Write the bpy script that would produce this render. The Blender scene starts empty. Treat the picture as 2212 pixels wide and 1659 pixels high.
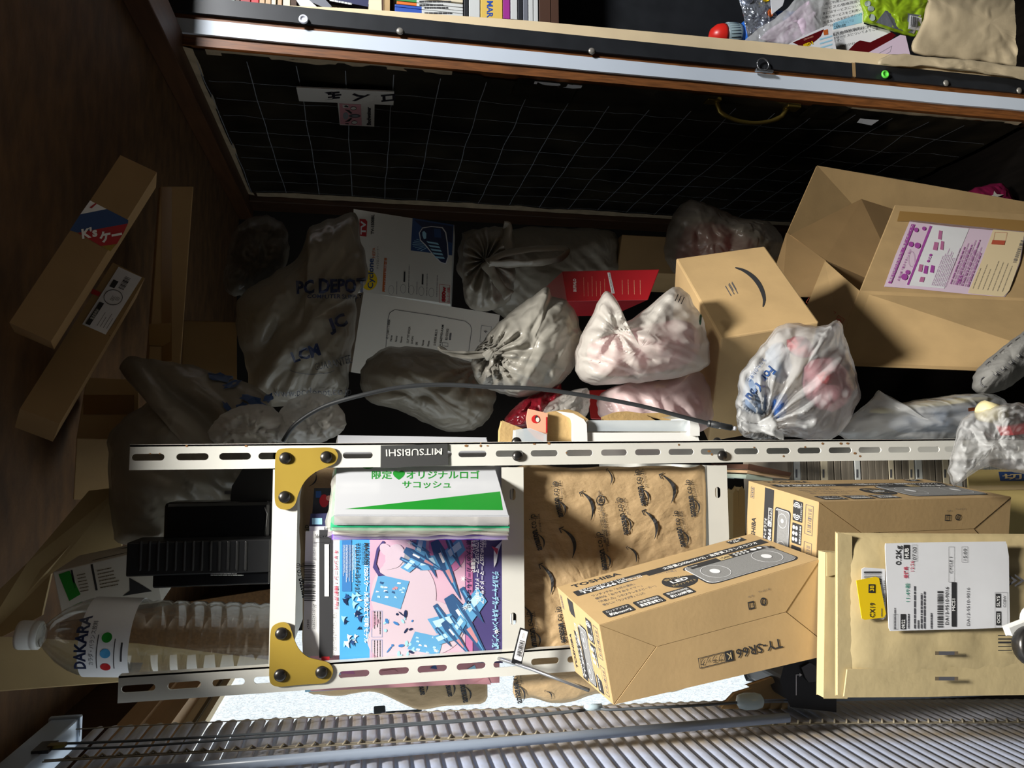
import bpy, math, random
from mathutils import Vector, Matrix, noise
V = Vector
rnd = random.Random(7)
SC = bpy.context.scene
COL = SC.collection

# ------------------------------------------------------------------ camera, world, lamps, exposure
EYE = V((0, 0, 1.90))
F_PX, CX, CY = 1640.0, 1106.0, 829.5
RW = Matrix(((-0.006, 0.9956, -0.0932), (-0.1884, -0.0927, -0.9777), (-0.9821, 0.0117, 0.1881)))
cam_data = bpy.data.cameras.new('camera')
cam = bpy.data.objects.new('camera', cam_data)
COL.objects.link(cam)
cam_data.sensor_width = 36.0
cam_data.lens = F_PX / 2212.0 * 36.0
cam_data.clip_start = 0.02
cam.matrix_world = Matrix.Translation(EYE) @ RW.to_4x4()
SC.camera = cam

world = bpy.data.worlds.new('World')
SC.world = world
world.use_nodes = True
world.node_tree.nodes['Background'].inputs[0].default_value = (0.75, 0.85, 1.0, 1)
world.node_tree.nodes['Background'].inputs[1].default_value = 0.006

def lamp(name, loc, target, size, watt, color):
    d = bpy.data.lights.new(name, 'AREA')
    d.shape = 'DISK'; d.size = size; d.energy = watt; d.color = color
    o = bpy.data.objects.new(name, d); COL.objects.link(o)
    o.location = loc
    o.rotation_euler = (V(target) - V(loc)).to_track_quat('-Z', 'Y').to_euler()
    return o
lamp('room_ceiling_lamp', (0.45, 0.0, 3.55), (0.0, 1.0, 1.4), 0.34, 142, (1.0, 0.97, 0.91))
lamp('side_room_ceiling_lamp', (1.85, 0.55, 3.0), (1.15, 1.9, 1.6), 0.35, 75, (0.97, 0.98, 1.0))
SC.view_settings.view_transform = 'Standard'
SC.view_settings.look = 'None'
SC.view_settings.exposure = 0.0
SC.view_settings.gamma = 1.0
SC.view_settings.use_curve_mapping = False
SC.cycles.max_bounces = 8
SC.cycles.transparent_max_bounces = 16
SC.cycles.use_denoising = True

# ------------------------------------------------------------------ pixel rays onto real planes (2212 x 1659 photograph)
def ray(px, py): return RW @ V((px - CX, -(py - CY), -F_PX))
def P(px, py, Y=None, X=None, Z=None):
    d = ray(px, py)
    t = Y / d.y if Y is not None else (X / d.x if X is not None else (Z - EYE.z) / d.z)
    return EYE + d * t

# ------------------------------------------------------------------ materials
def lin(h):
    h = h.lstrip('#')
    r = [int(h[i:i + 2], 16) / 255 for i in (0, 2, 4)]
    return tuple(x / 12.92 if x < 0.04045 else ((x + 0.055) / 1.055) ** 2.4 for x in r) + (1,)
MATS = {}
def mat(name, col, rough=0.6, metal=0.0, var=0.0, vscale=8.0, stretch=None, bump=0.0, bscale=60.0, col2=None, emit=0.0,
        alpha=1.0, spec=None, transl=0.0, coat=0.0):
    m = bpy.data.materials.new(name); m.use_nodes = True
    nt = m.node_tree; N = nt.nodes; L = nt.links
    b = N['Principled BSDF']
    b.inputs['Base Color'].default_value = lin(col)
    b.inputs['Roughness'].default_value = rough
    b.inputs['Metallic'].default_value = metal
    if spec is not None: b.inputs['Specular IOR Level'].default_value = spec
    if coat: b.inputs['Coat Weight'].default_value = coat; b.inputs['Coat Roughness'].default_value = 0.1
    if emit:
        b.inputs['Emission Color'].default_value = lin(col); b.inputs['Emission Strength'].default_value = emit
    if var or bump or col2:
        tc = N.new('ShaderNodeTexCoord'); mp = N.new('ShaderNodeMapping')
        L.new(tc.outputs['Object'], mp.inputs[0])
        if stretch: mp.inputs['Scale'].default_value = stretch
        if var or col2:
            n = N.new('ShaderNodeTexNoise'); n.inputs['Scale'].default_value = vscale; n.inputs['Detail'].default_value = 6
            L.new(mp.outputs[0], n.inputs['Vector'])
            r = N.new('ShaderNodeValToRGB')
            c = lin(col)
            a = lin(col2) if col2 else tuple(x * (1 - var) for x in c[:3]) + (1,)
            r.color_ramp.elements[0].position = 0.35; r.color_ramp.elements[1].position = 0.65
            r.color_ramp.elements[0].color = a; r.color_ramp.elements[1].color = c
            L.new(n.outputs['Fac'], r.inputs[0]); L.new(r.outputs[0], b.inputs['Base Color'])
            if emit: L.new(r.outputs[0], b.inputs['Emission Color'])
        if bump:
            n2 = N.new('ShaderNodeTexNoise'); n2.inputs['Scale'].default_value = bscale; n2.inputs['Detail'].default_value = 4
            L.new(mp.outputs[0], n2.inputs['Vector'])
            bp = N.new('ShaderNodeBump'); bp.inputs['Strength'].default_value = bump; bp.inputs['Distance'].default_value = 0.004
            L.new(n2.outputs['Fac'], bp.inputs['Height']); L.new(bp.outputs[0], b.inputs['Normal'])
    out = N['Material Output']; sh = b.outputs[0]
    if transl:
        t = N.new('ShaderNodeBsdfTranslucent'); t.inputs[0].default_value = lin(col)
        mx = N.new('ShaderNodeMixShader'); mx.inputs[0].default_value = transl
        L.new(sh, mx.inputs[1]); L.new(t.outputs[0], mx.inputs[2]); sh = mx.outputs[0]
    if alpha < 1:
        t = N.new('ShaderNodeBsdfTransparent')
        mx = N.new('ShaderNodeMixShader'); mx.inputs[0].default_value = alpha
        L.new(t.outputs[0], mx.inputs[1]); L.new(sh, mx.inputs[2]); sh = mx.outputs[0]
    L.new(sh, out.inputs[0])
    MATS[name] = m
    return name

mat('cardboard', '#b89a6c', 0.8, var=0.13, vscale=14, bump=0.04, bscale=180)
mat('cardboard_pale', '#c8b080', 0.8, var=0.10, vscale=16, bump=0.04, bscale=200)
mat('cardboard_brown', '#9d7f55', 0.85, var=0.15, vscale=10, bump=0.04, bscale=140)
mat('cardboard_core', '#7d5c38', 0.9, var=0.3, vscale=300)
mat('kraft', '#bb9a63', 0.75, var=0.12, vscale=12, bump=0.25, bscale=55)
mat('mailer_kraft', '#c4b184', 0.7, var=0.10, vscale=9, bump=0.22, bscale=38)
mat('bubble_kraft', '#b3976f', 0.65, var=0.12, vscale=7, bump=0.5, bscale=95, stretch=(1, 1, 0.55))
mat('ink', '#2a2a2c', 0.7)
mat('ink_faint', '#6d5f49', 0.8)
mat('ink_grey', '#55555a', 0.7)
mat('mesh_grey', '#8f8f8e', 0.6, var=0.35, vscale=1400)
mat('paper_white', '#e2e3e6', 0.55, var=0.04, vscale=30)
mat('paper_print', '#f2f2f0', 0.5)
mat('white_card', '#d6d2c8', 0.5, var=0.04, vscale=12)
mat('pack_white', '#c4c6cb', 0.28, coat=0.4)
mat('green_print', '#1f8a2c', 0.4, coat=0.3)
mat('green_edge', '#2fae7c', 0.35, coat=0.4)
mat('purple_edge', '#7a49d8', 0.35, coat=0.4)
mat('yellow_plate', '#9c8334', 0.38, var=0.10, vscale=20)
mat('rack_white', '#cfcec6', 0.42, var=0.05, vscale=18)
mat('rust', '#8a6238', 0.8, var=0.3, vscale=200)
mat('bolt_dark', '#4a4846', 0.3, metal=0.85)
mat('plate_dark', '#3a3a3a', 0.5)
mat('plate_letters', '#c9c9c6', 0.4)
mat('wood_ceiling', '#6e4d2b', 0.75, var=0.45, vscale=9, stretch=(1.6, 3, 3), bump=0.3, bscale=30)
mat('wood_dark', '#4a2f1b', 0.6, var=0.4, vscale=10, stretch=(8, 8, 0.8))
mat('wood_beam', '#5a3a22', 0.55, var=0.35, vscale=8, stretch=(8, 0.8, 8))
mat('wood_orange', '#7d4c24', 0.5, var=0.45, vscale=16, stretch=(14, 14, 1.2))
mat('wood_light', '#d9b184', 0.5, var=0.12, vscale=9, stretch=(6, 0.7, 6))
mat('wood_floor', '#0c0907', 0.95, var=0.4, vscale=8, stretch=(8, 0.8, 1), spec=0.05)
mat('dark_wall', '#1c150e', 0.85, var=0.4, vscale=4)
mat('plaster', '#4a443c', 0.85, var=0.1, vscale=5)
mat('white_strip', '#c9d2dc', 0.45, var=0.03, vscale=12)
mat('black_strip', '#26282b', 0.42, var=0.25, vscale=18)
mat('cream_board', '#e3cda5', 0.6, var=0.08, vscale=10)
mat('black_sheet', '#332d22', 0.30, spec=0.7, bump=0.5, bscale=7, col2='#12100d', vscale=5)  # mottled brown in the base colour stands in for faint reflections
mat('sheet_line', '#8c9096', 0.5)
mat('peeled_paper', '#c0ab8c', 0.75, var=0.25, vscale=30)
mat('brass', '#8f7a3c', 0.32, metal=0.9)
mat('steel', '#a7a9ac', 0.28, metal=0.9)
mat('pin_grey', '#9a958c', 0.35, metal=0.5)
mat('pin_green', '#63d64a', 0.4)
mat('pin_clear', '#d7d9e2', 0.15)
mat('sign_white', '#cfcac2', 0.4)
mat('sign_ink', '#14101c', 0.5)
mat('pink_print', '#c48a90', 0.55)
mat('alu', '#a3b0c0', 0.32, metal=0.6, var=0.1, vscale=5)
mat('slat_white', '#adb6cc', 0.40, metal=0.1, col2='#8a8072', vscale=55, stretch=(1, 0.35, 1))
mat('cord_grey', '#4d5358', 0.6)
mat('cord_tan', '#8d8471', 0.6)
mat('wand_grey', '#8d98a8', 0.3)
mat('knob_clear', '#b9ccd4', 0.12, alpha=0.75)
mat('black_plastic', '#17181b', 0.45)
mat('black_gloss', '#121316', 0.2)
mat('white_plastic', '#e6e6e2', 0.35)
mat('clear_sheet', '#c9d2d8', 0.15, alpha=0.55)
mat('red_print', '#b3202a', 0.35, coat=0.4)
mat('red_gloss', '#c22a2a', 0.3, coat=0.5)
mat('blue_dark', '#26487c', 0.4, coat=0.3)
mat('blue_mid', '#3d78b4', 0.4)
mat('blue_sky', '#4c9fd4', 0.4)
mat('blue_pale', '#9ccfe6', 0.4)
mat('navy', '#1d2a4c', 0.4)
mat('pink_art', '#cf9fb4', 0.4, col2='#c9b2bf', vscale=14)
mat('magenta_art', '#b8709a', 0.4)
mat('violet_art', '#4a4274', 0.4)
mat('tape_clear', '#a07d49', 0.2, coat=0.6)
mat('tape_brown', '#8a6433', 0.25, coat=0.5)
mat('orange_print', '#c2622a', 0.5)
mat('yellow_sticker', '#e8c51c', 0.4)
mat('lilac_print', '#a04a9c', 0.6)
mat('lilac_pale', '#d8c3d4', 0.6)
mat('cream_label', '#e0cda6', 0.6)
mat('red_stamp', '#b5523a', 0.7)
mat('green_ink', '#3d8f78', 0.7)
mat('red_ink', '#c24a60', 0.7)
mat('rubber', '#26282a', 0.5)
mat('shoe_grey', '#7d7c78', 0.85, var=0.15, vscale=40, bump=0.3, bscale=120)
mat('page_edges', '#8d8374', 0.8, var=0.55, vscale=330, stretch=(0.03, 0.03, 1))
mat('blue_cap', '#2e6fd0', 0.3)
mat('red_cap', '#d8281e', 0.35)
mat('cap_grey', '#8fa2a6', 0.3)
mat('leaf_green', '#8fae22', 0.4)
mat('brown_bag', '#b9a888', 0.75, var=0.12, vscale=10, bump=0.35, bscale=22)
mat('maroon', '#5a1014', 0.3)
mat('mdf', '#b99a66', 0.8, var=0.15, vscale=60, bump=0.2, bscale=200)
mat('salmon', '#e0a184', 0.6)
mat('olive_card', '#b9a468', 0.7, var=0.08, vscale=14)
for nm, hx in dict(book_white='#c9cbc8', book_grey='#6d7078', book_red='#8f1f24', book_crimson='#b02a30', book_tan='#b89a78', book_cream='#d7cbb0', book_navy='#2c2f52',
                   book_green='#3f8f4a', book_orange='#d9702a', book_blue='#2b50a8', book_yellow='#d9b75a', book_magenta='#9a2f8a',
                   book_black='#24262a', book_brown='#4a3226', book_teal='#9aa79c').items():
    mat(nm, hx, 0.5)

def plastic(name, col, alpha, rough=0.3, transl=0.25, bscale=11, bump=0.55):
    mat(name, col, rough, alpha=alpha, transl=transl, coat=0.2)
    nt = MATS[name].node_tree; N = nt.nodes; L = nt.links
    tc = N.new('ShaderNodeTexCoord'); prev = None
    for sc, st in ((bscale, bump), (bscale * 3.1, bump * 0.55)):
        n = N.new('ShaderNodeTexNoise'); n.noise_type = 'RIDGED_MULTIFRACTAL'; n.inputs['Scale'].default_value = sc; n.inputs['Detail'].default_value = 2.0
        n.inputs['Distortion'].default_value = 0.6
        bp = N.new('ShaderNodeBump'); bp.inputs['Strength'].default_value = st; bp.inputs['Distance'].default_value = 0.017
        L.new(tc.outputs['Object'], n.inputs['Vector']); L.new(n.outputs['Fac'], bp.inputs['Height'])
        if prev: L.new(prev.outputs[0], bp.inputs['Normal'])
        prev = bp
    for k in N:
        if k.bl_idname in ('ShaderNodeBsdfPrincipled', 'ShaderNodeBsdfTranslucent'): L.new(prev.outputs[0], k.inputs['Normal'])
    return name
plastic('bag_white', '#d8d4cc', 0.66)
plastic('bag_grey', '#a8a49a', 0.93)
plastic('bag_dark', '#9d9586', 0.92)
plastic('bag_smoke', '#857e72', 0.62)
plastic('bag_clear', '#cfcac2', 0.42, rough=0.18)
plastic('bag_film', '#dfe0e0', 0.5, rough=0.14, bump=0.7)
plastic('bag_pink', '#dcc9c6', 0.72)
plastic('bag_red', '#8e1c2a', 0.85, rough=0.2)
plastic('bag_star', '#8e1f4c', 0.97, rough=0.4)
mat('art_navy', '#34567f', 0.4)
mat('art_blue', '#5d9cc6', 0.4)
mat('art_pale', '#b5d6e4', 0.4)
mat('art_white', '#c8b6c0', 0.4)
mat('fill_pink', '#d79aa2', 0.7)
mat('fill_red', '#c23a44', 0.6)
mat('fill_blue', '#3f6fc0', 0.5)
mat('fill_dark', '#23211f', 0.7)
mat('fill_tan', '#c7a878', 0.7)
mat('fill_yellow', '#d9cc9a', 0.6)
mat('fill_slate', '#68788f', 0.5)

def bottle_mat():
    m = bpy.data.materials.new('pet_clear'); m.use_nodes = True
    nt = m.node_tree; b = nt.nodes['Principled BSDF']
    b.inputs['Base Color'].default_value = (0.55, 0.55, 0.5, 1); b.inputs['Roughness'].default_value = 0.08
    t = nt.nodes.new('ShaderNodeBsdfTransparent'); t.inputs[0].default_value = (0.86, 0.86, 0.84, 1)
    g = nt.nodes.new('ShaderNodeBsdfGlossy'); g.inputs['Roughness'].default_value = 0.08
    lw = nt.nodes.new('ShaderNodeLayerWeight'); lw.inputs[0].default_value = 0.45
    mr = nt.nodes.new('ShaderNodeMapRange'); mr.inputs[3].default_value = 0.05; mr.inputs[4].default_value = 0.75
    nt.links.new(lw.outputs['Facing'], mr.inputs[0])
    d = nt.nodes.new('ShaderNodeMixShader'); d.inputs[0].default_value = 0.3
    nt.links.new(g.outputs[0], d.inputs[1]); nt.links.new(b.outputs[0], d.inputs[2])
    mx = nt.nodes.new('ShaderNodeMixShader')
    nt.links.new(mr.outputs[0], mx.inputs[0]); nt.links.new(t.outputs[0], mx.inputs[1]); nt.links.new(d.outputs[0], mx.inputs[2])
    nt.links.new(mx.outputs[0], nt.nodes['Material Output'].inputs[0])
    MATS['pet_clear'] = m
bottle_mat()

def pane_mat():
    m = bpy.data.materials.new('frosted_daylight'); m.use_nodes = True
    nt = m.node_tree; N = nt.nodes; L = nt.links
    b = N['Principled BSDF']; b.inputs['Base Color'].default_value = (0.8, 0.85, 0.9, 1); b.inputs['Roughness'].default_value = 0.35
    tc = N.new('ShaderNodeTexCoord'); v = N.new('ShaderNodeTexVoronoi'); v.feature = 'DISTANCE_TO_EDGE'; v.inputs['Scale'].default_value = 55
    n = N.new('ShaderNodeTexNoise'); n.inputs['Scale'].default_value = 16; n.inputs['Detail'].default_value = 6
    mixv = N.new('ShaderNodeMix'); mixv.data_type = 'VECTOR'; mixv.inputs[0].default_value = 0.25
    L.new(tc.outputs['Object'], n.inputs['Vector']); L.new(tc.outputs['Object'], mixv.inputs[4]); L.new(n.outputs['Color'], mixv.inputs[5])
    L.new(mixv.outputs[1], v.inputs['Vector'])
    r = N.new('ShaderNodeMapRange'); r.inputs[1].default_value = 0.0; r.inputs[2].default_value = 0.12; r.inputs[3].default_value = 0.72; r.inputs[4].default_value = 1.15
    L.new(v.outputs['Distance'], r.inputs[0])
    mu = N.new('ShaderNodeMath'); mu.operation = 'MULTIPLY'; mu.inputs[1].default_value = 0.95
    L.new(r.outputs[0], mu.inputs[0]); L.new(mu.outputs[0], b.inputs['Emission Strength'])
    b.inputs['Emission Color'].default_value = (0.86, 0.95, 1.0, 1)
    L.new(b.outputs[0], N['Material Output'].inputs[0])
    MATS['frosted_daylight'] = m
pane_mat()

# ------------------------------------------------------------------ faces to print on, and the mesh builder
class Face:
    """A four-cornered patch; x, y in metres from its bottom left, y up as the print reads."""
    def __init__(s, bl, br, tr, tl, lift=0.0004):
        s.c = [V(bl), V(br), V(tr), V(tl)]
        s.w = (s.c[1] - s.c[0]).length; s.h = (s.c[3] - s.c[0]).length
        n = (s.c[1] - s.c[0]).cross(s.c[3] - s.c[0]).normalized()
        if n.dot(EYE - s.c[0]) < 0: n = -n
        s.n = n; s.lift = lift
    def pt(s, x, y, l=1):
        u, v = x / s.w, y / s.h
        a = s.c[0].lerp(s.c[1], u); b = s.c[3].lerp(s.c[2], u)
        return a.lerp(b, v) + s.n * (s.lift * l)

def pxface(bl, br, tr, tl, Y, lift=0.0004):
    q = lambda p: P(p[0], p[1], Y=Y if not callable(Y) else Y(*p))
    return Face(q(bl), q(br), q(tr), q(tl), lift)

GLY = {}
def glyphs(s, bold=0.0):
    k = (s, bold)
    if k not in GLY:
        c = bpy.data.curves.new('print', 'FONT'); c.body = s; c.size = 1; c.resolution_u = 2; c.offset = bold
        o = bpy.data.objects.new('print', c)
        m = bpy.data.meshes.new_from_object(o)
        vs = [v.co.copy() for v in m.vertices]; ps = [tuple(p.vertices) for p in m.polygons]
        bpy.data.objects.remove(o); bpy.data.curves.remove(c); bpy.data.meshes.remove(m)
        x0 = min((v.x for v in vs), default=0); x1 = max((v.x for v in vs), default=1)
        GLY[k] = (vs, ps, x0, x1)
    return GLY[k]

WPOS = {}
class MB:
    def __init__(s): s.v = []; s.f = []; s.m = []; s.sm = []; s.names = []
    def mi(s, m):
        if m not in s.names: s.names.append(m)
        return s.names.index(m)
    def add(s, vs, fs, m, smooth=False):
        o = len(s.v); s.v += [V(p) for p in vs]; k = s.mi(m)
        for f in fs: s.f.append(tuple(i + o for i in f)); s.m.append(k); s.sm.append(smooth)
        return s
    def hexa(s, c, m):
        """c: eight corners c[i + 2*j + 4*k]."""
        fs = [(0, 2, 3, 1), (4, 5, 7, 6), (0, 1, 5, 4), (2, 6, 7, 3), (0, 4, 6, 2), (1, 3, 7, 5)]
        if (V(c[1]) - V(c[0])).cross(V(c[2]) - V(c[0])).dot(V(c[4]) - V(c[0])) < 0: fs = [f[::-1] for f in fs]
        return s.add(c, fs, m)
    def box(s, o, a, b, c, m):
        o, a, b, c = V(o), V(a), V(b), V(c)
        return s.hexa([o + a * i + b * j + c * k for k in (0, 1) for j in (0, 1) for i in (0, 1)], m)
    def bx(s, lo, hi, m):
        lo, hi = V(lo), V(hi); d = hi - lo
        return s.box(lo, (d.x, 0, 0), (0, d.y, 0), (0, 0, d.z), m)
    def slab(s, pts, off, m):
        """polygon pts extruded by the vector off."""
        pts = [V(p) for p in pts]; off = V(off); n = len(pts)
        nn = V((0, 0, 0))
        for i in range(n): nn += pts[i].cross(pts[(i + 1) % n])
        if nn.dot(off) > 0: pts = pts[::-1]
        fs = [tuple(range(n)), tuple(range(2 * n - 1, n - 1, -1))]
        fs += [(i, n + i, n + (i + 1) % n, (i + 1) % n)[::-1] for i in range(n)]
        return s.add(pts + [p + off for p in pts], fs, m)
    def tube(s, path, r, m, n=8, closed=False, flat=1.0):
        path = [V(p) for p in path]; vs = []; fs = []; K = len(path)
        rr = r if hasattr(r, '__len__') else [r] * K
        up = None
        for i, p in enumerate(path):
            t = (path[min(i + 1, K - 1)] - path[max(i - 1, 0)]).normalized()
            if up is None:
                up = t.orthogonal().normalized()
            up = (up - t * up.dot(t)).normalized()
            sd = t.cross(up)
            for j in range(n):
                a = 2 * math.pi * j / n
                vs.append(p + (up * math.cos(a) + sd * math.sin(a) * flat) * rr[i])
        for i in range(K - 1):
            for j in range(n):
                fs.append((i * n + j, i * n + (j + 1) % n, (i + 1) * n + (j + 1) % n, (i + 1) * n + j))
        fs.append(tuple(range(n))[::-1]); fs.append(tuple(range((K - 1) * n, K * n)))
        return s.add(vs, fs, m, True)
    def lathe(s, o, axis, prof, m, n=28, squash=None):
        o = V(o); ax = V(axis).normalized(); e1 = ax.orthogonal().normalized(); e2 = ax.cross(e1); vs = []; fs = []
        for (r, h) in prof:
            for j in range(n):
                a = 2 * math.pi * j / n
                vs.append(o + ax * h + (e1 * math.cos(a) + e2 * math.sin(a)) * r)
        for i in range(len(prof) - 1):
            for j in range(n):
                fs.append((i * n + j, i * n + (j + 1) % n, (i + 1) * n + (j + 1) % n, (i + 1) * n + j))
        fs.append(tuple(range(n))[::-1]); fs.append(tuple(range((len(prof) - 1) * n, len(prof) * n)))
        return s.add(vs, fs, m, True)
    # ---- print on a face
    def rect(s, fc, x, y, w, h, m, l=1, sub=1):
        if sub == 1: return s.add([fc.pt(x, y, l), fc.pt(x + w, y, l), fc.pt(x + w, y + h, l), fc.pt(x, y + h, l)], [(0, 1, 2, 3)], m)
        vs = []; fs = []
        for i in range(sub + 1): vs += [fc.pt(x + w * i / sub, y, l), fc.pt(x + w * i / sub, y + h, l)]
        for i in range(sub): fs.append((2 * i, 2 * i + 2, 2 * i + 3, 2 * i + 1))
        return s.add(vs, fs, m)
    def poly(s, fc, pts, m, l=1): return s.add([fc.pt(x, y, l) for x, y in pts], [tuple(range(len(pts)))], m)
    def ell(s, fc, x, y, a, b, m, l=1, n=24): return s.poly(fc, [(x + a * math.cos(2 * math.pi * i / n), y + b * math.sin(2 * math.pi * i / n)) for i in range(n)], m, l)
    def ring(s, fc, x, y, a, b, t, m, l=1, n=28, a0=0.0, a1=2 * math.pi):
        vs = []; fs = []
        for i in range(n + 1):
            q = a0 + (a1 - a0) * i / n
            vs += [fc.pt(x + a * math.cos(q), y + b * math.sin(q), l), fc.pt(x + (a - t) * math.cos(q), y + (b - t) * math.sin(q), l)]
        for i in range(n): fs.append((2 * i, 2 * i + 2, 2 * i + 3, 2 * i + 1))
        return s.add(vs, fs, m)
    def rrect(s, fc, x, y, w, h, r, m, l=1):
        pts = []
        for cx, cy, a in ((x + w - r, y + r, -90), (x + w - r, y + h - r, 0), (x + r, y + h - r, 90), (x + r, y + r, 180)):
            for k in range(5):
                q = math.radians(a + 22.5 * k); pts.append((cx + r * math.cos(q), cy + r * math.sin(q)))
        return s.poly(fc, pts, m, l)
    def frame(s, fc, x, y, w, h, t, m, l=1):
        s.rect(fc, x, y, w, t, m, l); s.rect(fc, x, y + h - t, w, t, m, l); s.rect(fc, x, y + t, t, h - 2 * t, m, l); s.rect(fc, x + w - t, y + t, t, h - 2 * t, m, l)
        return s
    def text(s, fc, t, x, y, size, m, l=1, rot=0.0, fit=None, bold=0.0, al='L'):
        vs, ps, x0, x1 = glyphs(t, bold)
        sx = size if fit is None else fit / (x1 - x0)
        ca, sa = math.cos(math.radians(rot)), math.sin(math.radians(rot)); out = []
        sh = {'L': 0, 'C': 0.5, 'R': 1}[al] * (x1 - x0)
        for v in vs:
            a, b = (v.x - x0 - sh) * sx, v.y * size
            out.append(fc.pt(x + a * ca - b * sa, y + a * sa + b * ca, l))
        return s.add(out, ps, m)
    def lines(s, fc, x, y, w, n, step, t, m, l=1, seed=1, rot=0):
        r = random.Random(seed)
        for i in range(n):
            xx = x
            end = x + w * r.uniform(0.65, 1.0)
            while xx < end:
                k = r.uniform(0.012, 0.05) * w * 3
                s.rect(fc, xx, y - i * step, min(k, end - xx), t, m, l); xx += k + w * 0.012
        return s
    def bars(s, fc, x, y, w, h, m, l=1, seed=1, n=30):
        r = random.Random(seed); ws = [r.choice((1, 1, 2, 3)) for _ in range(n)]; tot = sum(ws); xx = x
        for i, k in enumerate(ws):
            d = w * k / tot
            if i % 2 == 0: s.rect(fc, xx, y, d, h, m, l)
            xx += d
        return s
    def swoosh(s, fc, x, y, w, m, l=1, rot=0.0):
        """a smile: a curved stroke that swells in the middle, with an arrow tip at its right end."""
        ca, sa = math.cos(math.radians(rot)), math.sin(math.radians(rot))
        R = lambda a, b: fc.pt(x + a * ca - b * sa, y + a * sa + b * ca, l)
        n = 14; vs = []; fs = []
        for i in range(n + 1):
            t = i / n; a = w * t; b = -w * 0.24 * math.sin(math.pi * t) ** 0.9 + w * 0.10 * t
            th = w * 0.052 * math.sin(math.pi * min(1, t * 0.9 + 0.03)) + w * 0.004
            vs += [R(a, b + th), R(a, b - th)]
        for i in range(n): fs.append((2 * i, 2 * i + 1, 2 * i + 3, 2 * i + 2))
        s.add(vs, fs, m)
        tip = [(0.86, 0.15), (1.03, 0.19), (1.06, 0.02), (1.03, 0.03), (1.00, 0.15), (0.87, 0.12)]
        s.add([R(w * a, w * b) for a, b in tip], [tuple(range(6))], m)
        return s
    def build(s, name, parent=None, label=None, cat=None, group=None, kind=None, bevel=0.0, sub=0, solid=0.0):
        if not s.v: return None
        lo = V([min(p[i] for p in s.v) for i in range(3)]); hi = V([max(p[i] for p in s.v) for i in range(3)])
        org = V(((lo.x + hi.x) / 2, (lo.y + hi.y) / 2, lo.z))
        me = bpy.data.meshes.new(name)
        me.from_pydata([p - org for p in s.v], [], s.f)
        for n in s.names: me.materials.append(MATS[n])
        me.polygons.foreach_set('material_index', s.m); me.polygons.foreach_set('use_smooth', s.sm)
        me.update()
        o = bpy.data.objects.new(name, me); COL.objects.link(o)
        if parent is not None: o.parent = parent
        o.location = org - (WPOS[parent.name] if parent is not None else V((0, 0, 0)))
        WPOS[o.name] = org
        if bevel:
            b = o.modifiers.new('soft_edge', 'BEVEL'); b.width = bevel; b.segments = 2; b.limit_method = 'ANGLE'; b.angle_limit = math.radians(40)
        if solid:
            b = o.modifiers.new('thickness', 'SOLIDIFY'); b.thickness = solid; b.offset = 0
        tag(o, label, cat, group, kind)
        return o
def tag(o, label=None, cat=None, group=None, kind=None):
    if label: o['label'] = label
    if cat: o['category'] = cat
    if group: o['group'] = group
    if kind: o['kind'] = kind
def thing(name, loc, label, cat, group=None):
    o = bpy.data.objects.new(name, None); COL.objects.link(o); o.location = loc; o.empty_display_size = 0.05
    WPOS[o.name] = V(loc); tag(o, label, cat, group); return o
def copy_thing(o, loc, label):
    c = o.copy(); COL.objects.link(c); c.location = loc; c['label'] = label; WPOS[c.name] = V(loc)
    for ch in list(o.children):
        d = ch.copy(); COL.objects.link(d); d.parent = c
        for g in list(ch.children):
            e = g.copy(); COL.objects.link(e); e.parent = d
    return c
def struct(name, mb, parent=None, bevel=0.0): return mb.build(name, parent, kind='structure', bevel=bevel)

def catmull(pts, k=6, closed=True):
    out = []; n = len(pts)
    for i in range(n if closed else n - 1):
        p0, p1, p2, p3 = [V(pts[(i + j) % n]) if closed else V(pts[min(max(i + j, 0), n - 1)]) for j in (-1, 0, 1, 2)]
        for q in range(k):
            t = q / k
            out.append(0.5 * ((2 * p1) + (-p0 + p2) * t + (2 * p0 - 5 * p1 + 4 * p2 - p3) * t * t + (-p0 + 3 * p1 - 3 * p2 + p3) * t ** 3))
    if not closed: out.append(V(pts[-1]))
    return out

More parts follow.
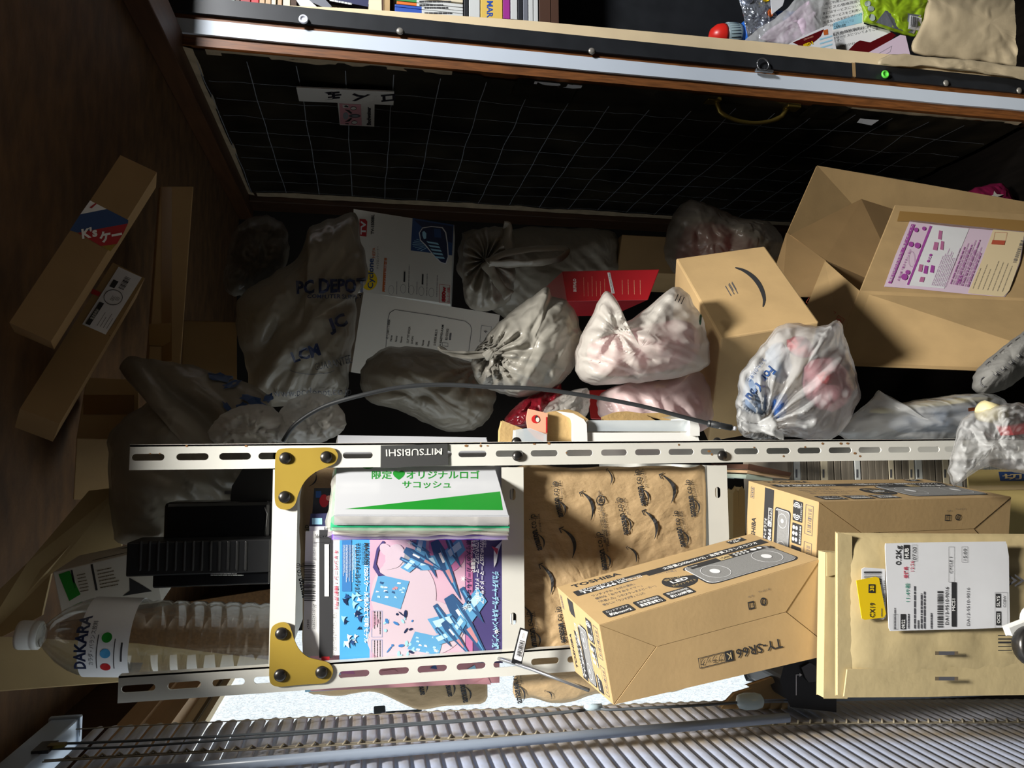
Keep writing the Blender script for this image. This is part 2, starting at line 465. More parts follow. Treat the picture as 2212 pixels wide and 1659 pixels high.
class Bag:
    """A filled soft bag: pillow with creases; outline seen from the room, real depth and thickness."""
    def __init__(s, outline, Y, T, seed=1, amp=0.012, freq=16, knots=(), c=None, tilt=(0, 0), smooth=3, N=132, M=24, pleat=None, sharp=0.0, front=0.6, power=0.55, rn=0.035):
        pts = catmull([(x, y, 0) for x, y in outline], smooth)
        s.c = V((c[0], c[1], 0)) if c else sum(pts, V((0, 0, 0))) / len(pts)
        s.Y, s.T, s.amp, s.freq, s.tilt, s.N, s.M, s.front_share, s.power = Y, T, amp, freq, tilt, N, M, front, power
        s.knots = knots; s.seed = V((seed * 3.17, seed * 1.71, seed * 0.93)); s.pleat = pleat
        ring = []
        per = [0]
        for i in range(len(pts)): per.append(per[-1] + (pts[(i + 1) % len(pts)] - pts[i]).length)
        j = 0
        for k in range(N):
            d = per[-1] * k / N
            while per[j + 1] < d: j += 1
            t = (d - per[j]) / max(per[j + 1] - per[j], 1e-6)
            p = pts[j].lerp(pts[(j + 1) % len(pts)], t)
            r = (p - s.c)
            p = p + r * rn * noise.noise(V((k * 0.33, seed * 7.7, 0)))
            ring.append(p)
        s.ring = ring
    def world(s, p, sgn, sr, extra=0.0):
        """p pixel, sgn +1 front / -1 back, sr 0 centre .. 1 rim."""
        prof = max(0.0, 1 - sr ** 2.4) ** s.power
        Yb = s.Y + s.tilt[0] * (p.x - s.c.x) + s.tilt[1] * (p.y - s.c.y)
        sc = Yb / F_PX
        q = V((p.x * sc, p.y * sc, sgn * 0.2))
        if s.pleat is not None:
            a = math.radians(s.pleat); qa = V((q.x * math.cos(a) + q.y * math.sin(a), -q.x * math.sin(a) + q.y * math.cos(a), q.z)); q2 = V((qa.x * 0.28, qa.y, qa.z))
        else: q2 = q
        h = noise.turbulence(q2 * s.freq + s.seed, 3, True, amplitude_scale=0.55, frequency_scale=2.1) - 0.5
        h += 0.5 * noise.noise(q2 * s.freq * 0.4 + s.seed)
        dv = noise.voronoi(q2 * s.freq * 0.55 + s.seed + V((0, 0, h * 0.6)))[0]
        h += 0.55 * (0.34 - min(0.34, dv[1] - dv[0]))
        y = Yb - sgn * s.T * (s.front_share if sgn > 0 else 1 - s.front_share) * prof
        fade = min(1.0, (1 - sr) * 4 + 0.25)
        y -= sgn * h * s.amp * 2.6 * fade
        for kx, ky, kn, ka, kr in s.knots:
            d = V((p.x - kx, p.y - ky, 0)); r = d.length; th = math.atan2(d.y, d.x)
            w = math.exp(-(r / kr) ** 2)
            y -= sgn * ka * w * math.sin(th * kn + 1.4 * noise.noise(V((th * 1.3, kx, 0)))) * min(1, r / 12)
            y += sgn * s.T * 0.25 * math.exp(-(r / (kr * 0.35)) ** 2)
        jit = V((noise.noise(q * 30 + s.seed), noise.noise(q * 30 + s.seed + V((9, 4, 2))), 0)) * 4 * (1 if sr < 0.99 else 0.6)
        return P(p.x + jit.x, p.y + jit.y, Y=y - extra)
    def front_at(s, px, py, extra=0.0012):
        p = V((px, py, 0)); d = p - s.c; L = d.length; th = math.atan2(d.y, d.x)
        best = None
        for r in s.ring:
            e = r - s.c; a = abs((math.atan2(e.y, e.x) - th + math.pi) % (2 * math.pi) - math.pi)
            if best is None or a < best[0]: best = (a, e.length)
        return s.world(p, 1, min(1.0, L / max(best[1], 1)), extra)
    def mesh(s, mb, m, back=True):
        assert m in MATS, m
        vs = [s.world(s.c, 1, 0)]; fs = []; N, M = s.N, s.M
        for i in range(1, M + 1):
            for k in range(N): vs.append(s.world(s.c.lerp(s.ring[k], i / M), 1, i / M))
        for k in range(N): fs.append((0, 1 + (k + 1) % N, 1 + k))
        for i in range(M - 1):
            for k in range(N):
                a = 1 + i * N + k; b = 1 + i * N + (k + 1) % N
                fs.append((a, b, b + N, a + N))
        rim = 1 + (M - 1) * N; prev = rim; MBk = max(6, M // 3)
        for i in range(MBk - 1, 0, -1):
            cur = len(vs)
            for k in range(N): vs.append(s.world(s.c.lerp(s.ring[k], i / MBk), -1, i / MBk))
            for k in range(N): b = (k + 1) % N; fs.append((prev + k, prev + b, cur + b, cur + k))
            prev = cur
        vs.append(s.world(s.c, -1, 0)); last = len(vs) - 1
        for k in range(N): fs.append((prev + k, prev + (k + 1) % N, last))
        mb.add(vs, fs, m, True)
        return mb
class BagFace:
    """print that follows a bag's front: x, y in pixels from o, along eu and ev."""
    def __init__(s, bag, o, eu, ev, extra=0.0015): s.b, s.o, s.eu, s.ev, s.e = bag, o, eu, ev, extra
    def pt(s, x, y, l=1): return s.b.front_at(s.o[0] + x * s.eu[0] + y * s.ev[0], s.o[1] + x * s.eu[1] + y * s.ev[1], s.e * l)
def bag_thing(name, label, cat, bag, m, group=None, prints=None, parts=None):
    lo = P(bag.c.x, bag.c.y, Y=bag.Y)
    t = thing(name, lo, label, cat, group)
    mb = MB(); bag.mesh(mb, m)
    if prints: prints(mb, bag)
    mb.build('film', t)
    if parts: parts(t, bag)
    return t
def strip(pts, Y, r, m, flat=0.35, n=8):
    """a twisted ribbon of film through pixel points at depth Y (number or list)."""
    q = catmull([P(x, y, Y=(Y[i] if hasattr(Y, '__len__') else Y)) for i, (x, y) in enumerate(pts)], 5, False)
    mb = MB(); rr = []
    for i in range(len(q)): rr.append(r * (0.75 + 0.5 * noise.noise(V((i * 0.4, r * 900, 0))) + 0.25))
    return mb.tube(q, rr, m, n, flat=flat)
# ------------------------------------------------------------------ the setting
D = 0.78                                             # the eye stands 1.12 m above this level, 1.90 m above the floor
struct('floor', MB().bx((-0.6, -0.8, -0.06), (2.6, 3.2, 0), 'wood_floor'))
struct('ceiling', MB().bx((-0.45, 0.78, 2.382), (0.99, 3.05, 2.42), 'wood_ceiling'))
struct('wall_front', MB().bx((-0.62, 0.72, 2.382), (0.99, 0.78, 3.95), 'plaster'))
struct('blind_shade_board', MB().bx((-0.62, -0.8, 2.382), (-0.07, 0.72, 2.46), 'wood_ceiling'))  # unseen board, added to throw shade on the upper part of the blind
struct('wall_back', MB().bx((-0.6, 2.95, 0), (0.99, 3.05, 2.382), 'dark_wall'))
struct('wall_lamp_block', MB().bx((1.13, -0.8, 0), (1.17, 1.42, 3.75), 'plaster'))  # unseen wall, added to keep the side room lamp out of the closet
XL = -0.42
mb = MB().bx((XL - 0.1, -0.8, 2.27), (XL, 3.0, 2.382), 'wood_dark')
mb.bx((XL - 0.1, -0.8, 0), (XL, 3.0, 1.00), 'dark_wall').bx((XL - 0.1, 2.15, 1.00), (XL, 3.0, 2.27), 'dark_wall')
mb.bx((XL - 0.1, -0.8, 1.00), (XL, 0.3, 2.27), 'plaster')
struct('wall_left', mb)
w = struct('window', MB().bx((XL - 0.045, 0.3, 1.02), (XL - 0.037, 2.12, 2.165), 'frosted_daylight'))
w.name = 'window_1'; WPOS['window_1'] = WPOS['window']
mb = MB().bx((XL - 0.09, 0.3, 2.235), (XL + 0.012, 2.15, 2.27), 'wood_light').bx((XL - 0.06, 0.3, 2.195), (XL + 0.004, 2.15, 2.235), 'wood_light')
mb.bx((XL - 0.09, 0.3, 1.0), (XL + 0.012, 2.15, 1.025), 'alu')
mb.build('window_frame', w, kind='structure')
MB().bx((XL - 0.055, 0.3, 2.160), (XL - 0.022, 2.12, 2.195), 'cream_board').bx((XL - 0.055, 0.3, 2.172), (XL - 0.018, 2.12, 2.178), 'ink_faint').build('sash', w, kind='structure')
mb = MB().bx((XL - 0.037, 1.30, 1.862), (XL - 0.004, 1.36, 1.882), 'alu').bx((XL - 0.037, 1.32, 1.80), (XL - 0.014, 1.36, 1.865), 'alu')
mb.build('latch', w, bevel=0.002)
struct('trim_1', MB().bx((0.895, 0.78, 2.33), (0.985, 2.95, 2.381), 'wood_beam'), bevel=0.003)
struct('trim_2', MB().bx((0.93, 2.835, 0), (1.03, 2.945, 2.33), 'wood_dark'), bevel=0.003)

# the covered door: a board on the plane X = 0.95 with a crinkled black sheet and white squares
XD = 0.955
door = struct('door_1', MB().bx((XD + 0.004, 1.80, 0.02), (XD + 0.03, 2.83, 2.33), 'wood_dark'))
def sheet_off(y, z):
    q = V((0.3, y * 3.2, z * 3.2))
    a = noise.turbulence(q, 3, True, amplitude_scale=0.5) * 0.012
    b = noise.noise(V((y * 5, z * 16, 3))) * 0.0028 + noise.noise(V((y * 14, z * 14, 8))) * 0.0016
    return XD - 0.004 - a * 0.7 - b
NY, NZ = 80, 150
Y0, Y1, ZA, ZB = 1.805, 2.775, 0.03, 2.315
vs = []; fs = []
def edge_y0(z): return Y0 + 0.010 * noise.noise(V((z * 3, 1, 1))) + (0.012 if 1.35 < z < 1.62 else 0)
for i in range(NY + 1):
    for j in range(NZ + 1):
        z = ZA + (ZB - ZA) * j / NZ
        ya = edge_y0(z); y = ya + (Y1 - ya) * i / NY
        vs.append((sheet_off(y, z), y, z))
for i in range(NY):
    for j in range(NZ): a = i * (NZ + 1) + j; fs.append((a, a + 1, a + NZ + 2, a + NZ + 1))
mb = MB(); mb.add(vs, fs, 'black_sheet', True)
def sheet_line(pts, w):
    vs = []; fs = []
    for (y, z, dy, dz) in pts:
        x = sheet_off(y, z) - 0.0012
        vs += [(x, y - dy * w, z - dz * w), (x, y + dy * w, z + dz * w)]
    for i in range(len(pts) - 1): fs.append((2 * i, 2 * i + 1, 2 * i + 3, 2 * i + 2))
    mb.add(vs, fs, 'sheet_line')
for k in range(19):
    z = 2.310 - 0.1168 * k
    if z < ZA + 0.01: break
    pts = []
    for i in range(70):
        y = 1.835 + (2.765 - 1.835) * i / 69
        if 8 <= k <= 14 and y < 1.865 - 0.01: continue
        zz = z + 0.004 * noise.noise(V((y * 6, k * 3.3, 0))); pts.append((y, zz, 0, 1))
    sheet_line(pts, 0.0011)
for k in range(9):
    y = 1.945 + 0.1015 * k - 0.0
    if y > 2.76: break
    sheet_line([(y + 0.004 * noise.noise(V((zz * 5, k * 5.1, 2))), zz, 1, 0) for zz in [ZA + 0.01 + (2.29 - ZA) * i / 110 for i in range(111)]], 0.0009)
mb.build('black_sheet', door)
# torn paper edges that show round the sheet
mb = MB()
def torn(y0f, y1f, z0, z1, x, m, n=60):
    vs = []; fs = []
    for i in range(n + 1):
        z = z0 + (z1 - z0) * i / n
        vs += [(x - 0.001, y0f(z), z), (x - 0.006 * abs(noise.noise(V((z * 9, 4, 4)))), y1f(z), z)]
    for i in range(n): fs.append((2 * i, 2 * i + 1, 2 * i + 3, 2 * i + 2))
    mb.add(vs, fs, m, True)
torn(lambda z: 1.796, lambda z: edge_y0(z) + 0.012 + 0.007 * noise.noise(V((z * 22, 0, 5))), 1.70, 2.28, XD - 0.006, 'peeled_paper')
torn(lambda z: 1.796, lambda z: edge_y0(z) + 0.006 + 0.006 * noise.noise(V((z * 30, 0, 5))), 0.05, 0.62, XD - 0.006, 'peeled_paper')
torn(lambda z: 2.772 + 0.004 * noise.noise(V((z * 25, 2, 5))), lambda z: 2.83, 0.03, 2.30, XD - 0.004, 'peeled_paper')
vs = []; fs = []
for i in range(41):
    y = 1.80 + 1.02 * i / 40
    vs += [(XD - 0.007, y, 2.308 + 0.006 * noise.noise(V((y * 12, 1, 0)))), (XD - 0.003, y, 2.330)]
for i in range(40): fs.append((2 * i, 2 * i + 1, 2 * i + 3, 2 * i + 2))
mb.add(vs, fs, 'peeled_paper', True)
mb.add([(XD - 0.012, 1.80, 1.49), (XD - 0.012, 1.80, 1.365), (XD - 0.013, 1.812, 1.365), (XD - 0.013, 1.818, 1.385), (XD - 0.013, 1.812, 1.49)], [(0, 1, 2, 3, 4)], 'paper_white')
mb.add([(XD - 0.018, 1.835, 0.545), (XD - 0.018, 1.835, 0.485), (XD - 0.022, 1.862, 0.49), (XD - 0.02, 1.856, 0.54)], [(0, 1, 2, 3)], 'paper_white')
mb.build('torn_paper', door)
# strips of black tape round the handle, each a wrinkled patch
for (za, zb, yb) in ((1.535, 1.375, 1.90), (1.37, 1.16, 1.90), (1.165, 1.06, 1.905), (1.075, 0.99, 1.895), (0.72, 0.60, 1.87)):
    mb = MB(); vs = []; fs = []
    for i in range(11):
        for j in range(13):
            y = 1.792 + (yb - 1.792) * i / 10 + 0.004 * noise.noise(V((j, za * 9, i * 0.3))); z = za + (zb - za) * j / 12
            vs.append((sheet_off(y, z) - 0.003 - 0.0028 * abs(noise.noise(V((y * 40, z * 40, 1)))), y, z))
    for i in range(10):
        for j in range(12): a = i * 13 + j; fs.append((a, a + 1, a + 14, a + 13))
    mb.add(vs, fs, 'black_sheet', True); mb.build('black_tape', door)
hp = []
za, zb = 0.985, 0.775
for t in range(0, 17):
    a = t / 16; z = za + (zb - za) * a
    hp.append((XD - 0.012 - 0.042 * max(0.0, math.sin(math.pi * a)) ** 0.42, 1.824 + 0.018 * max(0.0, math.sin(math.pi * a)) ** 0.5, z))
hd = MB().tube(hp, [0.0068] * 3 + [0.0055] * 11 + [0.0068] * 3, 'brass', 10)
for zc in (za + 0.012, zb - 0.012): hd.bx((XD - 0.016, 1.806, zc - 0.02), (XD - 0.004, 1.836, zc + 0.02), 'brass')
hd.build('handle', door, label='brass pull handle', bevel=0.002)

# the jamb in front of the door: brown wood, white strip, thin wood edge, black pinned strip, cream board
struct('trim_3', MB().bx((0.955, 1.797, 0), (0.982, 1.84, 2.375), 'wood_orange'))
mb = MB()
pts = []
for i in range(41):
    z = 0.0 + 2.385 * i / 40; pts.append((z, 0.980 + 0.002 * noise.noise(V((z * 5, 0, 0))), 1.016 + 0.0015 * noise.noise(V((z * 5, 3, 0)))))
vs = []; fs = []
for z, a, b in pts: vs += [(a, 1.79, z), (b, 1.79, z), (b, 1.83, z), (a, 1.83, z)]
for i in range(40):
    for k in range(4): a = 4 * i + k; b = 4 * i + (k + 1) % 4; fs.append((a, b, b + 4, a + 4))
fs.append((160, 161, 162, 163)); mb.add(vs, fs, 'white_strip'); struct('trim_4', mb)
struct('trim_5', MB().bx((1.014, 1.793, 0), (1.034, 1.84, 2.39), 'wood_orange'))
t6 = struct('trim_6', MB().bx((1.028, 1.784, 0.60), (1.068, 1.80, 2.40), 'black_strip').bx((1.030, 1.786, 0.0), (1.072, 1.80, 0.588), 'black_strip').bx((1.03, 1.785, 0.588), (1.07, 1.8, 0.60), 'cardboard_brown'))
struct('trim_7', MB().slab([(1.05, 1.79, 2.40), (1.053, 1.79, 2.368), (1.068, 1.79, 2.12), (1.079, 1.79, 1.95), (1.095, 1.79, 1.495), (1.104, 1.79, 0.81), (1.108, 1.79, 0.0), (1.045, 1.79, 0.0), (1.045, 1.79, 2.40)], (0, 0.02, 0), 'cream_board'), bevel=0.003)
# dark wood that closes the top of the jamb
struct('trim_8', MB().bx((0.985, 1.60, 2.385), (1.20, 1.95, 2.43), 'wood_dark').bx((1.03, 1.62, 2.37), (1.06, 1.9, 2.386), 'wood_light'))
struct('wall_side', MB().bx((0.99, 2.95, 0), (2.6, 3.0, 3.75), 'plaster'))
# ------------------------------------------------------------------ the white slotted rack
YF = 0.90
rack = thing('storage_rack', (-0.12, 1.14, 0), 'white slotted steel angle rack with three shelves and yellow corner plates', 'storage rack')
def slot_outline(cx, cz, L, w, vertical=True, n=6):
    pts = []
    for k in range(n + 1): a = math.pi * k / n; pts.append((w * math.cos(a), L / 2 - w + w * math.sin(a)))
    for k in range(n + 1): a = math.pi + math.pi * k / n; pts.append((w * math.cos(a), -L / 2 + w + w * math.sin(a)))
    return [(cx + (x if vertical else y), cz + (y if vertical else x)) for x, y in pts]
def slotted_post(x0, x1, z0, z1, Y, slots, m='rack_white', lean=0.0, th=0.002, flange_at=None, fd=None):
    """front face with real slots, plus a side flange into the depth."""
    me = MB(); zs = sorted(slots, reverse=True)
    vert = []; fcs = []
    W = x1 - x0; cx = (x0 + x1) / 2; wslot = W * 0.135
    def X(x, z): return x + lean * (z - z0)
    prev = z1
    def quad(za, zb, xa, xb): 
        me.add([(X(xa, za), Y, za), (X(xb, za), Y, za), (X(xb, zb), Y, zb), (X(xa, zb), Y, zb)], [(0, 1, 2, 3)], m)
    for (zc, L) in zs:
        top, bot = zc + L / 2, zc - L / 2
        quad(top, prev, x0, x1)
        ol = slot_outline(cx, zc, L, wslot)
        # right half and left half of the ring between outline and rectangle
        right = [p for p in ol if p[0] >= cx - 1e-6]; left = [p for p in ol if p[0] <= cx + 1e-6]
        right.sort(key=lambda p: p[1]); left.sort(key=lambda p: p[1])
        me.add([(X(x1, bot), Y, bot), (X(x1, top), Y, top)] + [(X(p[0], p[1]), Y, p[1]) for p in reversed(right)], [tuple(range(2 + len(right)))], m)
        me.add([(X(x0, bot), Y, bot), (X(x0, top), Y, top)] + [(X(p[0], p[1]), Y, p[1]) for p in reversed(left)], [tuple(range(2 + len(left)))], m)
        prev = bot
        vs = []; fs = []
        for p in ol: vs += [(X(p[0], p[1]), Y, p[1]), (X(p[0], p[1]), Y + th, p[1])]
        n = len(ol)
        for i in range(n): j = (i + 1) % n; fs.append((2 * i, 2 * i + 1, 2 * j + 1, 2 * j))
        me.add(vs, fs, m)
    quad(z0, prev, x0, x1)
    if flange_at is not None:
        xf = flange_at
        me.hexa([(X(xf + i * th, z), Y + ((fd or W) if j else 0), z) for j in (0, 1) for z in (z0, z1) for i in (0, 1)], m)
    return me
def slots_from(pxs, pyf, Y, L):
    return [(P(x, pyf, Y=Y).z, L) for x in pxs]
s_up = [320, 416, 508, 592, 681, 773, 861, 945, 1021, 1101, 1176, 1252, 1327, 1400, 1472, 1541, 1613, 1682, 1749, 1816, 1880, 1944, 2007, 2065, 2123, 2180]
post = slotted_post(-0.0048, 0.0232, 0.0, P(280, 985, Y=YF).z, YF, [s for s in slots_from(s_up, 983, YF, 0.034)], lean=-0.0043, flange_at=0.0208)
for k in range(26):
    z = rnd.uniform(1.2, 2.17); x = rnd.choice((rnd.uniform(0.011, 0.0145), rnd.uniform(-0.009, 0.014))); r_ = rnd.uniform(0.0004, 0.0016)
    fc = Face((x - r_, YF, z - r_ * 2), (x + r_, YF, z - r_ * 2), (x + r_, YF, z + r_ * 2), (x - r_, YF, z + r_ * 2)); post.ell(fc, r_, r_ * 2, r_, r_ * rnd.uniform(0.8, 2), 'rust', n=7)
post.build('post', rack)
s_lo = [300, 399, 494, 583, 765, 851, 934, 1018, 1097, 1178, 1256, 1335]
lean = (P(255, 1490, Y=YF).x - P(1230, 1425, Y=YF).x) / (P(255, 1490, Y=YF).z - P(1230, 1425, Y=YF).z)
xb = P(255, 1490, Y=YF).x - lean * P(255, 1490, Y=YF).z
slotted_post(xb - 0.014, xb + 0.014, 0.0, P(255, 1490, Y=YF).z, YF, slots_from(s_lo, 1460, YF, 0.034), lean=lean, flange_at=xb + 0.012, fd=0.011).build('post', rack)
for x in (-0.0145, -0.262): slotted_post(x, x + 0.028, 0.0, 2.0, 1.40, [], flange_at=x).build('post', rack)
def shelf(ztop, zbot, slots_y=()):
    x0, x1 = -0.236, -0.0146
    mb = MB(); z = ztop - 0.012
    mb.bx((x0 - 0.006, YF + 0.0025, z - 0.0015), (x1, 1.395, z - 0.0003), 'rack_white')
    lip = slotted_post(-zbot, -zbot, 0, 1, 0, [])
    L = MB()
    # the lip is a plate across the front with slots cut along it
    segs = sorted(slots_y); cz = (ztop + zbot) / 2; prev = x0
    def q(xa, xb2, za, zb): L.add([(xa, YF + 0.002, za), (xb2, YF + 0.002, za), (xb2, YF + 0.002, zb), (xa, YF + 0.002, zb)], [(0, 1, 2, 3)], 'rack_white')
    for xc in segs:
        ol = slot_outline(xc, cz, 0.014, 0.0036, vertical=False); lo, hi = xc - 0.007, xc + 0.007
        q(prev, lo, zbot, ztop)
        up = sorted([p for p in ol if p[1] >= cz - 1e-6]); dn = sorted([p for p in ol if p[1] <= cz + 1e-6])
        L.add([(lo, YF + 0.002, ztop), (hi, YF + 0.002, ztop)] + [(p[0], YF + 0.002, p[1]) for p in reversed(up)], [tuple(range(2 + len(up)))], 'rack_white')
        L.add([(lo, YF + 0.002, zbot), (hi, YF + 0.002, zbot)] + [(p[0], YF + 0.002, p[1]) for p in reversed(dn)], [tuple(range(2 + len(dn)))], 'rack_white')
        prev = hi
    q(prev, x1, zbot, ztop)
    sh = mb.build('shelf', rack); L.build('lip', sh); return sh
SH = [(2.003, 1.9755), (1.740, 1.713), (1.476, 1.449)]
shelf(*SH[0]); shelf(*SH[1], slots_y=[P(1117, 1068, Y=YF).x, P(1115, 1337, Y=YF).x]); shelf(*SH[2], slots_y=[P(1559, 1064, Y=YF).x])
MB().bx((-0.242, YF + 0.003, 0.60), (-0.0146, 1.395, 0.602), 'rack_white').bx((-0.242, YF + 0.002, 0.575), (-0.0146, YF + 0.004, 0.602), 'rack_white').build('shelf', rack)
def bolt(px, py, Y, r=0.0058):
    c = P(px, py, Y=Y); prof = [(r * 1.05, 0.0), (r * 1.05, 0.0008), (r * 0.98, 0.002), (r * 0.8, 0.0034), (r * 0.45, 0.0043), (0.0003, 0.0046)]
    return MB().lathe(c, (0, -1, 0), prof, 'bolt_dark', 20)
def plate(pts, holes):
    q = catmull([(x, y, 0) for x, y in pts], 5)
    q = [P(p.x, p.y, Y=YF - 0.0005) for p in q]
    pl = MB().slab(q, (0, -0.0022, 0), 'yellow_plate').build('corner_plate', rack, label='yellow corner plate')
    for h in holes: bolt(h[0], h[1], YF - 0.0027, 0.0066).build('bolt', pl)
z2 = lambda u, v: (540 + u / 3.687, 780 + v / 3.687)
z6 = lambda u, v: (560 + u / 3.687, 1150 + v / 3.687)
plate([z2(*p) for p in [(260, 697), (450, 693), (640, 690), (690, 722), (700, 765), (675, 815), (600, 850), (520, 885), (440, 955), (390, 1050), (365, 1130), (330, 1170), (280, 1183), (225, 1165), (200, 1110), (200, 950), (202, 800), (212, 730)]],
      [z2(283, 773), z2(608, 765), z2(277, 1083)])
plate([z6(*p) for p in [(180, 714), (235, 730), (262, 790), (280, 850), (320, 930), (390, 990), (480, 1015), (550, 1035), (587, 1085), (575, 1150), (520, 1195), (400, 1205), (280, 1215), (160, 1225), (100, 1205), (82, 1150), (84, 1000), (90, 820), (110, 745)]],
      [z6(177, 806), z6(167, 1138), z6(497, 1114)])
for px, py in ((1118, 985), (1560, 984)): bolt(px, py, YF - 0.0005, 0.0062).build('bolt', rack)
for px, py in ((1116, 954), (1549, 954)): bolt(px, py + 1.5, YF + 0.008, 0.006).build('bolt', rack)
# nameplate stuck on the post
fc = pxface(z2(1040, 852), z2(1580, 828), z2(1573, 660), z2(1042, 672), YF - 0.0022)
mb = MB().slab([fc.pt(0, 0, 0), fc.pt(fc.w, 0, 0), fc.pt(fc.w, fc.h, 0), fc.pt(0, fc.h, 0)], (0, 0.0018, 0), 'plate_dark')
f2 = pxface(z2(1540, 690), z2(1072, 700), z2(1075, 768), z2(1538, 752), YF - 0.0024)
mb.text(f2, 'MITSUBISHI', f2.w * 0.02, f2.h * 0.08, f2.h * 1.15, 'plate_letters', fit=f2.w * 0.96, bold=0.012)
o = mb.build('nameplate', None, 'dark grey nameplate with light capital letters stuck upside down on the white post', 'nameplate')
# ------------------------------------------------------------------ printing straight onto a plane, measured in photograph pixels
class On:
    def __init__(s, p0, n, o, eu=(1, 0), ev=(0, -1), lift=0.0005):
        s.p0, s.n = V(p0), V(n).normalized()
        if s.n.dot(EYE - s.p0) < 0: s.n = -s.n
        s.o, s.eu, s.ev, s.lift = o, eu, ev, lift
    def pt(s, x, y, l=1):
        d = ray(s.o[0] + x * s.eu[0] + y * s.ev[0], s.o[1] + x * s.eu[1] + y * s.ev[1])
        t = (s.p0 + s.n * (s.lift * l) - EYE).dot(s.n) / d.dot(s.n)
        return EYE + d * t
    def at(s, o, eu=None, ev=None): return On(s.p0, s.n, o, eu or s.eu, ev or s.ev, s.lift)
def on_face(fc, o=(0, 0), eu=(1, 0), ev=(0, -1), lift=0.0005): return On(fc.c[0], fc.n, o, eu, ev, lift)
UP, DOWN, FLIP = ((0, -1), (-1, 0)), ((0, 1), (1, 0)), ((-1, 0), (0, 1))
def dirs(dx, dy):
    L = math.hypot(dx, dy); e = (dx / L, dy / L); return e, (e[1], -e[0])

# ------------------------------------------------------------------ the blind before the window
def blind_x(z):
    q = [(0.20, -0.330), (0.286, -0.323), (0.635, -0.300), (1.02, -0.287), (1.35, -0.280), (1.45, -0.279)]
    zz = z - D
    for (a, xa), (b, xb_) in zip(q, q[1:]):
        if zz <= b: return xa + (xb_ - xa) * max(0, (zz - a)) / (b - a)
    return q[-1][1]
YB = 0.88
blind = thing('venetian_blind', (-0.30, 0.66, 1.05), 'grey aluminium venetian blind with narrow dusty slats hanging before the bright window', 'window blind')
hr = MB().bx((-0.291, 0.42, 2.183), (-0.263, 0.868, 2.209), 'alu'); hr.bx((-0.293, 0.866, 2.181), (-0.261, 0.874, 2.211), 'alu')
hr.build('headrail', blind, bevel=0.0015)
def zig(y):
    m = MB(); m.bx((-0.2635, y - 0.012, 2.176), (-0.2605, y + 0.012, 2.19), 'bolt_dark').bx((-0.2625, y - 0.004, 2.166), (-0.2595, y + 0.004, 2.18), 'brass'); return m
zig(0.785).build('cord_lock', blind)
slat_me = None
zs_ = 2.168
k = 0
ang = math.radians(69)
while zs_ > 1.03:
    x = blind_x(zs_)
    a = ang + math.radians(5) * noise.noise(V((k * 0.7, 3, 3)))
    mb = MB(); NT = 8; ys = [0.42, 0.60, 0.75, 0.84, 0.868, 0.875, 0.8795]; W_ = 0.0178
    vs = []; fs = []
    for i in range(NT + 1):
        t = i / NT - 0.5
        for j, y in enumerate(ys):
            lim = 0.880 - 0.0095 * (abs(t) * 2) ** 3
            yy = min(y, lim - 0.0003 * (len(ys) - 1 - j))
            bul = 0.0026 * (1 - 4 * t * t)
            vs.append((x + t * W_ * math.cos(a) + bul * math.sin(a), yy, zs_ - t * W_ * math.sin(a) + bul * math.cos(a)))
    n = len(ys)
    for i in range(NT):
        for j in range(n - 1): q = i * n + j; fs.append((q, q + 1, q + n + 1, q + n))
    mb.add(vs, fs, 'slat_white', True)
    mb.build('slat', blind, solid=0.0005)
    zs_ -= 0.01445; k += 1
def hang(name, pts, r, m, dx, n=6, steps=4):
    q = [P(x, y, X=-0.285 + dx) for x, y in pts]
    return MB().tube(catmull(q, steps, False), r, m, n)
lad = MB()
for dy in (0.0, 0.004):
    lad.tube([(blind_x(z) + 0.0095, 0.772 + dy - 0.0, z) for z in [2.18 - 1.15 * i / 60 for i in range(61)]], 0.0007, 'cord_tan', 5)
zs_ = 2.168
while zs_ > 1.03:
    lad.tube([(blind_x(zs_) + 0.0095, 0.772, zs_ - 0.004), (blind_x(zs_) + 0.012, 0.776, zs_ - 0.007), (blind_x(zs_) + 0.0095, 0.776, zs_ - 0.010)], 0.0011, 'cord_tan', 5); zs_ -= 0.01445
lad.build('ladder_cord', blind)
mb = MB()
mb.tube([(blind_x(z) + 0.0105, 0.852, z) for z in [2.18 - 1.15 * i / 60 for i in range(61)]], 0.0006, 'cord_tan', 5)
mb.build('ladder_cord', blind)
cc = hang('', [(115, 1607), (300, 1600), (620, 1582), (900, 1562), (1130, 1546), (1262, 1533)], 0.0013, 'cord_grey', 0.022)
cc.tube(catmull([P(x, y, X=-0.263) for x, y in [(112, 1618), (300, 1612), (620, 1588), (900, 1566), (1130, 1549), (1262, 1535)]], 4, False), 0.0012, 'cord_grey', 6)
cc.tube(catmull([P(x, y, X=-0.263) for x, y in [(1262, 1533), (1285, 1523), (1310, 1533), (1400, 1529), (1500, 1524), (1600, 1517)]], 4, False), 0.0015, 'cord_grey', 6)
cord = cc.build('pull_cord', blind)
MB().tube([P(1262, 1529, X=-0.262), P(1300, 1527, X=-0.262)], 0.0035, 'knob_clear', 8).build('cord_clip', cord)
a_, b_ = P(1592, 1516, X=-0.262), P(1644, 1514, X=-0.262)
MB().lathe(a_, b_ - a_, [(0.003, 0), (0.0068, 0.002), (0.0086, 0.008), (0.0086, 0.02), (0.0072, 0.026), (0.004, 0.0285)], 'knob_clear', 18).build('cord_knob', cord)
wa, wb = P(640, 1642, X=-0.272), P(1703, 1550, X=-0.272)
MB().tube([P(20, 1690, X=-0.274), wa.lerp(wb, 0.3), wb], 0.0052, 'wand_grey', 6).build('tilt_wand', blind)

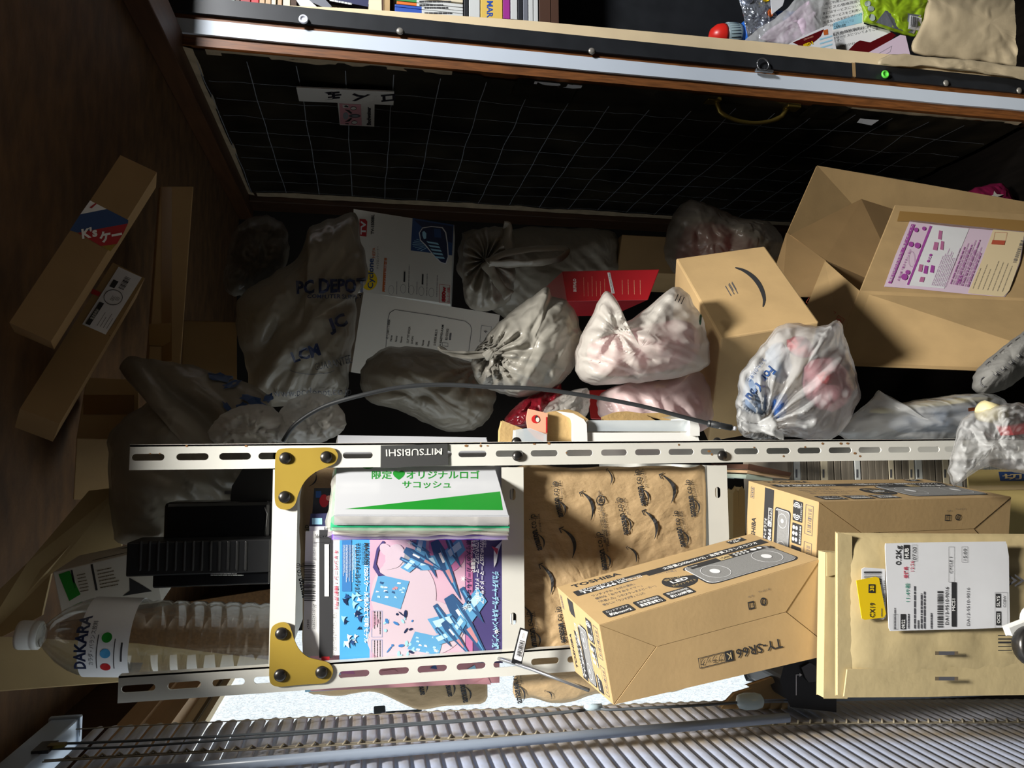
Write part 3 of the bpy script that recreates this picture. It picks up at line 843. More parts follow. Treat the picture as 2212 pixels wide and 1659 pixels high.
# ------------------------------------------------------------------ the two radio cartons
def radio_carton(c, label, lite=False):
    A, B, C_, Dd, E_, F, G, H = c
    t = thing('radio_carton', (A + E_) / 2, label, 'box', 'radio cartons')
    body = MB(); body.hexa([Dd, C_, A, B, F, E_, G, H], 'cardboard')
    f = Face(Dd, C_, B, A); w, h = f.w, f.h
    body.text(f, 'TOSHIBA', w * .055, h * .865, h * .105, 'ink', fit=w * .235, bold=.03)
    body.rect(f, w * .035, h * .655, w * .945, h * .125, 'ink')
    body.text(f, '東芝AM/FMステレオラジオ', w * .06, h * .73, h * .05, 'paper_print', 2, fit=w * .22)
    body.text(f, 'TY-SR66', w * .06, h * .665, h * .075, 'paper_print', 2, fit=w * .165, bold=.03)
    body.rect(f, w * .235, h * .668, w * .025, h * .055, 'paper_print', 2); body.text(f, 'K', w * .239, h * .674, h * .055, 'ink', 3, bold=.02)
    body.frame(f, w * .262, h * .668, w * .085, h * .055, .0006, 'paper_print', 2); body.text(f, 'ブラック', w * .267, h * .675, h * .05, 'paper_print', 2, fit=w * .075)
    body.text(f, '大容量(2000mW×2)・高音質ステレオラジオ', w * .46, h * .69, h * .07, 'paper_print', 2, fit=w * .48, bold=.015)
    body.rect(f, w * .85, h * .865, w * .085, h * .095, 'ink'); body.text(f, 'ワイド', w * .858, h * .915, h * .045, 'paper_print', 2, fit=w * .068, bold=.02); body.text(f, 'FM', w * .872, h * .872, h * .045, 'paper_print', 2, bold=.02)
    for i, s_ in enumerate(('ワンタッチの「お好み選局」', '便利な「おやすみタイマー」', '「外部入力」つき(ステレオスピーカー)', '懐かしい「ラジオ文字」にじむ')):
        body.text(f, s_, w * (.085 + .0 * i), h * (.555 - .082 * i), h * .052, 'ink_grey', fit=w * (.20, .215, .26, .19)[i])
    for i, (a, b) in enumerate((('ロッドアンテナ', '約8mm×2'), ('大容量電池収納', '高音質省電力'), ('電池持続時間', '約160時間'))):
        x = w * (.055 + .135 * i); body.rrect(f, x, h * .06, w * .118, h * .155, h * .02, 'ink')
        body.text(f, a, x + w * .012, h * .15, h * .045, 'paper_print', 2, fit=w * .094); body.text(f, b, x + w * .012, h * .08, h * .06, 'paper_print', 2, fit=w * .094, bold=.02)
    body.frame(f, w * .36, h * .585, w * .135, h * .055, .0005, 'ink_grey'); body.text(f, '肩ベルト 付属', w * .37, h * .597, h * .045, 'ink_grey', fit=w * .115)
    body.ell(f, w * .45, h * .37, w * .075, h * .16, 'ink', n=28)
    body.text(f, '役に立つ', w * .45, h * .43, h * .05, 'cardboard_pale', 2, al='C'); body.text(f, 'LED', w * .45, h * .345, h * .085, 'paper_print', 2, al='C', bold=.03); body.text(f, 'スポットライト', w * .45, h * .275, h * .05, 'cardboard_pale', 2, al='C', fit=w * .11)
    def radio(x, y, ww, hh, r, body, f):
        body.rrect(f, x - .0015, y - .0015, ww + .003, hh + .003, r, 'ink'); body.rrect(f, x, y, ww, hh, r, 'paper_white', 2); body.rrect(f, x + .0006, y + .0006, ww - .0012, hh - .0012, r, 'mesh_grey', 3)
        body.rect(f, x + r * .6, y + hh * .80, ww - r * 1.2, hh * .185, 'ink', 4)
    x, y, ww, hh = w * .525, h * .115, w * .42, h * .50
    radio(x, y, ww, hh, h * .075, body, f)
    for cx in (.2, .8):
        body.ring(f, x + ww * cx, y + hh * .42, ww * .135, hh * .33, .0006, 'paper_white', 4); body.ell(f, x + ww * cx, y + hh * .44, ww * .045, hh * .12, 'paper_white', 4)
    body.text(f, 'TOSHIBA', x + ww * .06, y + hh * .86, hh * .06, 'paper_print', 5, fit=ww * .09)
    body.rect(f, x + ww * .40, y + hh * .79, ww * .14, hh * .19, 'cardboard_pale', 5); body.text(f, '1048', x + ww * .42, y + hh * .82, hh * .14, 'ink', 6, fit=ww * .1)
    for i in range(4): body.ell(f, x + ww * (.60 + .045 * i), y + hh * .92, ww * .015, hh * .03, 'paper_print', 5, 10); body.ell(f, x + ww * (.60 + .045 * i), y + hh * .84, ww * .015, hh * .03, 'paper_print', 5, 10)
    body.ell(f, x + ww * .82, y + hh * .88, ww * .035, hh * .055, 'paper_print', 5, 12); body.ell(f, x + ww * .89, y + hh * .88, ww * .025, hh * .05, 'paper_print', 5, 12)
    body.rect(f, x + ww * .965, y + hh * .74, ww * .05, hh * .10, 'ink', 4)
    # top end of the carton
    g = Face(F, Dd, A, G); w2, h2 = g.w, g.h
    body.rect(g, w2 * .02, h2 * .60, w2 * .96, h2 * .135, 'ink')
    body.text(g, 'TOSHIBA', w2 * .08, h2 * .86, h2 * .085, 'ink', fit=w2 * .42, bold=.03)
    body.text(g, 'AM/FMステレオラジオ', w2 * .05, h2 * .685, h2 * .045, 'paper_print', 2, fit=w2 * .5); body.text(g, 'TY-SR66', w2 * .06, h2 * .612, h2 * .06, 'paper_print', 2, fit=w2 * .36, bold=.03)
    body.rect(g, w2 * .45, h2 * .61, w2 * .07, h2 * .055, 'paper_print', 2); body.text(g, 'K', w2 * .465, h2 * .615, h2 * .05, 'ink', 3); body.frame(g, w2 * .53, h2 * .61, w2 * .18, h2 * .055, .0005, 'paper_print', 2); body.text(g, 'ブラック', w2 * .545, h2 * .618, h2 * .045, 'paper_print', 2, fit=w2 * .15)
    radio(w2 * .06, h2 * .36, w2 * .68, h2 * .20, h2 * .03, body, g)
    for cx in (.22, .78): body.ring(g, w2 * (.06 + .68 * cx), h2 * .45, w2 * .10, h2 * .065, .0005, 'paper_white', 4); body.ell(g, w2 * (.06 + .68 * cx), h2 * .45, w2 * .03, h2 * .02, 'paper_white', 4, 12)
    for i, x in enumerate((.03, .34, .65)):
        body.rrect(g, w2 * x, h2 * .19, w2 * .28, h2 * .13, h2 * .01, 'ink')
        if i == 2:
            for kk in range(3): body.ring(g, w2 * (x + .10), h2 * .265, w2 * (.03 + .025 * kk), h2 * (.02 + .014 * kk), .0009, 'paper_print', 2, 12, math.pi * .55, math.pi * 1.45); body.ring(g, w2 * (x + .18), h2 * .265, w2 * (.03 + .025 * kk), h2 * (.02 + .014 * kk), .0009, 'paper_print', 2, 12, -math.pi * .45, math.pi * .45)
            body.text(g, 'ステレオスピーカー', w2 * (x + .02), h2 * .197, h2 * .022, 'paper_print', 2, fit=w2 * .24)
        elif i == 1:
            for a in range(3):
                for b in range(2): body.ell(g, w2 * (x + .06 + .08 * a), h2 * (.295 - .038 * b), w2 * .028, h2 * .016, 'paper_print', 2, 12)
            body.text(g, '簡単お好み選局', w2 * (x + .02), h2 * .197, h2 * .024, 'paper_print', 2, fit=w2 * .24)
        else: body.text(g, '高感度受信', w2 * (x + .03), h2 * .25, h2 * .03, 'paper_print', 2, fit=w2 * .2)
    for x0_, ww_ in ((.52, .40), (.06, .36)):
        body.frame(g, w2 * x0_, h2 * .055, w2 * ww_, h2 * .10, .0006, 'ink_grey')
        body.bars(g, w2 * (x0_ + .04), h2 * .075, w2 * (ww_ - .08), h2 * .045, 'ink_grey', 1, 5)
    for i in range(3):
        x = w2 * (.80 + .055 * i) - w2 * .03; body.frame(g, x, h2 * .90, w2 * .05, h2 * .055, .0005, 'ink_grey'); body.rect(g, x + w2 * .015, h2 * .915, w2 * .02, h2 * .025, 'ink_grey')
    body.build('carton_body', t, bevel=0.0022)
    # bottom end closed by four folded flaps
    e = Face(F, E_, C_, Dd); w3, h3 = e.w, e.h
    p1, p2 = (w3 * .215, h3 * .56), (w3 * .80, h3 * .56)
    def flap(pts, lift, deco=None):
        m = MB(); cx = sum(p[0] for p in pts) / len(pts); cy = sum(p[1] for p in pts) / len(pts)
        q = [(cx + (x - cx) * .993, cy + (y - cy) * .988) for x, y in pts]
        m.slab([e.pt(x, y, lift) for x, y in q], e.n * -0.0007, 'cardboard')
        if deco: deco(m)
        m.build('end_flap', t)
    ee = Face(*[e.pt(x, y, 4.2) for x, y in ((0, 0), (w3, 0), (w3, h3), (0, h3))])
    def top_d(m):
        r = On(ee.c[0], ee.n, (0, 0))
        m.ring(ee, w3 * .705, h3 * .735, w3 * .014, h3 * .045, .0012, 'ink'); m.text(ee, '紙', w3 * .697, h3 * .715, h3 * .05, 'ink', rot=180 if False else 0)
        m.frame(ee, w3 * .635, h3 * .69, w3 * .028, h3 * .085, .0011, 'ink'); m.text(ee, 'プラ', w3 * .64, h3 * .715, h3 * .04, 'ink', fit=w3 * .018)
        m.text(ee, 'ダンボール', w3 * .745, h3 * .86, h3 * .025, 'ink_grey', rot=180, fit=w3 * .055); m.text(ee, '袋・PP', w3 * .665, h3 * .84, h3 * .025, 'ink_grey', rot=180)
    def bot_d(m):
        m.text(ee, 'TY-SR66', w3 * .755, h3 * .30, h3 * .145, 'ink', rot=180, fit=w3 * .21, bold=.008)
        m.rect(ee, w3 * .495, h3 * .19, w3 * .036, h3 * .12, 'ink'); m.text(ee, 'K', w3 * .523, h3 * .285, h3 * .10, 'cardboard_pale', 2, rot=180, bold=.02)
        m.frame(ee, w3 * .378, h3 * .19, w3 * .115, h3 * .12, .0006, 'ink'); m.text(ee, 'ブラック', w3 * .485, h3 * .285, h3 * .09, 'ink', rot=180, fit=w3 * .10)
    flap([(0, 0), p1, (0, h3)], 1.9); flap([(w3, 0), (w3, h3), p2], 1.9)
    flap([(0, h3), p1, p2, (w3, h3)], 3.6, top_d); flap([(0, 0), (w3, 0), p2, p1], 3.6, bot_d)
    return t
def hx(lst): return [P(x, y, Y=Y) for x, y, Y in lst]
radio_carton(hx([(1203.4, 1268, .829), (1622, 1153, .832), (1771, 1207, .703), (1294.3, 1349.4, .70), (1808.6, 1410, .709), (1325, 1522, .706), (1243, 1451, .835), (1655, 1324, .839)]),
             'brown radio carton tilted across the left rack post, its folded end facing out')
k_ = 1.09
radio_carton(hx([(1617.4, 1039, .834 * k_), (1996, 1035, .863 * k_), (2183, 1073, .744 * k_), (1768, 1084, .715 * k_), (2174, 1222, .754 * k_), (1760, 1246, .725 * k_), (1611, 1185, .844 * k_), (1988, 1167, .873 * k_)]),
             'brown radio carton behind the large padded mailer with the address label')
# ------------------------------------------------------------------ front right: mailers, device, carton, film bag
def sheet_poly(name, pts, Y, th, m, label, cat, group=None, prints=None, wob=0.0, bevel=0.0008):
    q = [P(x, y, Y=(Y(x, y) if callable(Y) else Y)) for x, y in pts]
    mb = MB().slab(q, (0, th, 0), m)
    n = (q[1] - q[0]).cross(q[2] - q[0])
    if prints: prints(mb, On(q[0], n, (0, 0)))
    return mb.build(name, None, label, cat, group, bevel=bevel)

# padded mailer with the address label: puffed sheet, folded flap at its lower edge, labels as parts
def mailer():
    Ym = 0.665
    t = thing('padded_mailer', P(2000, 1320, Y=Ym), 'large tan padded mailer with white address label and yellow sticker', 'mailer', 'padded mailers in front of the rack')
    mb = MB(); vs = []; fs = []; NX, NYY = 44, 30
    def edge(u, v):
        x = 1806 + (2330 - 1806) * u; yt = 1150.5 + 4 * u; yb = 1500 - 12 * u
        return x, yt + (yb - yt) * v
    def yoff(u, v): 
        r = (1 - (2 * u - 1) ** 8) * (1 - (2 * v - 1) ** 6)
        b = noise.turbulence(V((u * 5, v * 9, 2)), 2, True) - .5
        return Ym - 0.010 * r - 0.0022 * b * r
    for i in range(NX + 1):
        for j in range(NYY + 1):
            u, v = i / NX, j / NYY; x, y = edge(u, v); vs.append(P(x, y, Y=yoff(u, v)))
    for i in range(NX):
        for j in range(NYY): a = i * (NYY + 1) + j; fs.append((a, a + 1, a + NYY + 2, a + NYY + 1))
    W1 = NYY + 1
    loop = [j for j in range(NYY + 1)] + [i * W1 + NYY for i in range(1, NX + 1)] + [NX * W1 + j for j in range(NYY - 1, -1, -1)] + [i * W1 for i in range(NX - 1, 0, -1)]
    base = len(vs)
    for q in loop: vs.append(vs[q] + (vs[q] - EYE).normalized() * 0.014)
    nL = len(loop)
    for a in range(nL): b = (a + 1) % nL; fs.append((loop[b], loop[a], base + a, base + b))
    fs.append(tuple(base + a for a in range(nL)))
    mb.add(vs, fs, 'mailer_kraft', True)
    yo = On(P(2000, 1300, Y=Ym - 0.0135), (0, 1, 0), (0, 0))
    for (x, y) in ((2168, 1418), (2140, 1310)):
        for k in range(5 if y > 1400 else 9): mb.rect(yo, x - 12, -(y - 12 - k * 8 + (30 if y < 1400 else 0)), 30, rnd.choice((2, 3, 4)), 'ink', 1)
    for k in range(3): # arrow chevrons
        X0 = 2182 + k * 16
        mb.add([yo.pt(X0 - 22, -1240), yo.pt(X0, -1254), yo.pt(X0 - 22, -1268), yo.pt(X0 - 22, -1264), yo.pt(X0 - 8, -1254), yo.pt(X0 - 22, -1244)], [tuple(range(6))], 'ink_grey')
    for (y) in (1411, 1466):
        mb.rect(yo, 2028, -y - 4, 34, 8, 'ink_grey'); mb.rect(yo, 2020, -y - 4, 8, 8, 'ink_faint'); mb.rect(yo, 2062, -y - 4, 8, 8, 'ink_faint')
    mb.build('mailer_body', t)
    MB().slab([P(x, y, Y=Ym - 0.0065) for x, y in ((1829, 1446), (1900, 1445), (1960, 1443), (2010, 1447), (2020, 1441), (2100, 1440), (2200, 1433), (2330, 1430), (2330, 1497), (2120, 1500), (1990, 1503), (1822, 1504))], (0, -0.0018, 0), 'mailer_kraft').build('closing_flap', t, bevel=0.0006)
    MB().slab([P(x, y, Y=Ym - 0.002) for x, y in ((1806, 1151), (1833, 1158), (1834, 1300), (1832, 1450), (1821, 1504), (1806, 1501))], (0, -0.004, 0), 'mailer_kraft').build('side_seam', t, bevel=0.001)
    # labels
    lab = lambda pts, m, dz: MB().slab([P(x, y, Y=Ym - dz) for x, y in pts], (0, 0.0006, 0), m)
    z = lambda u, v: (1880 + u / 6.663, 1150 + v / 6.663)
    L = lab([z(*p) for p in ((222, 160), (600, 148), (1200, 140), (1950, 132), (1968, 180), (1995, 345), (2000, 760), (2010, 1370), (1500, 1390), (900, 1405), (290, 1420), (268, 1380), (240, 800), (215, 200))], 'paper_white', 0.0150)
    o = On(P(2000, 1250, Y=Ym - 0.0150), (0, 1, 0), (0, 0), *UP, lift=0.0004)
    def t_(s, u, v, size, fit=None, m='ink', bold=0.0, l=1): L.text(o.at(z(u, v)), s, 0, 0, size / 6.663, m, l, fit=None if fit is None else fit / 6.663, bold=bold)
    def r_(u, v, w, h, m='ink', l=1): L.rect(o.at(z(u, v)), 0, 0, w / 6.663, h / 6.663, m, l)  # w runs up, h runs left, from lower right corner
    def fr_(u, v, w, h, m='ink'): L.frame(o.at(z(u, v)), 0, 0, w / 6.663, h / 6.663, 0.45, m)
    t_('0.2Kg', 440, 470, 105, 280, bold=.015)
    r_(565, 385, 205, 85); t_('HUB', 552, 372, 80, 145, 'paper_print', .03, 2)
    fr_(675, 415, 235, 78); t_('07:00', 660, 395, 75, 185)
    r_(510, 1395, 220, 75); t_('09/22', 500, 1385, 70, 130, 'paper_print', .02, 2); fr_(400, 1395, 220, 70)
    L.lines(o.at(z(360, 1395)), 0, 0, 420 / 6.663, 1, 1, 2.0, 'ink_grey', 1, 3)
    L.lines(o.at(z(560, 1385)), 0, 0, 290 / 6.663, 1, 1, 3.0, 'ink_grey', 1, 4)
    t_('11:49着', 565, 1000, 75, 270, 'green_ink'); t_('愛媛県', 540, 660, 70, 170, 'red_ink', .02); t_('12:26', 630, 560, 75, 150, 'red_ink')
    for i, (u, w) in enumerate(((650, 720), (700, 150), (745, 620), (790, 720))): L.lines(o.at(z(u, 1385)), 0, 0, w / 6.663, 1, 1, 3.2, 'ink_grey', 1, 10 + i)
    L.lines(o.at(z(890, 1385)), 0, 0, 340 / 6.663, 1, 1, 3.4, 'ink_grey', 1, 31)
    L.bars(o.at(z(1050, 1370)), 0, 0, 530 / 6.663, 85 / 6.663, 'ink', 1, 3, 60)
    t_('DA13-9510-9016', 1125, 1330, 65, 545, bold=.01)
    r_(1240, 1358, 640, 70); t_('MCS1', 1222, 1130, 65, 175, 'paper_print', .02, 2); fr_(1210, 716, 508, 82); t_('CYCLE 1', 1180, 590, 65, 235)
    t_('DA13-9510-9016', 1430, 1345, 62, 550, 'ink_grey'); fr_(1405, 432, 225, 88); t_('15:00', 1385, 400, 65, 165)
    r_(1880, 1338, 200, 70); t_('OCS1', 1868, 1310, 60, 140, 'paper_print', .02, 2); r_(1875, 1082, 200, 72); t_('SLYS', 1862, 1065, 62, 150, 'paper_print', .02, 2)
    t_('CC8W', 1950, 1080, 55, 170, 'ink_grey'); fr_(1975, 1375, 510, 180, 'ink_grey')
    L.build('address_label', t, label='white printed address label')
    L = lab([(1862, 1229), (1868, 1226), (1912, 1229), (1914, 1334), (1908, 1338), (1861, 1333)], 'paper_white', 0.0128)
    o2 = On(P(1890, 1250, Y=Ym - 0.0128), (0, 1, 0), (0, 0), (1, 0), (0, -1), 0.0004)
    L.bars(o2.at((1866, 1262), (0, -1), (1, 0)), 0, 0, 28, 38, 'ink', 1, 9, 17)
    L.text(o2.at((1912, 1300), *UP), 'DA01-36220', 0, 0, 6, 'ink', fit=46); L.build('barcode_label', t)
    L = lab([(1850, 1254), (1892, 1246), (1899, 1249), (1914, 1326), (1910, 1334), (1868, 1339), (1862, 1336)], 'yellow_sticker', 0.0140)
    o3 = On(P(1880, 1290, Y=Ym - 0.0140), (0, 1, 0), (0, 0), (0.02, -1), (-1, -0.02), 0.0004)
    L.text(o3.at((1889, 1334)), 'CX19', 0, 0, 15, 'ink', fit=32, bold=.01); L.rect(o3.at((1890, 1281)), 0, 0, 19, 14, 'ink'); L.text(o3.at((1888, 1277)), '38', 0, 0, 13, 'yellow_sticker', 2, fit=12, bold=.02)
    L.lines(o3.at((1905, 1332)), 0, 0, 26, 1, 1, 1.6, 'ink_grey'); L.build('yellow_sticker', t)
mailer()
sheet_poly('padded_mailer', [(1784, 1193), (1830, 1196), (1830, 1508), (1780, 1508)], 0.69, 0.012, 'mailer_kraft', 'tan padded mailer mostly hidden, only a narrow strip showing behind the labelled mailer', 'mailer', 'padded mailers in front of the rack',
           lambda mb, o: mb.slab([o.pt(1786, -1195, 2), o.pt(1806, -1197, 2), o.pt(1806, -1240, 2), o.pt(1786, -1244, 2)], (0, -0.001, 0), 'mailer_kraft'), bevel=0.002)
# black device behind the second mailer, with a grey slot and white guide marks
t = thing('label_device', P(1735, 1470, Y=0.80), 'black plastic device with a grey slot under the tilted radio carton', 'device')
mb = MB().slab([P(x, y, Y=0.80) for x, y in ((1700, 1440), (1706, 1420), (1800, 1400), (1800, 1530), (1712, 1520), (1704, 1500), (1692, 1470))], (0, 0.10, 0), 'black_plastic')
o = On(P(1735, 1470, Y=0.80), (0, 1, 0), (0, 0))
for p in ([(1719, 1502), (1721, 1502), (1721, 1457), (1719, 1457)], [(1719, 1459), (1728, 1459), (1728, 1457), (1719, 1457)], [(1727, 1462), (1733, 1458), (1727, 1454)], [(1766, 1437), (1777, 1434), (1777, 1436), (1768, 1439)], [(1776, 1434), (1780, 1450), (1778, 1450), (1775, 1437)]):
    mb.add([o.pt(x, -y) for x, y in p], [tuple(range(len(p)))], 'paper_white')
mb.build('housing', t, bevel=0.004)
MB().slab([P(x, y, Y=0.797) for x, y in ((1734, 1443), (1750, 1434), (1760, 1440), (1766, 1462), (1764, 1470), (1748, 1472), (1742, 1464))], (0, 0.004, 0), 'ink_grey').build('slot', t, bevel=0.001)
# cardboard flaps low between carton and blind
sheet_poly('cardboard_offcut', [(1588, 1500), (1660, 1478), (1672, 1478), (1700, 1505), (1700, 1530), (1560, 1530)], 0.84, 0.006, 'cardboard_brown', 'brown cardboard offcut wedged beside the black device above the blind', 'cardboard')
sheet_poly('cardboard_offcut', [(1618, 1482), (1672, 1464), (1675, 1472), (1640, 1490)], 0.825, 0.006, 'cardboard_brown', 'small folded cardboard flap right under the tilted radio carton', 'cardboard')
sheet_poly('mirror_strip', [(1560, 1521), (1640, 1512), (1900, 1507), (2080, 1500), (2230, 1490), (2230, 1496), (2060, 1506), (1900, 1511), (1640, 1518)], 0.84, 0.004, 'alu', 'thin pale metal strip running along under the padded mailers', 'metal strip')

# yellow tan carton with a blue printed label, upper right of the second radio carton
t = thing('shipping_carton', P(2150, 1080, Y=1.03), 'tan carton with blue printed label at the end of the radio carton', 'box')
mb = MB().hexa(hx([(2095, 1060, .985), (2300, 1058, .985), (2088, 1015, 1.075), (2290, 1013, 1.075), (2100, 1250, .985), (2300, 1250, .985), (2096, 1200, 1.075), (2290, 1200, 1.075)]), 'olive_card')
f = Face(P(2095, 1060, Y=.985), P(2300, 1058, Y=.985), P(2290, 1013, Y=1.075), P(2088, 1015, Y=1.075)); mb.rect(f, f.w * .33, f.h * .42, f.w * .67, f.h * .45, 'blue_dark')
mb.text(f, '切手払い', f.w * .36, f.h * .5, f.h * .3, 'cardboard_pale', 2, bold=.02)
mb.build('carton_body', t, bevel=0.0025)
MB().slab([f.pt(0, f.h * .0, 2), f.pt(f.w, 0, 2), f.pt(f.w, f.h * .22, 2), f.pt(0, f.h * .2, 2)], (0, 0, 0.001), 'cardboard_pale').build('carton_flap', t)

# clear film bag over the post at the lower right
bg = Bag([(2062, 960), (2075, 905), (2120, 885), (2170, 872), (2230, 880), (2260, 960), (2240, 1030), (2140, 1008), (2090, 1030), (2058, 1052), (2046, 1020)], 0.80, 0.09, 21, amp=0.012, freq=30, c=(2150, 955), smooth=2)
def fill(t, b):
    MB().lathe(P(2168, 898, Y=0.80), (0.2, 0, 1), [(0.004, 0), (0.012, 0.004), (0.013, 0.03), (0.006, 0.035)], 'fill_yellow', 14).build('content', t)
    MB().slab([P(x, y, Y=0.80) for x, y in ((2180, 918), (2240, 912), (2240, 935), (2190, 940))], (0, 0.02, 0), 'fill_red').build('content', t)
bag_thing('film_bag', 'crinkled clear film bag lying over the right end of the white rack post', 'bag', bg, 'bag_film', parts=fill)
# white device with grey wheel at the right edge
t = thing('tape_dispenser', P(2200, 1390, Y=0.60), 'white plastic gadget with grey wheel at the edge of the labelled mailer', 'gadget')
MB().lathe(P(2222, 1395, Y=0.60), (0.15, -1, 0.1), [(0.0165, 0), (0.0175, 0.002), (0.0175, 0.010), (0.015, 0.013), (0.006, 0.013), (0.006, 0.016), (0.001, 0.017)], 'bolt_dark', 26).build('wheel', t)
MB().lathe(P(2235, 1345, Y=0.62), (0.3, -1, 0.2), [(0.013, 0), (0.016, 0.004), (0.016, 0.012), (0.012, 0.018), (0.001, 0.02)], 'white_plastic', 24).slab([P(x, y, Y=0.605) for x, y in ((2183, 1358), (2230, 1340), (2240, 1372), (2190, 1376))], (0, 0.008, 0), 'white_plastic').build('housing', t, bevel=0.001)

# ------------------------------------------------------------------ on the rack
# bottle
cx0, cx1 = P(30, 1368, Y=0.98), P(584, 1378, Y=0.98)
ax = V((cx0.x - cx1.x, 0, cx0.z - cx1.z)); HB = ax.length; bz = V((cx1.x - 0.004, 0.985, 1.9950))
t = thing('drink_bottle', bz, 'clear plastic drink bottle with white cap and white label on the top shelf', 'bottle')
k = HB * 1.045 / 0.33
pr = [(0.040, 0), (0.0445, 0.004), (0.047, 0.012), (0.0478, 0.03), (0.0450, 0.036), (0.0478, 0.043)]
for i in range(5): z = 0.055 + 0.022 * i; pr += [(0.0478, z), (0.0448, z + 0.004), (0.0478, z + 0.009)]
pr += [(0.0478, 0.168), (0.0455, 0.174), (0.049, 0.182), (0.049, 0.243), (0.0475, 0.250), (0.043, 0.262), (0.034, 0.278), (0.022, 0.292), (0.0155, 0.298), (0.0145, 0.301), (0.0145, 0.304)]
MB().lathe(bz, ax, [(r * k, z * k) for r, z in pr], 'pet_clear', 36).build('bottle_body', t)
cp = [(0.0155, 0.304), (0.0178, 0.3045), (0.0178, 0.311), (0.0172, 0.312), (0.0180, 0.313), (0.0183, 0.326), (0.0175, 0.3295), (0.002, 0.330)]
MB().lathe(bz, ax, [(r * k, z * k) for r, z in cp], 'white_plastic', 30).build('cap', t, label='white screw cap')
axn = ax.normalized(); RB = 0.0496 * k
class Wrap:
    def pt(s, x, y, l=1):
        a = x / RB; r = RB + 0.0003 * l
        side = V((1, 0, 0)) - axn * axn.x; side.normalize(); fw = axn.cross(side); 
        if fw.y > 0: fw = -fw
        return bz + axn * y + (fw * math.cos(a) + side * math.sin(a)) * r
wr = Wrap(); lb = MB(); n = 40; vs = []; fs = []
for i in range(n + 1):
    a = -2.2 + 4.4 * i / n; vs += [wr.pt(a * RB, 0.184 * k, 1), wr.pt(a * RB, 0.243 * k, 1)]
for i in range(n): fs.append((2 * i, 2 * i + 2, 2 * i + 3, 2 * i + 1))
lb.add(vs, fs, 'paper_white', True)
wf = wr; y0 = 0.184 * k
def sub(s, x, y, size, m, fit=None, bold=0): lb.text(wf, s, x, y, size, m, 2, fit=fit, bold=bold, al='C')
sub('DAKARA', 0.002, y0 + 0.044, 0.017, 'navy', 0.062, .03); sub('カラダ・バランス飲料', 0.002, y0 + 0.036, 0.006, 'ink_grey', 0.05)
for i, m in enumerate(('red_print', 'blue_sky', 'green_print')): lb.ell(wf, -0.026 + 0.0175 * i, y0 + 0.0235, 0.0055, 0.0055, m, 2, 16)
for i in range(3): lb.rect(wf, -0.028, y0 + 0.032 - 0.0, 0.040, 0.001, 'ink_grey', 2, 6); lb.rect(wf, -0.028, y0 + 0.014, 0.036, 0.001, 'ink_grey', 2, 6); lb.rect(wf, -0.018, y0 + 0.006, 0.022, 0.002, 'ink_grey', 2, 4)
lb.build('bottle_label', t, label='white label with dark blue capital letters')

# black power units behind the bottle
def pxbox(mb, tl, br, Y, th, m, dx=0.0):
    a = P(tl[0], tl[1], Y=Y); b = P(br[0], br[1], Y=Y)
    return mb.bx((min(a.x, b.x), Y, min(a.z, b.z)), (max(a.x, b.x), Y + th, max(a.z, b.z)), m)
t = thing('battery_charger', P(580, 1240, Y=0.99), 'long black ribbed power unit nearest the clear bottle', 'power unit')
mb = MB(); pxbox(mb, (274, 1172), (583, 1236), 0.962, 0.06, 'black_plastic')
for i in range(13): pxbox(mb, (300 + i * 19, 1168), (305 + i * 19, 1234), 0.9605, 0.004, 'black_plastic')
mb.build('housing', t, bevel=0.007)
mb = MB(); pxbox(mb, (330, 1236), (583, 1262), 0.968, 0.05, 'black_gloss'); o = On(P(450, 1250, Y=0.968), (0, 1, 0), (0, 0))
mb.rect(o, 350, -1238, 68, 4, 'paper_white'); mb.lines(o, 455, -1237, 76, 3, 3.2, 1.6, 'paper_white', 1, 6)
mb.build('base', t, bevel=0.002)
t = thing('power_adapter', P(580, 1125, Y=1.0), 'black rectangular power brick lying above the ribbed unit', 'power adapter')
mb = MB(); pxbox(mb, (354, 1086), (583, 1168), 1.0, 0.05, 'black_gloss'); mb.build('housing', t, bevel=0.005)
MB().tube([P(572, 1096, Y=0.9985), P(577, 1110, Y=0.998), P(572, 1165, Y=0.9985)], 0.0008, 'steel', 6).build('trim_band', t)
t = thing('plug_adapter', P(580, 1055, Y=1.03), 'black plug adapter with two metal prongs beside the rack post', 'plug')
mb = MB().slab([P(x, y, Y=1.03) for x, y in ((503, 1075), (506, 1052), (520, 1030), (530, 1012), (586, 1008), (586, 1090), (505, 1090))], (0, 0.04, 0), 'black_plastic'); mb.build('housing', t, bevel=0.003)
for y in (1064, 1083):
    mb = MB(); pxbox(mb, (485, y - 3), (508, y + 3), 1.045, 0.006, 'steel'); mb.build('prong', t)
# white printed carton behind bottle
t = thing('printed_carton', P(250, 1250, Y=1.06), 'white printed carton behind the bottle with black pictures on its side', 'box')
q = lambda x, y, Y: P(x, y, Y=Y)
mb = MB().hexa(hx([(114, 1236, 1.06), (330, 1184, 1.06), (170, 1200, 1.14), (360, 1160, 1.14), (134, 1330, 1.06), (350, 1300, 1.06), (180, 1300, 1.14), (370, 1270, 1.14)]), 'white_card')
f = Face(q(134, 1330, 1.06), q(350, 1300, 1.06), q(330, 1184, 1.06), q(114, 1236, 1.06))
mb.poly(f, [(f.w * .05, f.h * .92), (f.w * .16, f.h * .95), (f.w * .22, f.h * .40), (f.w * .10, f.h * .30)], 'green_print'); mb.rect(f, f.w * .17, f.h * .55, f.w * .02, f.h * .4, 'ink'); mb.rect(f, f.w * .37, f.h * .42, f.w * .022, f.h * .55, 'ink')
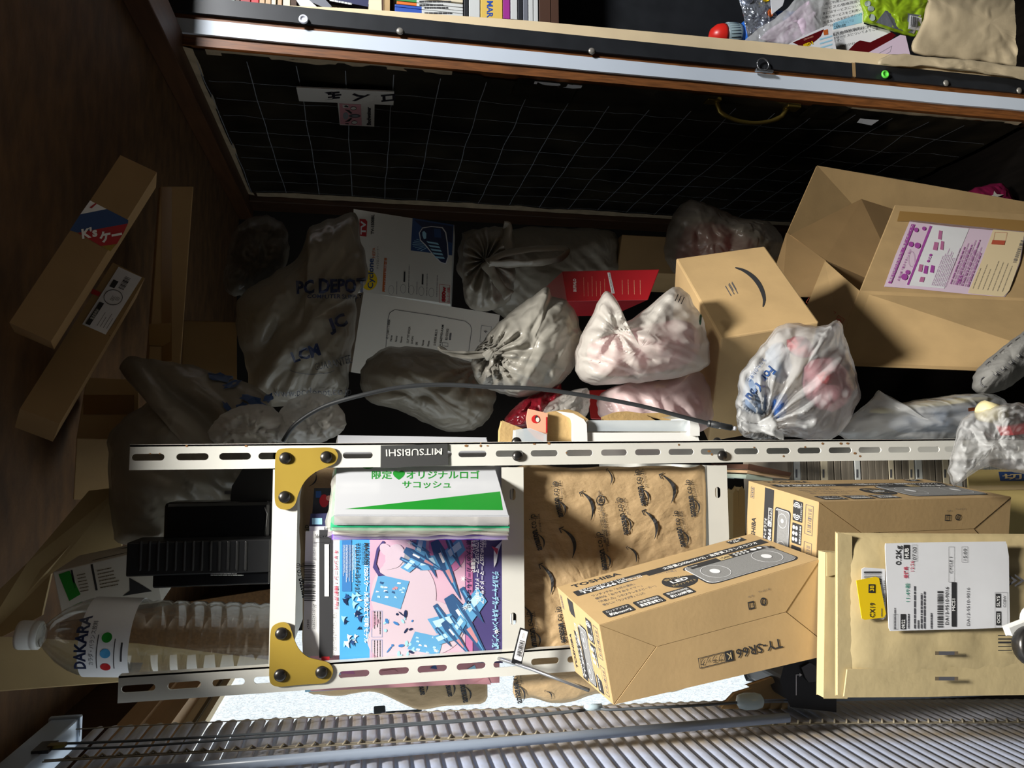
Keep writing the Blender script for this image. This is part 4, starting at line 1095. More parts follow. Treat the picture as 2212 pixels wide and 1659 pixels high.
mb.poly(f, [(f.w * .62, f.h * .22), (f.w * .70, f.h * .30), (f.w * .72, f.h * .55), (f.w * .80, f.h * .42), (f.w * .92, f.h * .22)], 'ink')
mb.lines(f, f.w * .22, f.h * .8, f.w * .12, 6, f.h * .07, f.h * .02, 'ink_faint'); mb.lines(f, f.w * .42, f.h * .8, f.w * .2, 6, f.h * .07, f.h * .02, 'ink_faint', 1, 8)
g = Face(q(114, 1236, 1.06), q(330, 1184, 1.06), q(360, 1160, 1.14), q(170, 1200, 1.14)); mb.ell(g, g.w * .55, g.h * .55, g.w * .13, g.h * .22, 'ink'); mb.rect(g, g.w * .35, g.h * .15, g.w * .6, g.h * .06, 'ink')
mb.build('carton_body', t, bevel=0.001)
# the opened carton the bottle stands in: two splayed panels
t = thing('opened_carton', P(300, 1300, Y=1.1), 'opened cardboard carton with splayed panels around the bottle', 'open box')
MB().slab([P(580, 1425, Y=1.045), P(584, 1447, Y=1.045), P(-60, 1496, Y=1.045), P(-60, 1372, Y=1.05), P(300, 1390, Y=1.048)], (-0.002, 0.003, 0), 'cardboard_pale').build('side_panel', t)
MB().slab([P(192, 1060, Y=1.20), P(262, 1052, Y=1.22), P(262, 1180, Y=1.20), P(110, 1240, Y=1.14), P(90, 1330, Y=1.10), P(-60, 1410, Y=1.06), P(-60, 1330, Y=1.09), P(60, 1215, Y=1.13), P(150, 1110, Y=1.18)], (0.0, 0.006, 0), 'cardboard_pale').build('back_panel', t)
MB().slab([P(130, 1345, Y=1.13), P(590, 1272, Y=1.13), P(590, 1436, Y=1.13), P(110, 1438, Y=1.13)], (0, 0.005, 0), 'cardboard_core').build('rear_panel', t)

# wrapped booklets, standing on the second shelf and poking out past the post
def booklet(dx, face_m, edge_m, label, prints=None, th=0.008, s=1.0, grow=0):
    nl, nr, fr_, fl = (722 - grow, 1113), (1100 + grow * .15, 1115), (1051, 945), (730, 940)
    bl, tr = P(*nl, Y=.835), P(*fr_, Y=.985)
    hd_ = tr - bl; n = V((hd_.y, -hd_.x, 0)).normalized()
    onp = lambda px: EYE + ray(*px) * ((bl - EYE).dot(n) / ray(*px).dot(n))
    br, tl = onp(nr), onp(fl)
    if n.dot(EYE - bl) < 0: n = -n
    off = -n * dx
    t = thing('wrapped_booklet', (bl + tr) / 2 + off, label, 'booklet', 'plastic-wrapped booklets on the second shelf')
    c = [bl + off, br + off, tr + off, tl + off]
    mb = MB().slab(c, -n * th, edge_m); f = Face(*c)
    mb.rect(f, 0.0008, 0.0008, f.w - .0016, f.h - .0016, face_m)
    if prints: prints(mb, on_face(f))
    mb.build('booklet_body', t, bevel=0.0012)
    # sleeve lip that sticks out along the open edge
    w = MB(); K = 30; vs = []; fs = []
    for i in range(K + 1):
        u = i / K; p = c[0].lerp(c[1], u); j = 0.006 * noise.noise(V((u * 7, dx * 90, 1)))
        e = (c[0] - c[3]).normalized()
        vs += [p - n * th * .1, p + e * (0.006 + 0.5 * j) - n * (th * .5 + j * .4), p - n * th * .95]
    for i in range(K): a = 3 * i; fs += [(a, a + 3, a + 4, a + 1), (a + 1, a + 4, a + 5, a + 2)]
    w.add(vs, fs, 'bag_clear', True)
    for (a, b, sg) in ((0, 3, -1), (1, 2, 1)):
        e = (c[1] - c[0]).normalized() * sg * (1.0 if sg < 0 else 0.15); vs = []; fs = []
        for i in range(16):
            u = i / 15; p = c[a].lerp(c[b], u); j = 0.003 * noise.noise(V((u * 6, dx * 70, sg)))
            vs += [p, p + e * (0.006 * (1 - u * .7) + j) - n * th * .5, p - n * th]
        for i in range(15): k = 3 * i; fs += [(k, k + 3, k + 4, k + 1), (k + 1, k + 4, k + 5, k + 2)]
        w.add(vs, fs, 'bag_clear', True)
    w.build('plastic_sleeve', t)
def pr(mb, o):
    mb.text(o.at((803, 1033)), '限定♥オリジナルロゴ', 0, 0, 19, 'green_print', fit=233, bold=.02)
    mb.text(o.at((869, 1053)), 'サコッシュ', 0, 0, 17, 'green_print', fit=105, bold=.02)
    mb.add([o.pt(745, -1099.5), o.pt(1086.5, -1102), o.pt(1080, -1061.5)], [(0, 1, 2)], 'green_print')
    mb.ell(o.at((795, 1008)), 0, 0, 12, 5, 'green_print'); mb.ring(o.at((1030, 1004)), 0, 0, 26, 5, 2, 'sheet_line')
booklet(0.0, 'pack_white', 'pack_white', 'white wrapped booklet with green triangle and green lettering', pr, 0.0125)
booklet(0.0145, 'green_edge', 'green_edge', 'thin wrapped booklet with green edge just under the white one', None, 0.004, grow=6)
booklet(0.0195, 'white_card', 'white_card', 'thin wrapped booklet with pale page edges between the green and purple ones', None, 0.004, grow=2)
booklet(0.0245, 'purple_edge', 'purple_edge', 'wrapped booklet with bright purple edge, lowest of the wrapped ones', None, 0.006, grow=3)

# magazine facing the room
def magazine():
    Yg = 0.9135
    c = [P(657, 1400, Y=Yg), P(1087, 1400, Y=Yg), P(1087, 1136, Y=Yg), P(660, 1150, Y=Yg)]
    pts = [(654, 1418), (1086, 1404), (1086, 1130), (660, 1148)]
    t = thing('magazine', P(870, 1280, Y=Yg), 'magazine with blue and pink illustrated back cover and barcode, facing out of the second shelf', 'magazine')
    q = [P(x, y, Y=Yg) for x, y in pts]
    mb = MB().slab(q, (0, 0.008, 0), 'paper_print')
    o = On(q[0], (0, 1, 0), (0, 0), lift=0.0004)
    R = lambda x0, y0, x1, y1, m, l=1: mb.add([o.pt(x0, -y1, l), o.pt(x1, -y1, l), o.pt(x1, -y0, l), o.pt(x0, -y0, l)], [(0, 1, 2, 3)], m)
    T = lambda s, x, y, size, fit, m='ink', l=2, d=DOWN, b=0.0: mb.text(o.at((x, y), *d), s, 0, 0, size, m, l, fit=fit, bold=b)
    S = 3.687; z = lambda u, v: (560 + u / S, 1150 + v / S)
    def rz(u0, v0, u1, v1, m, l=1): a = z(u0, v0); b = z(u1, v1); R(a[0], a[1], b[0], b[1], m, l)
    def tz(s, u, v, size, fit, m='ink', l=3, b=0.0, d=DOWN): a = z(u, v); T(s, a[0], a[1], size / S, fit / S, m, l, d, b)
    rz(478, -20, 585, 1000, 'ink'); rz(520, 95, 555, 510, 'paper_print', 2); rz(495, 990, 560, 1030, 'red_print', 2)
    tz('http://macrossf-plamodel.net/', 590, 640, 30, 360); tz('キャンペーン・情報満載!!', 598, 140, 34, 470, 'red_ink', b=.02)
    mb.bars(o.at(z(358, 235), *DOWN), 0, 0, 320 / S, 82 / S, 'ink', 2, 4, 56)
    tz('4910124020890', 425, 570, 26, 200); tz('00457', 380, 695, 26, 75); tz('12402-08', 428, 130, 20, 90, 'ink_grey'); tz('雑誌', 430, 75, 20, 40, 'ink_grey')
    a = z(540, 42); mb.frame(o.at(z(565, 44), *FLIP), 0, 0, 128 / S, 36 / S, .5, 'ink', 2); mb.text(o.at(z(560, 18), *FLIP), '税込457円', 0, 0, 30 / S, 'ink', 3, fit=115 / S, bold=.02)
    rz(640, -40, 880, 1040, 'blue_sky'); rz(590, 80, 640, 610, 'paper_white')
    rz(660, -40, 735, 470, 'blue_mid', 2)
    tz('MACROSS', 838, 85, 44, 175, 'ink', b=.03); tz('COLLECTION', 815, 90, 20, 165, 'ink'); tz('1/250スケール組み立て可動モデル', 838, 262, 40, 620, 'paper_print', b=.03); tz('マクロスファイターコレクション', 765, 85, 44, 400, 'ink', b=.03)
    for i in range(9): mb.lines(o.at(z(668 + 12 * i, 100), *DOWN), 0, 0, 300 / S, 1, 1, .9, 'paper_white', 3, 50 + i)
    rv = random.Random(3)
    for i in range(22):
        u, v = rv.uniform(650, 800), rv.uniform(480, 900); k = rv.uniform(14, 30); th = rv.uniform(0, 3)
        p = [(u + k * math.cos(th + a) * r, v + k * math.sin(th + a) * r) for a, r in ((0, 1.6), (1.2, .6), (2.6, 1.0), (3.4, .5), (4.4, 1.2), (5.3, .5))]
        mb.add([o.pt(z(*q)[0], -z(*q)[1], 3 + i * .05) for q in p], [tuple(range(6))], rv.choice(('navy', 'blue_dark', 'blue_pale', 'paper_print')))
    # picture area: pale glow, plain craft-like shapes, purple band
    rz(880, -60, 1660, 1040, 'pink_art'); rz(1640, -60, 1940, 1040, 'violet_art'); rz(1645, -60, 1700, 1040, 'magenta_art', 2)
    def blob(u, v, a, b, m, l, n=30, th=0.0):
        pts = []
        for i in range(n):
            q = 2 * math.pi * i / n; x, y = a * math.cos(q), b * math.sin(q); pts.append((u + x * math.cos(th) - y * math.sin(th), v + x * math.sin(th) + y * math.cos(th)))
        mb.add([o.pt(z(*p)[0], -z(*p)[1], l) for p in pts], [tuple(range(n))], m)
    blob(1150, 500, 260, 300, 'art_white', 2); blob(1300, 760, 330, 230, 'art_white', 2.2); blob(1060, 860, 200, 160, 'art_white', 2.4); blob(1500, 120, 150, 200, 'magenta_art', 2.1)
    pg = lambda pts, m, l: mb.add([o.pt(z(*p)[0], -z(*p)[1], l) for p in pts], [tuple(range(len(pts)))], m)
    def craft(u, v, k, th, l):
        def tr(p): x, y = p; return (u + k * (x * math.cos(th) - y * math.sin(th)), v + k * (x * math.sin(th) + y * math.cos(th)))
        f = lambda pts, m, dl: pg([tr(p) for p in pts], m, l + dl)
        f([(-1.0, -.16), (-.4, -.26), (.5, -.14), (1.5, 0), (.5, .14), (-.4, .26), (-1.0, .16)], 'art_navy', 0)
        f([(-.7, -.1), (.3, -.09), (1.2, 0), (.3, .02)], 'art_blue', .3)
        for sg in (1, -1):
            f([(-.5, .22 * sg), (.1, .2 * sg), (-.2, .95 * sg), (-.75, .95 * sg)], 'art_blue', .1); f([(-.45, .3 * sg), (-.2, .3 * sg), (-.35, .85 * sg), (-.6, .85 * sg)], 'art_pale', .4)
            f([(-1.0, .42 * sg), (-.4, .36 * sg), (.35, .5 * sg), (-.4, .62 * sg), (-1.0, .58 * sg)], 'art_navy', .2); f([(-.9, .47 * sg), (-.2, .45 * sg), (-.1, .5 * sg), (-.9, .53 * sg)], 'art_blue', .5)
        f([(.2, -.08), (.7, -.04), (.75, .04), (.2, .08)], 'pink_print', .6); f([(-.5, -.05), (-.1, -.05), (-.1, .05), (-.5, .05)], 'paper_print', .6)
    craft(1480, 260, 210, 1.15, 3); craft(1290, 210, 150, .5, 3.8); craft(1640, 720, 250, 1.0, 3); craft(1560, 830, 150, .9, 4.2)
    pg([(950, 335), (1195, 390), (1125, 612), (890, 545)], 'art_blue', 3); pg([(1240, 790), (1470, 840), (1430, 980), (1180, 930)], 'art_blue', 3)
    for i in range(16):
        u, v = rv.uniform(930, 1150), rv.uniform(390, 570); pg([(u, v), (u + rv.uniform(8, 30), v + 6), (u + 20, v + rv.uniform(10, 26)), (u - 6, v + 14)], rv.choice(('pink_print', 'paper_print', 'art_pale', 'art_navy')), 3.5)
    for i in range(14):
        u, v = rv.uniform(1220, 1420), rv.uniform(820, 950); pg([(u, v), (u + rv.uniform(8, 30), v + 6), (u + 20, v + rv.uniform(10, 26)), (u - 6, v + 14)], rv.choice(('paper_print', 'art_pale')), 3.5)
    pg([(905, 280), (935, 130), (985, 65), (1000, 80), (950, 150), (930, 250), (960, 320), (1000, 345), (950, 350)], 'violet_art', 3)
    for (u, v, a, b, th) in ((1080, 190, 75, 100, .3), (1010, 140, 60, 40, .8), (1170, 190, 55, 60, 0), (1050, 250, 70, 40, -.5)): blob(u, v, a, b, rv.choice(('sheet_line', 'art_white')), 3 + .2 * th, 18, th)
    for v0 in (620, 850): 
        mb.frame(o.at(z(895, v0 + 215), (1, 0), (0, -1)), 0, 0, 85 / S, 210 / S, .6, 'blue_mid', 3); mb.lines(o.at(z(915, v0 + 10), *DOWN), 0, 0, 190 / S, 3, -6, 1.6, 'ink', 3, int(v0))
        for i in range(12):
            u, v = rv.uniform(1000, 1230), v0 + rv.uniform(10, 190); blob(u, v, rv.uniform(10, 40), rv.uniform(5, 14), rv.choice(('navy', 'blue_mid', 'blue_pale')), 3.2 + .05 * i, 8, rv.uniform(0, 3))
    tz('店頭で、', 1780, 60, 36, 70, 'paper_print', 4); tz('1/72VF-25Sアーマードメサイア', 1760, 60, 38, 510, 'paper_print', 4, .02); tz('1/72VF-25Fアーマードバルキリー', 1722, 60, 38, 510, 'paper_print', 4, .02); tz('を買うと、先着順で', 1690, 60, 38, 260, 'paper_print', 4, .02); tz('原寸大のデカールもらえる!!', 1655, 60, 40, 540, 'navy', 4, .02)
    tz('デカルチャーデカールキャンペーン第3弾', 1860, 310, 56, 620, 'blue_pale', 4, .04)
    pg([(1870, 130), (1940, 60), (1905, 150), (1890, 240), (1870, 280), (1868, 200)], 'paper_print', 4); pg([(1850, 110), (1905, 130), (1895, 180)], 'red_ink', 4.5)
    for (u, v) in ((1200, 80), (1625, 370), (1640, 600), (1890, 790)):
        for th in (0, .785, 1.57, 2.36): pg([(u + 30 * math.cos(th), v + 30 * math.sin(th)), (u + 3 * math.cos(th + 1.57), v + 3 * math.sin(th + 1.57)), (u - 30 * math.cos(th), v - 30 * math.sin(th)), (u - 3 * math.cos(th + 1.57), v - 3 * math.sin(th + 1.57))], 'paper_print', 5)
    mb.build('cover', t)
    MB().slab([p + V((0, 0.0085, 0)) for p in [P(x, y, Y=Yg) for x, y in ((656, 1416), (1086, 1402), (1086, 1131), (661, 1147))]], (0, 0.004, 0), 'page_edges').build('page_block', t)
magazine()
def back_issue(i, pts, Y, m, label):
    mb = MB().slab([P(x, y, Y=Y) for x, y in pts], (0, 0.006, 0), m)
    o = On(P(*pts[0], Y=Y), (0, 1, 0), (0, 0))
    rv = random.Random(i)
    for k in range(20):
        x, y = rv.uniform(700, 1060), rv.uniform(1415, 1480); w_ = rv.uniform(8, 50)
        mb.add([o.pt(x, -y, 1 + k * .05), o.pt(x + w_, -y - 2, 1 + k * .05), o.pt(x + w_ * .8, -y + rv.uniform(4, 16), 1 + k * .05)], [(0, 1, 2)], rv.choice(('pink_print', 'magenta_art', 'navy', 'blue_pale', 'blue_dark')))
    return mb.build('magazine', None, label, 'magazine', 'magazines behind the left rack post', bevel=0.0006)
back_issue(4, [(672, 1492), (1078, 1474), (1078, 1300), (670, 1300)], 0.935, 'pink_print', 'pink magazine behind the left rack post, seen through its slots')
back_issue(5, [(660, 1494), (1076, 1468), (1076, 1300), (660, 1300)], 0.946, 'blue_pale', 'pale blue magazine edge showing just below the left rack post')
# small dark cards to the left of the booklets
sheet_poly('trading_card', [(680, 1056), (745, 1056), (745, 1112), (676, 1110)], 0.925, 0.003, 'book_black', 'dark picture card with a red figure shape beside the white wrapped booklet', 'card', None,
           lambda mb, o: (mb.ell(o.at((700, 1082)), 0, 0, 10, 14, 'red_print'), mb.rect(o.at((682, 1075)), 0, 0, 12, 14, 'blue_dark'), mb.ell(o.at((712, 1076)), 0, 0, 8, 6, 'salmon')))
sheet_poly('trading_card', [(671, 1110), (740, 1108), (740, 1150), (667, 1148)], 0.915, 0.004, 'book_navy', 'dark slip case with a price printed upside down above the magazine', 'card', None,
           lambda mb, o: (mb.rect(o.at((674, 1133)), 0, 0, 22, 14, 'blue_pale'), mb.rect(o.at((668, 1148)), 0, 0, 64, 11, 'paper_white'), mb.text(o.at((722, 1139), *FLIP), '457円', 0, 0, 9, 'ink', 2, bold=.02)))

# printed bubble mailers standing on shelves two and three
def printed_mailer(outl, Y, label, words, swooshes, marks=(), puff=0.006, seed=1, scale=1.0, tdir=(-16, -81)):
    t = thing('bubble_mailer', P(sum(p[0] for p in outl) / len(outl), sum(p[1] for p in outl) / len(outl), Y=Y), label, 'mailer', 'printed bubble mailers on the rack')
    mb = MB(); x0, x1 = min(p[0] for p in outl), max(p[0] for p in outl); y0, y1 = min(p[1] for p in outl), max(p[1] for p in outl)
    b = Bag(outl, Y, 0.016, seed, amp=0.0013, freq=60, smooth=2, N=150, M=30, power=0.3, front=0.75, rn=0.006)
    b.mesh(mb, 'bubble_kraft')
    e, ev = dirs(*tdir)
    for (x, y) in words:
        f = BagFace(b, (x, y), e, ev, 0.0016)
        mb.text(f, 'amazon', 0, 0, 21 * scale, 'ink', fit=45 * scale, bold=.035); mb.text(f, '.co.jp', 46 * scale, 0, 21 * scale, 'ink', fit=35 * scale)
        mb.swoosh(f, 3 * scale, -2.5 * scale, 34 * scale, 'ink')
        f2 = BagFace(b, (x + 9 * scale, y + 0), e, ev, 0.0016); mb.text(f2, 'and you\'re done.', 40 * scale, 0, 7 * scale, 'ink', fit=42 * scale)
    for (xa, ya, xb, yb) in swooshes:
        e2, v2 = dirs(xb - xa, yb - ya); mb.swoosh(BagFace(b, (xa, ya), e2, v2, 0.0016), 0, 0, math.hypot(xb - xa, yb - ya), 'ink')
    for (x, y) in marks:
        f = BagFace(b, (x, y), (1, 0), (0, -1), 0.0016); mb.ring(f, 0, 0, 10, 11, 2.2, 'ink', 1, 24); mb.ring(f, 0, 0, 5, 5, 1.6, 'ink', 1, 6); mb.ell(f, 0, 0, 2, 2, 'ink', 1, 8)
        f = BagFace(b, (x + 16, y + 95), (-.16, -1), (-1, .16), 0.0016); mb.text(f, 'Please open this package from the edges.', 0, 0, 8, 'ink', fit=118, bold=.01); 
        f = BagFace(b, (x + 10, y + 88), (-.16, -1), (-1, .16), 0.0016); mb.text(f, '横から破って開けてください。', 0, 0, 8, 'ink', fit=92)
    mb.build('mailer_body', t)
    return t
z3 = lambda u, v: (1060 + u / 3.687, 780 + v / 3.687)
z7 = lambda u, v: (1080 + u / 3.687, 1150 + v / 3.687)
sw = [z3(800, 1270) + z3(745, 1040), z3(645, 1565) + z3(585, 1330), z3(955, 985) + z3(942, 868), z3(1310, 1420) + z3(1245, 1190), z3(1440, 1135) + z3(1385, 905), z7(1085, 240) + z7(1025, 110), z7(400, 490) + z7(345, 260), z7(235, 740) + z7(200, 585), z7(415, 1330) + z7(365, 1260)]
printed_mailer([(1113, 1009), (1200, 1009), (1300, 1009), (1400, 1008), (1500, 1008), (1523, 1009), (1525, 1100), (1524, 1250), (1522, 1400), (1500, 1480), (1400, 1500), (1290, 1500), (1250, 1512), (1222, 1520), (1180, 1516), (1150, 1508), (1115, 1510), (1108, 1480), (1114, 1450), (1114, 1400), (1113, 1200)], 0.9285,
               'tan bubble mailer printed with black smiles, standing on the third rack shelf', [z3(*p) for p in ((578, 1240), (408, 1508), (1098, 1378), (1240, 1150), (1640, 1228), (930, 1655), (1553, 1480))] + [z7(*p) for p in ((530, 880), (690, 860), (300, 920), (180, 1360))], sw, [z3(885, 1115)], seed=31)
printed_mailer([(655, 1010), (800, 1010), (1050, 1010), (1052, 1200), (1052, 1460), (1050, 1512), (1020, 1520), (960, 1526), (910, 1535), (880, 1524), (840, 1505), (800, 1492), (740, 1502), (690, 1500), (656, 1480), (655, 1300)], 1.0,
               'crumpled tan bubble mailer behind the magazines on the second shelf', [(663, 1290), (978, 1478 + 26), (1010, 1515), (680, 1210), (920, 1500)], [(668, 1050, 684, 1022)], (), seed=37, scale=.95)
# wire hook with a barcode tag on the left post
t = thing('display_hook', P(1110, 1440, Y=0.88), 'steel display hook with a white barcode tag hooked on the left rack post', 'hook')
MB().tube([P(1075, 1422, Y=.905), P(1085, 1425, Y=.885), P(1150, 1446, Y=.86), P(1272, 1491, Y=.80)], 0.0021, 'steel', 8).build('wire', t)
q = [P(x, y, Y=.872) for x, y in ((1105, 1432), (1124, 1356), (1143, 1362), (1126, 1440))]
mb = MB().slab(q, (0, 0.002, 0), 'black_plastic'); f = Face(q[0].lerp(q[1], .0), q[1], q[2], q[3]); f = Face(q[0], q[1], q[2].lerp(q[1], 0), q[3]) if False else Face(q[3], q[2], q[1], q[0])
f = Face(q[0], q[3], q[2], q[1])
mb.rrect(f, f.w * .1, f.h * .13, f.w * .8, f.h * .83, f.w * .1, 'paper_white'); g = Face(f.pt(f.w * .9, f.h * .15, 1), f.pt(f.w * .9, f.h * .95, 1), f.pt(f.w * .1, f.h * .95, 1), f.pt(f.w * .1, f.h * .15, 1))
mb.bars(g, g.w * .12, g.h * .3, g.w * .55, g.h * .5, 'ink', 2, 8, 34); mb.text(g, '4971618324489', g.w * .12, g.h * .08, g.h * .17, 'ink', 2, fit=g.w * .55); mb.text(g, '86070702', g.w * .75, g.h * .5, g.h * .17, 'ink', 2, fit=g.w * .18)
mb.build('tag', t, label='white barcode tag in a black holder', bevel=0.0003)

# books lying on the lowest rack level, page edges out
for i in range(35):
    xa = 1700 + i * 14.6; w_ = rnd.uniform(11, 14.4); yb = rnd.uniform(1036, 1052)
    m = rnd.choice(('page_edges', 'page_edges', 'page_edges', 'book_cream', 'book_white'))
    a, b = P(xa, 988, Y=1.15), P(xa + w_, 988, Y=1.15)
    mb = MB().bx((-0.145, 1.15, b.z), (-0.002, 1.30, a.z), m)
    if m != 'page_edges':
        o = On(P(xa, 1010, Y=1.15), (0, 1, 0), (0, 0)); mb.rect(o.at((xa + 4, 1032)), 0, 0, 4, 18, 'ink_grey')
    mb.build('paperback', None, 'paperback in the row of page edges behind the hidden radio carton', 'book', 'paperbacks lying at the back of the lowest rack level', bevel=0.0008)
for i, (pts, m) in enumerate((([(1618, 1003), (1708, 1022), (1706, 1028), (1616, 1014)], 'book_brown'), ([(1616, 1016), (1706, 1030), (1704, 1034), (1615, 1022)], 'book_tan'), ([(1614, 1025), (1668, 1033), (1668, 1038), (1612, 1034)], 'book_teal'))):
    sheet_poly('paperback', pts, 1.02 + i * .01, 0.12, m, ['brown book lying uppermost beside the row of page edges', 'tan book lying second beside the row of page edges', 'greenish book lying lowest beside the row of page edges'][i], 'book', 'books lying beside the row of page edges')
for i, (xa, xb_, yt, yb) in enumerate(((1585, 1594, 1058, 1165), (1597, 1608, 1052, 1160))):
    t_ = sheet_poly('cardboard_strip', [(xa, yt + 8), ((xa + xb_) / 2, yt), (xb_, yt + 8), (xb_ + 1, yb), (xa, yb)], 0.955, 0.02, 'cardboard_pale', ['pale cardboard strip nearest the rack under the third shelf', 'pale cardboard strip second from the rack under the third shelf'][i], 'cardboard')
# ------------------------------------------------------------------ the heap between rack and door
def qmesh(mb, pts, th, m):
    """flat cardboard panel from (x, y, Y) corners with thickness th into the depth."""
    return mb.slab(hx(pts), (0, th, 0), m)
# large opened carton with a delivery label, lower right of the heap
t = thing('opened_carton', P(2000, 700, Y=1.45), 'large opened cardboard carton with purple printed delivery label and raised flaps', 'open box', 'opened cartons')
mb = MB(); R0, R1, R2 = (1859, 629, 1.33), (1934.8, 443, 1.50), (1800, 787, 1.27)
Fa = [R0, (2420, 652, 1.24), (2440, 480, 1.42), R1]
qmesh(mb, Fa, 0.004, 'cardboard')
fa = [P(*p[:2], Y=p[2]) for p in Fa]; o = On(fa[0], (fa[1] - fa[0]).cross(fa[3] - fa[0]), (0, 0))
mb.slab([o.pt(1944, -456, 1.5), o.pt(2230, -478, 1.5), o.pt(2230, -505, 1.5), o.pt(2060, -490, 1.5), o.pt(1960, -478, 1.5), o.pt(1938, -478, 1.5)], (0, 0.0003, 0), 'tape_clear')
mb.build('front_panel', t, bevel=0.0015)
mb = MB(); qmesh(mb, [R0, R2, (2110, 801, 1.16), (2420, 812, 1.10), (2420, 652, 1.24)], 0.004, 'cardboard'); mb.build('lower_panel', t, bevel=0.0015)
mb = MB(); qmesh(mb, [(1701, 506, 1.62), (1766, 359, 1.64), (1880, 378, 1.66), (2300, 452, 1.70), (2300, 560, 1.72), (1868, 470, 1.68)], 0.004, 'cardboard'); mb.build('raised_flap', t, bevel=0.0015)
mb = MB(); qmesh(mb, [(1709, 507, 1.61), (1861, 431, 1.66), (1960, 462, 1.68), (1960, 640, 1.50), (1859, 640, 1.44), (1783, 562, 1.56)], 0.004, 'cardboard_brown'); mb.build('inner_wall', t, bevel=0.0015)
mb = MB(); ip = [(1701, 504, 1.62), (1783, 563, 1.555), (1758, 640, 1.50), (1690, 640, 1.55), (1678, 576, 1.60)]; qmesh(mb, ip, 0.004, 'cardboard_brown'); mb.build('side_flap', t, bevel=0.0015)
mb = MB(); ip = [(1783, 563, 1.553), (1858, 629, 1.335), (1822, 722, 1.30), (1800, 790, 1.275), (1720, 720, 1.42), (1757, 640, 1.50)]; qmesh(mb, ip, 0.004, 'cardboard')
a = [P(*p[:2], Y=p[2]) for p in ip]; o2 = On(a[0], (a[1] - a[0]).cross(a[2] - a[0]), (0, 0), lift=0.002)
for i, (x, y) in enumerate(((1756, 641), (1773, 659), (1793, 675), (1812, 690))):
    e, ev = dirs(17, 11); f = o2.at((x - 9, y + 2), e, ev); mb.frame(f, 0, -12, 17, 26, 1.2, 'red_stamp')
    if i == 0: mb.poly(f, [(3, 10), (14, 10), (11, 3), (9, 1), (9, -7), (12, -9), (5, -9), (8, -7), (8, 1), (6, 3)], 'red_stamp')
    elif i == 1:
        for k in (4, 10): mb.poly(f, [(k, -8), (k + 2, -8), (k + 2, 4), (k + 4, 4), (k + 1, 10), (k - 2, 4), (k, 4)], 'red_stamp')
    elif i == 2:
        mb.ring(f, 8.5, 1, 4, 4.6, 1, 'red_stamp', 1, 16)
        for k in range(10): q = k * .628; mb.poly(f, [(8.5 + 5.2 * math.cos(q - .1), 1 + 6.2 * math.sin(q - .1)), (8.5 + 7 * math.cos(q), 1 + 9 * math.sin(q)), (8.5 + 5.2 * math.cos(q + .1), 1 + 6.2 * math.sin(q + .1))], 'red_stamp')
    else: mb.poly(f, [(2, 2)] + [(8.5 - 6.5 * math.cos(math.pi * k / 8), 2 + 7 * math.sin(math.pi * k / 8)) for k in range(9)], 'red_stamp')
mb.build('end_flap', t, bevel=0.0015)
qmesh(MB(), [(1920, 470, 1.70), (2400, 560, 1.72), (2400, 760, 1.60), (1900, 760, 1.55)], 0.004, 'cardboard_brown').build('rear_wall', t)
# delivery label
z = lambda u, v: (1900 + u / 7.09, 440 + v / 7.09)
lp = [z(*p) for p in ((470, 250), (1400, 345), (2230, 430), (2150, 900), (1990, 1330), (1915, 1430), (1340, 1385), (600, 1310), (70, 1270), (240, 800))]
mb = MB().slab([o.pt(x, -y, 1.5) for x, y in lp], (0, 0.0003, 0), 'lilac_pale')
e, ev = dirs(-400, -900)
e = (0.36, -0.93); ev = (-0.93, -0.12)
def L_(u, v): return o.at(z(u, v), e, ev)
def hu(x): return x / 7.09
def para(pts, m, l=4): mb.add([o.pt(z(*p)[0], -z(*p)[1], l) for p in pts], [tuple(range(len(pts)))], m)
para([(1350, 1370), (1900, 1425), (1985, 1330), (2140, 900), (2220, 440), (1740, 395), (1560, 880)], 'cream_label', 3)
para([(400, 1250), (990, 1300), (1370, 385), (790, 325)], 'paper_white', 3)
para([(130, 1215), (180, 1222), (545, 320), (490, 308)], 'lilac_print'); para([(415, 1240), (450, 1245), (808, 345), (770, 338)], 'lilac_print')
mb.text(L_(172, 1200), '通販代金のお支払も「電子マネー」に!', 0, 0, hu(52), 'lilac_pale', 5, fit=hu(960), bold=.02)
mb.text(L_(295, 1180), 'お届け時「電子マネー」払い', 0, 0, hu(40), 'lilac_print', 5, fit=hu(520), bold=.01)
for (u, v, w_, h_) in ((640, 1160, 70, 70), (700, 1010, 60, 110), (800, 1000, 60, 100), (850, 650, 70, 110), (950, 640, 50, 120), (920, 480, 55, 120), (620, 985, 60, 100)):
    para([(u - w_ * .5, v + h_ * .5), (u + w_ * .45, v + h_ * .6), (u + w_ * .75, v - h_ * .5), (u - w_ * .15, v - h_ * .6)], rnd.choice(('lilac_print', 'lilac_print', 'magenta_art')), 5)
for (u, v, r_) in ((380, 1120, 50), (430, 1050, 35), (480, 620, 40), (580, 640, 45), (560, 400, 35), (680, 380, 30)): mb.ell(o.at(z(u, v)), 0, 0, hu(r_), hu(r_), 'lilac_print', 5, 12)
mb.ring(o.at(z(490, 850)), 0, 0, hu(50), hu(120), .5, 'lilac_print', 5)
mb.text(L_(760, 900), '●IC●', 0, 0, hu(60), 'lilac_print', 5, fit=hu(140), bold=.02)
for i in range(9): mb.lines(L_(800 + 26 * i, 1250 + 3 * i), 0, 0, hu(700 if i > 3 else 640), 1, 1, .7, 'lilac_print', 5, 60 + i)
for i in range(10): mb.lines(L_(1090 + 30 * i, 1230 + 5 * i), 0, 0, hu(820), 1, 1, 1.0 if i % 3 else 1.8, 'lilac_print', 5, 80 + i)
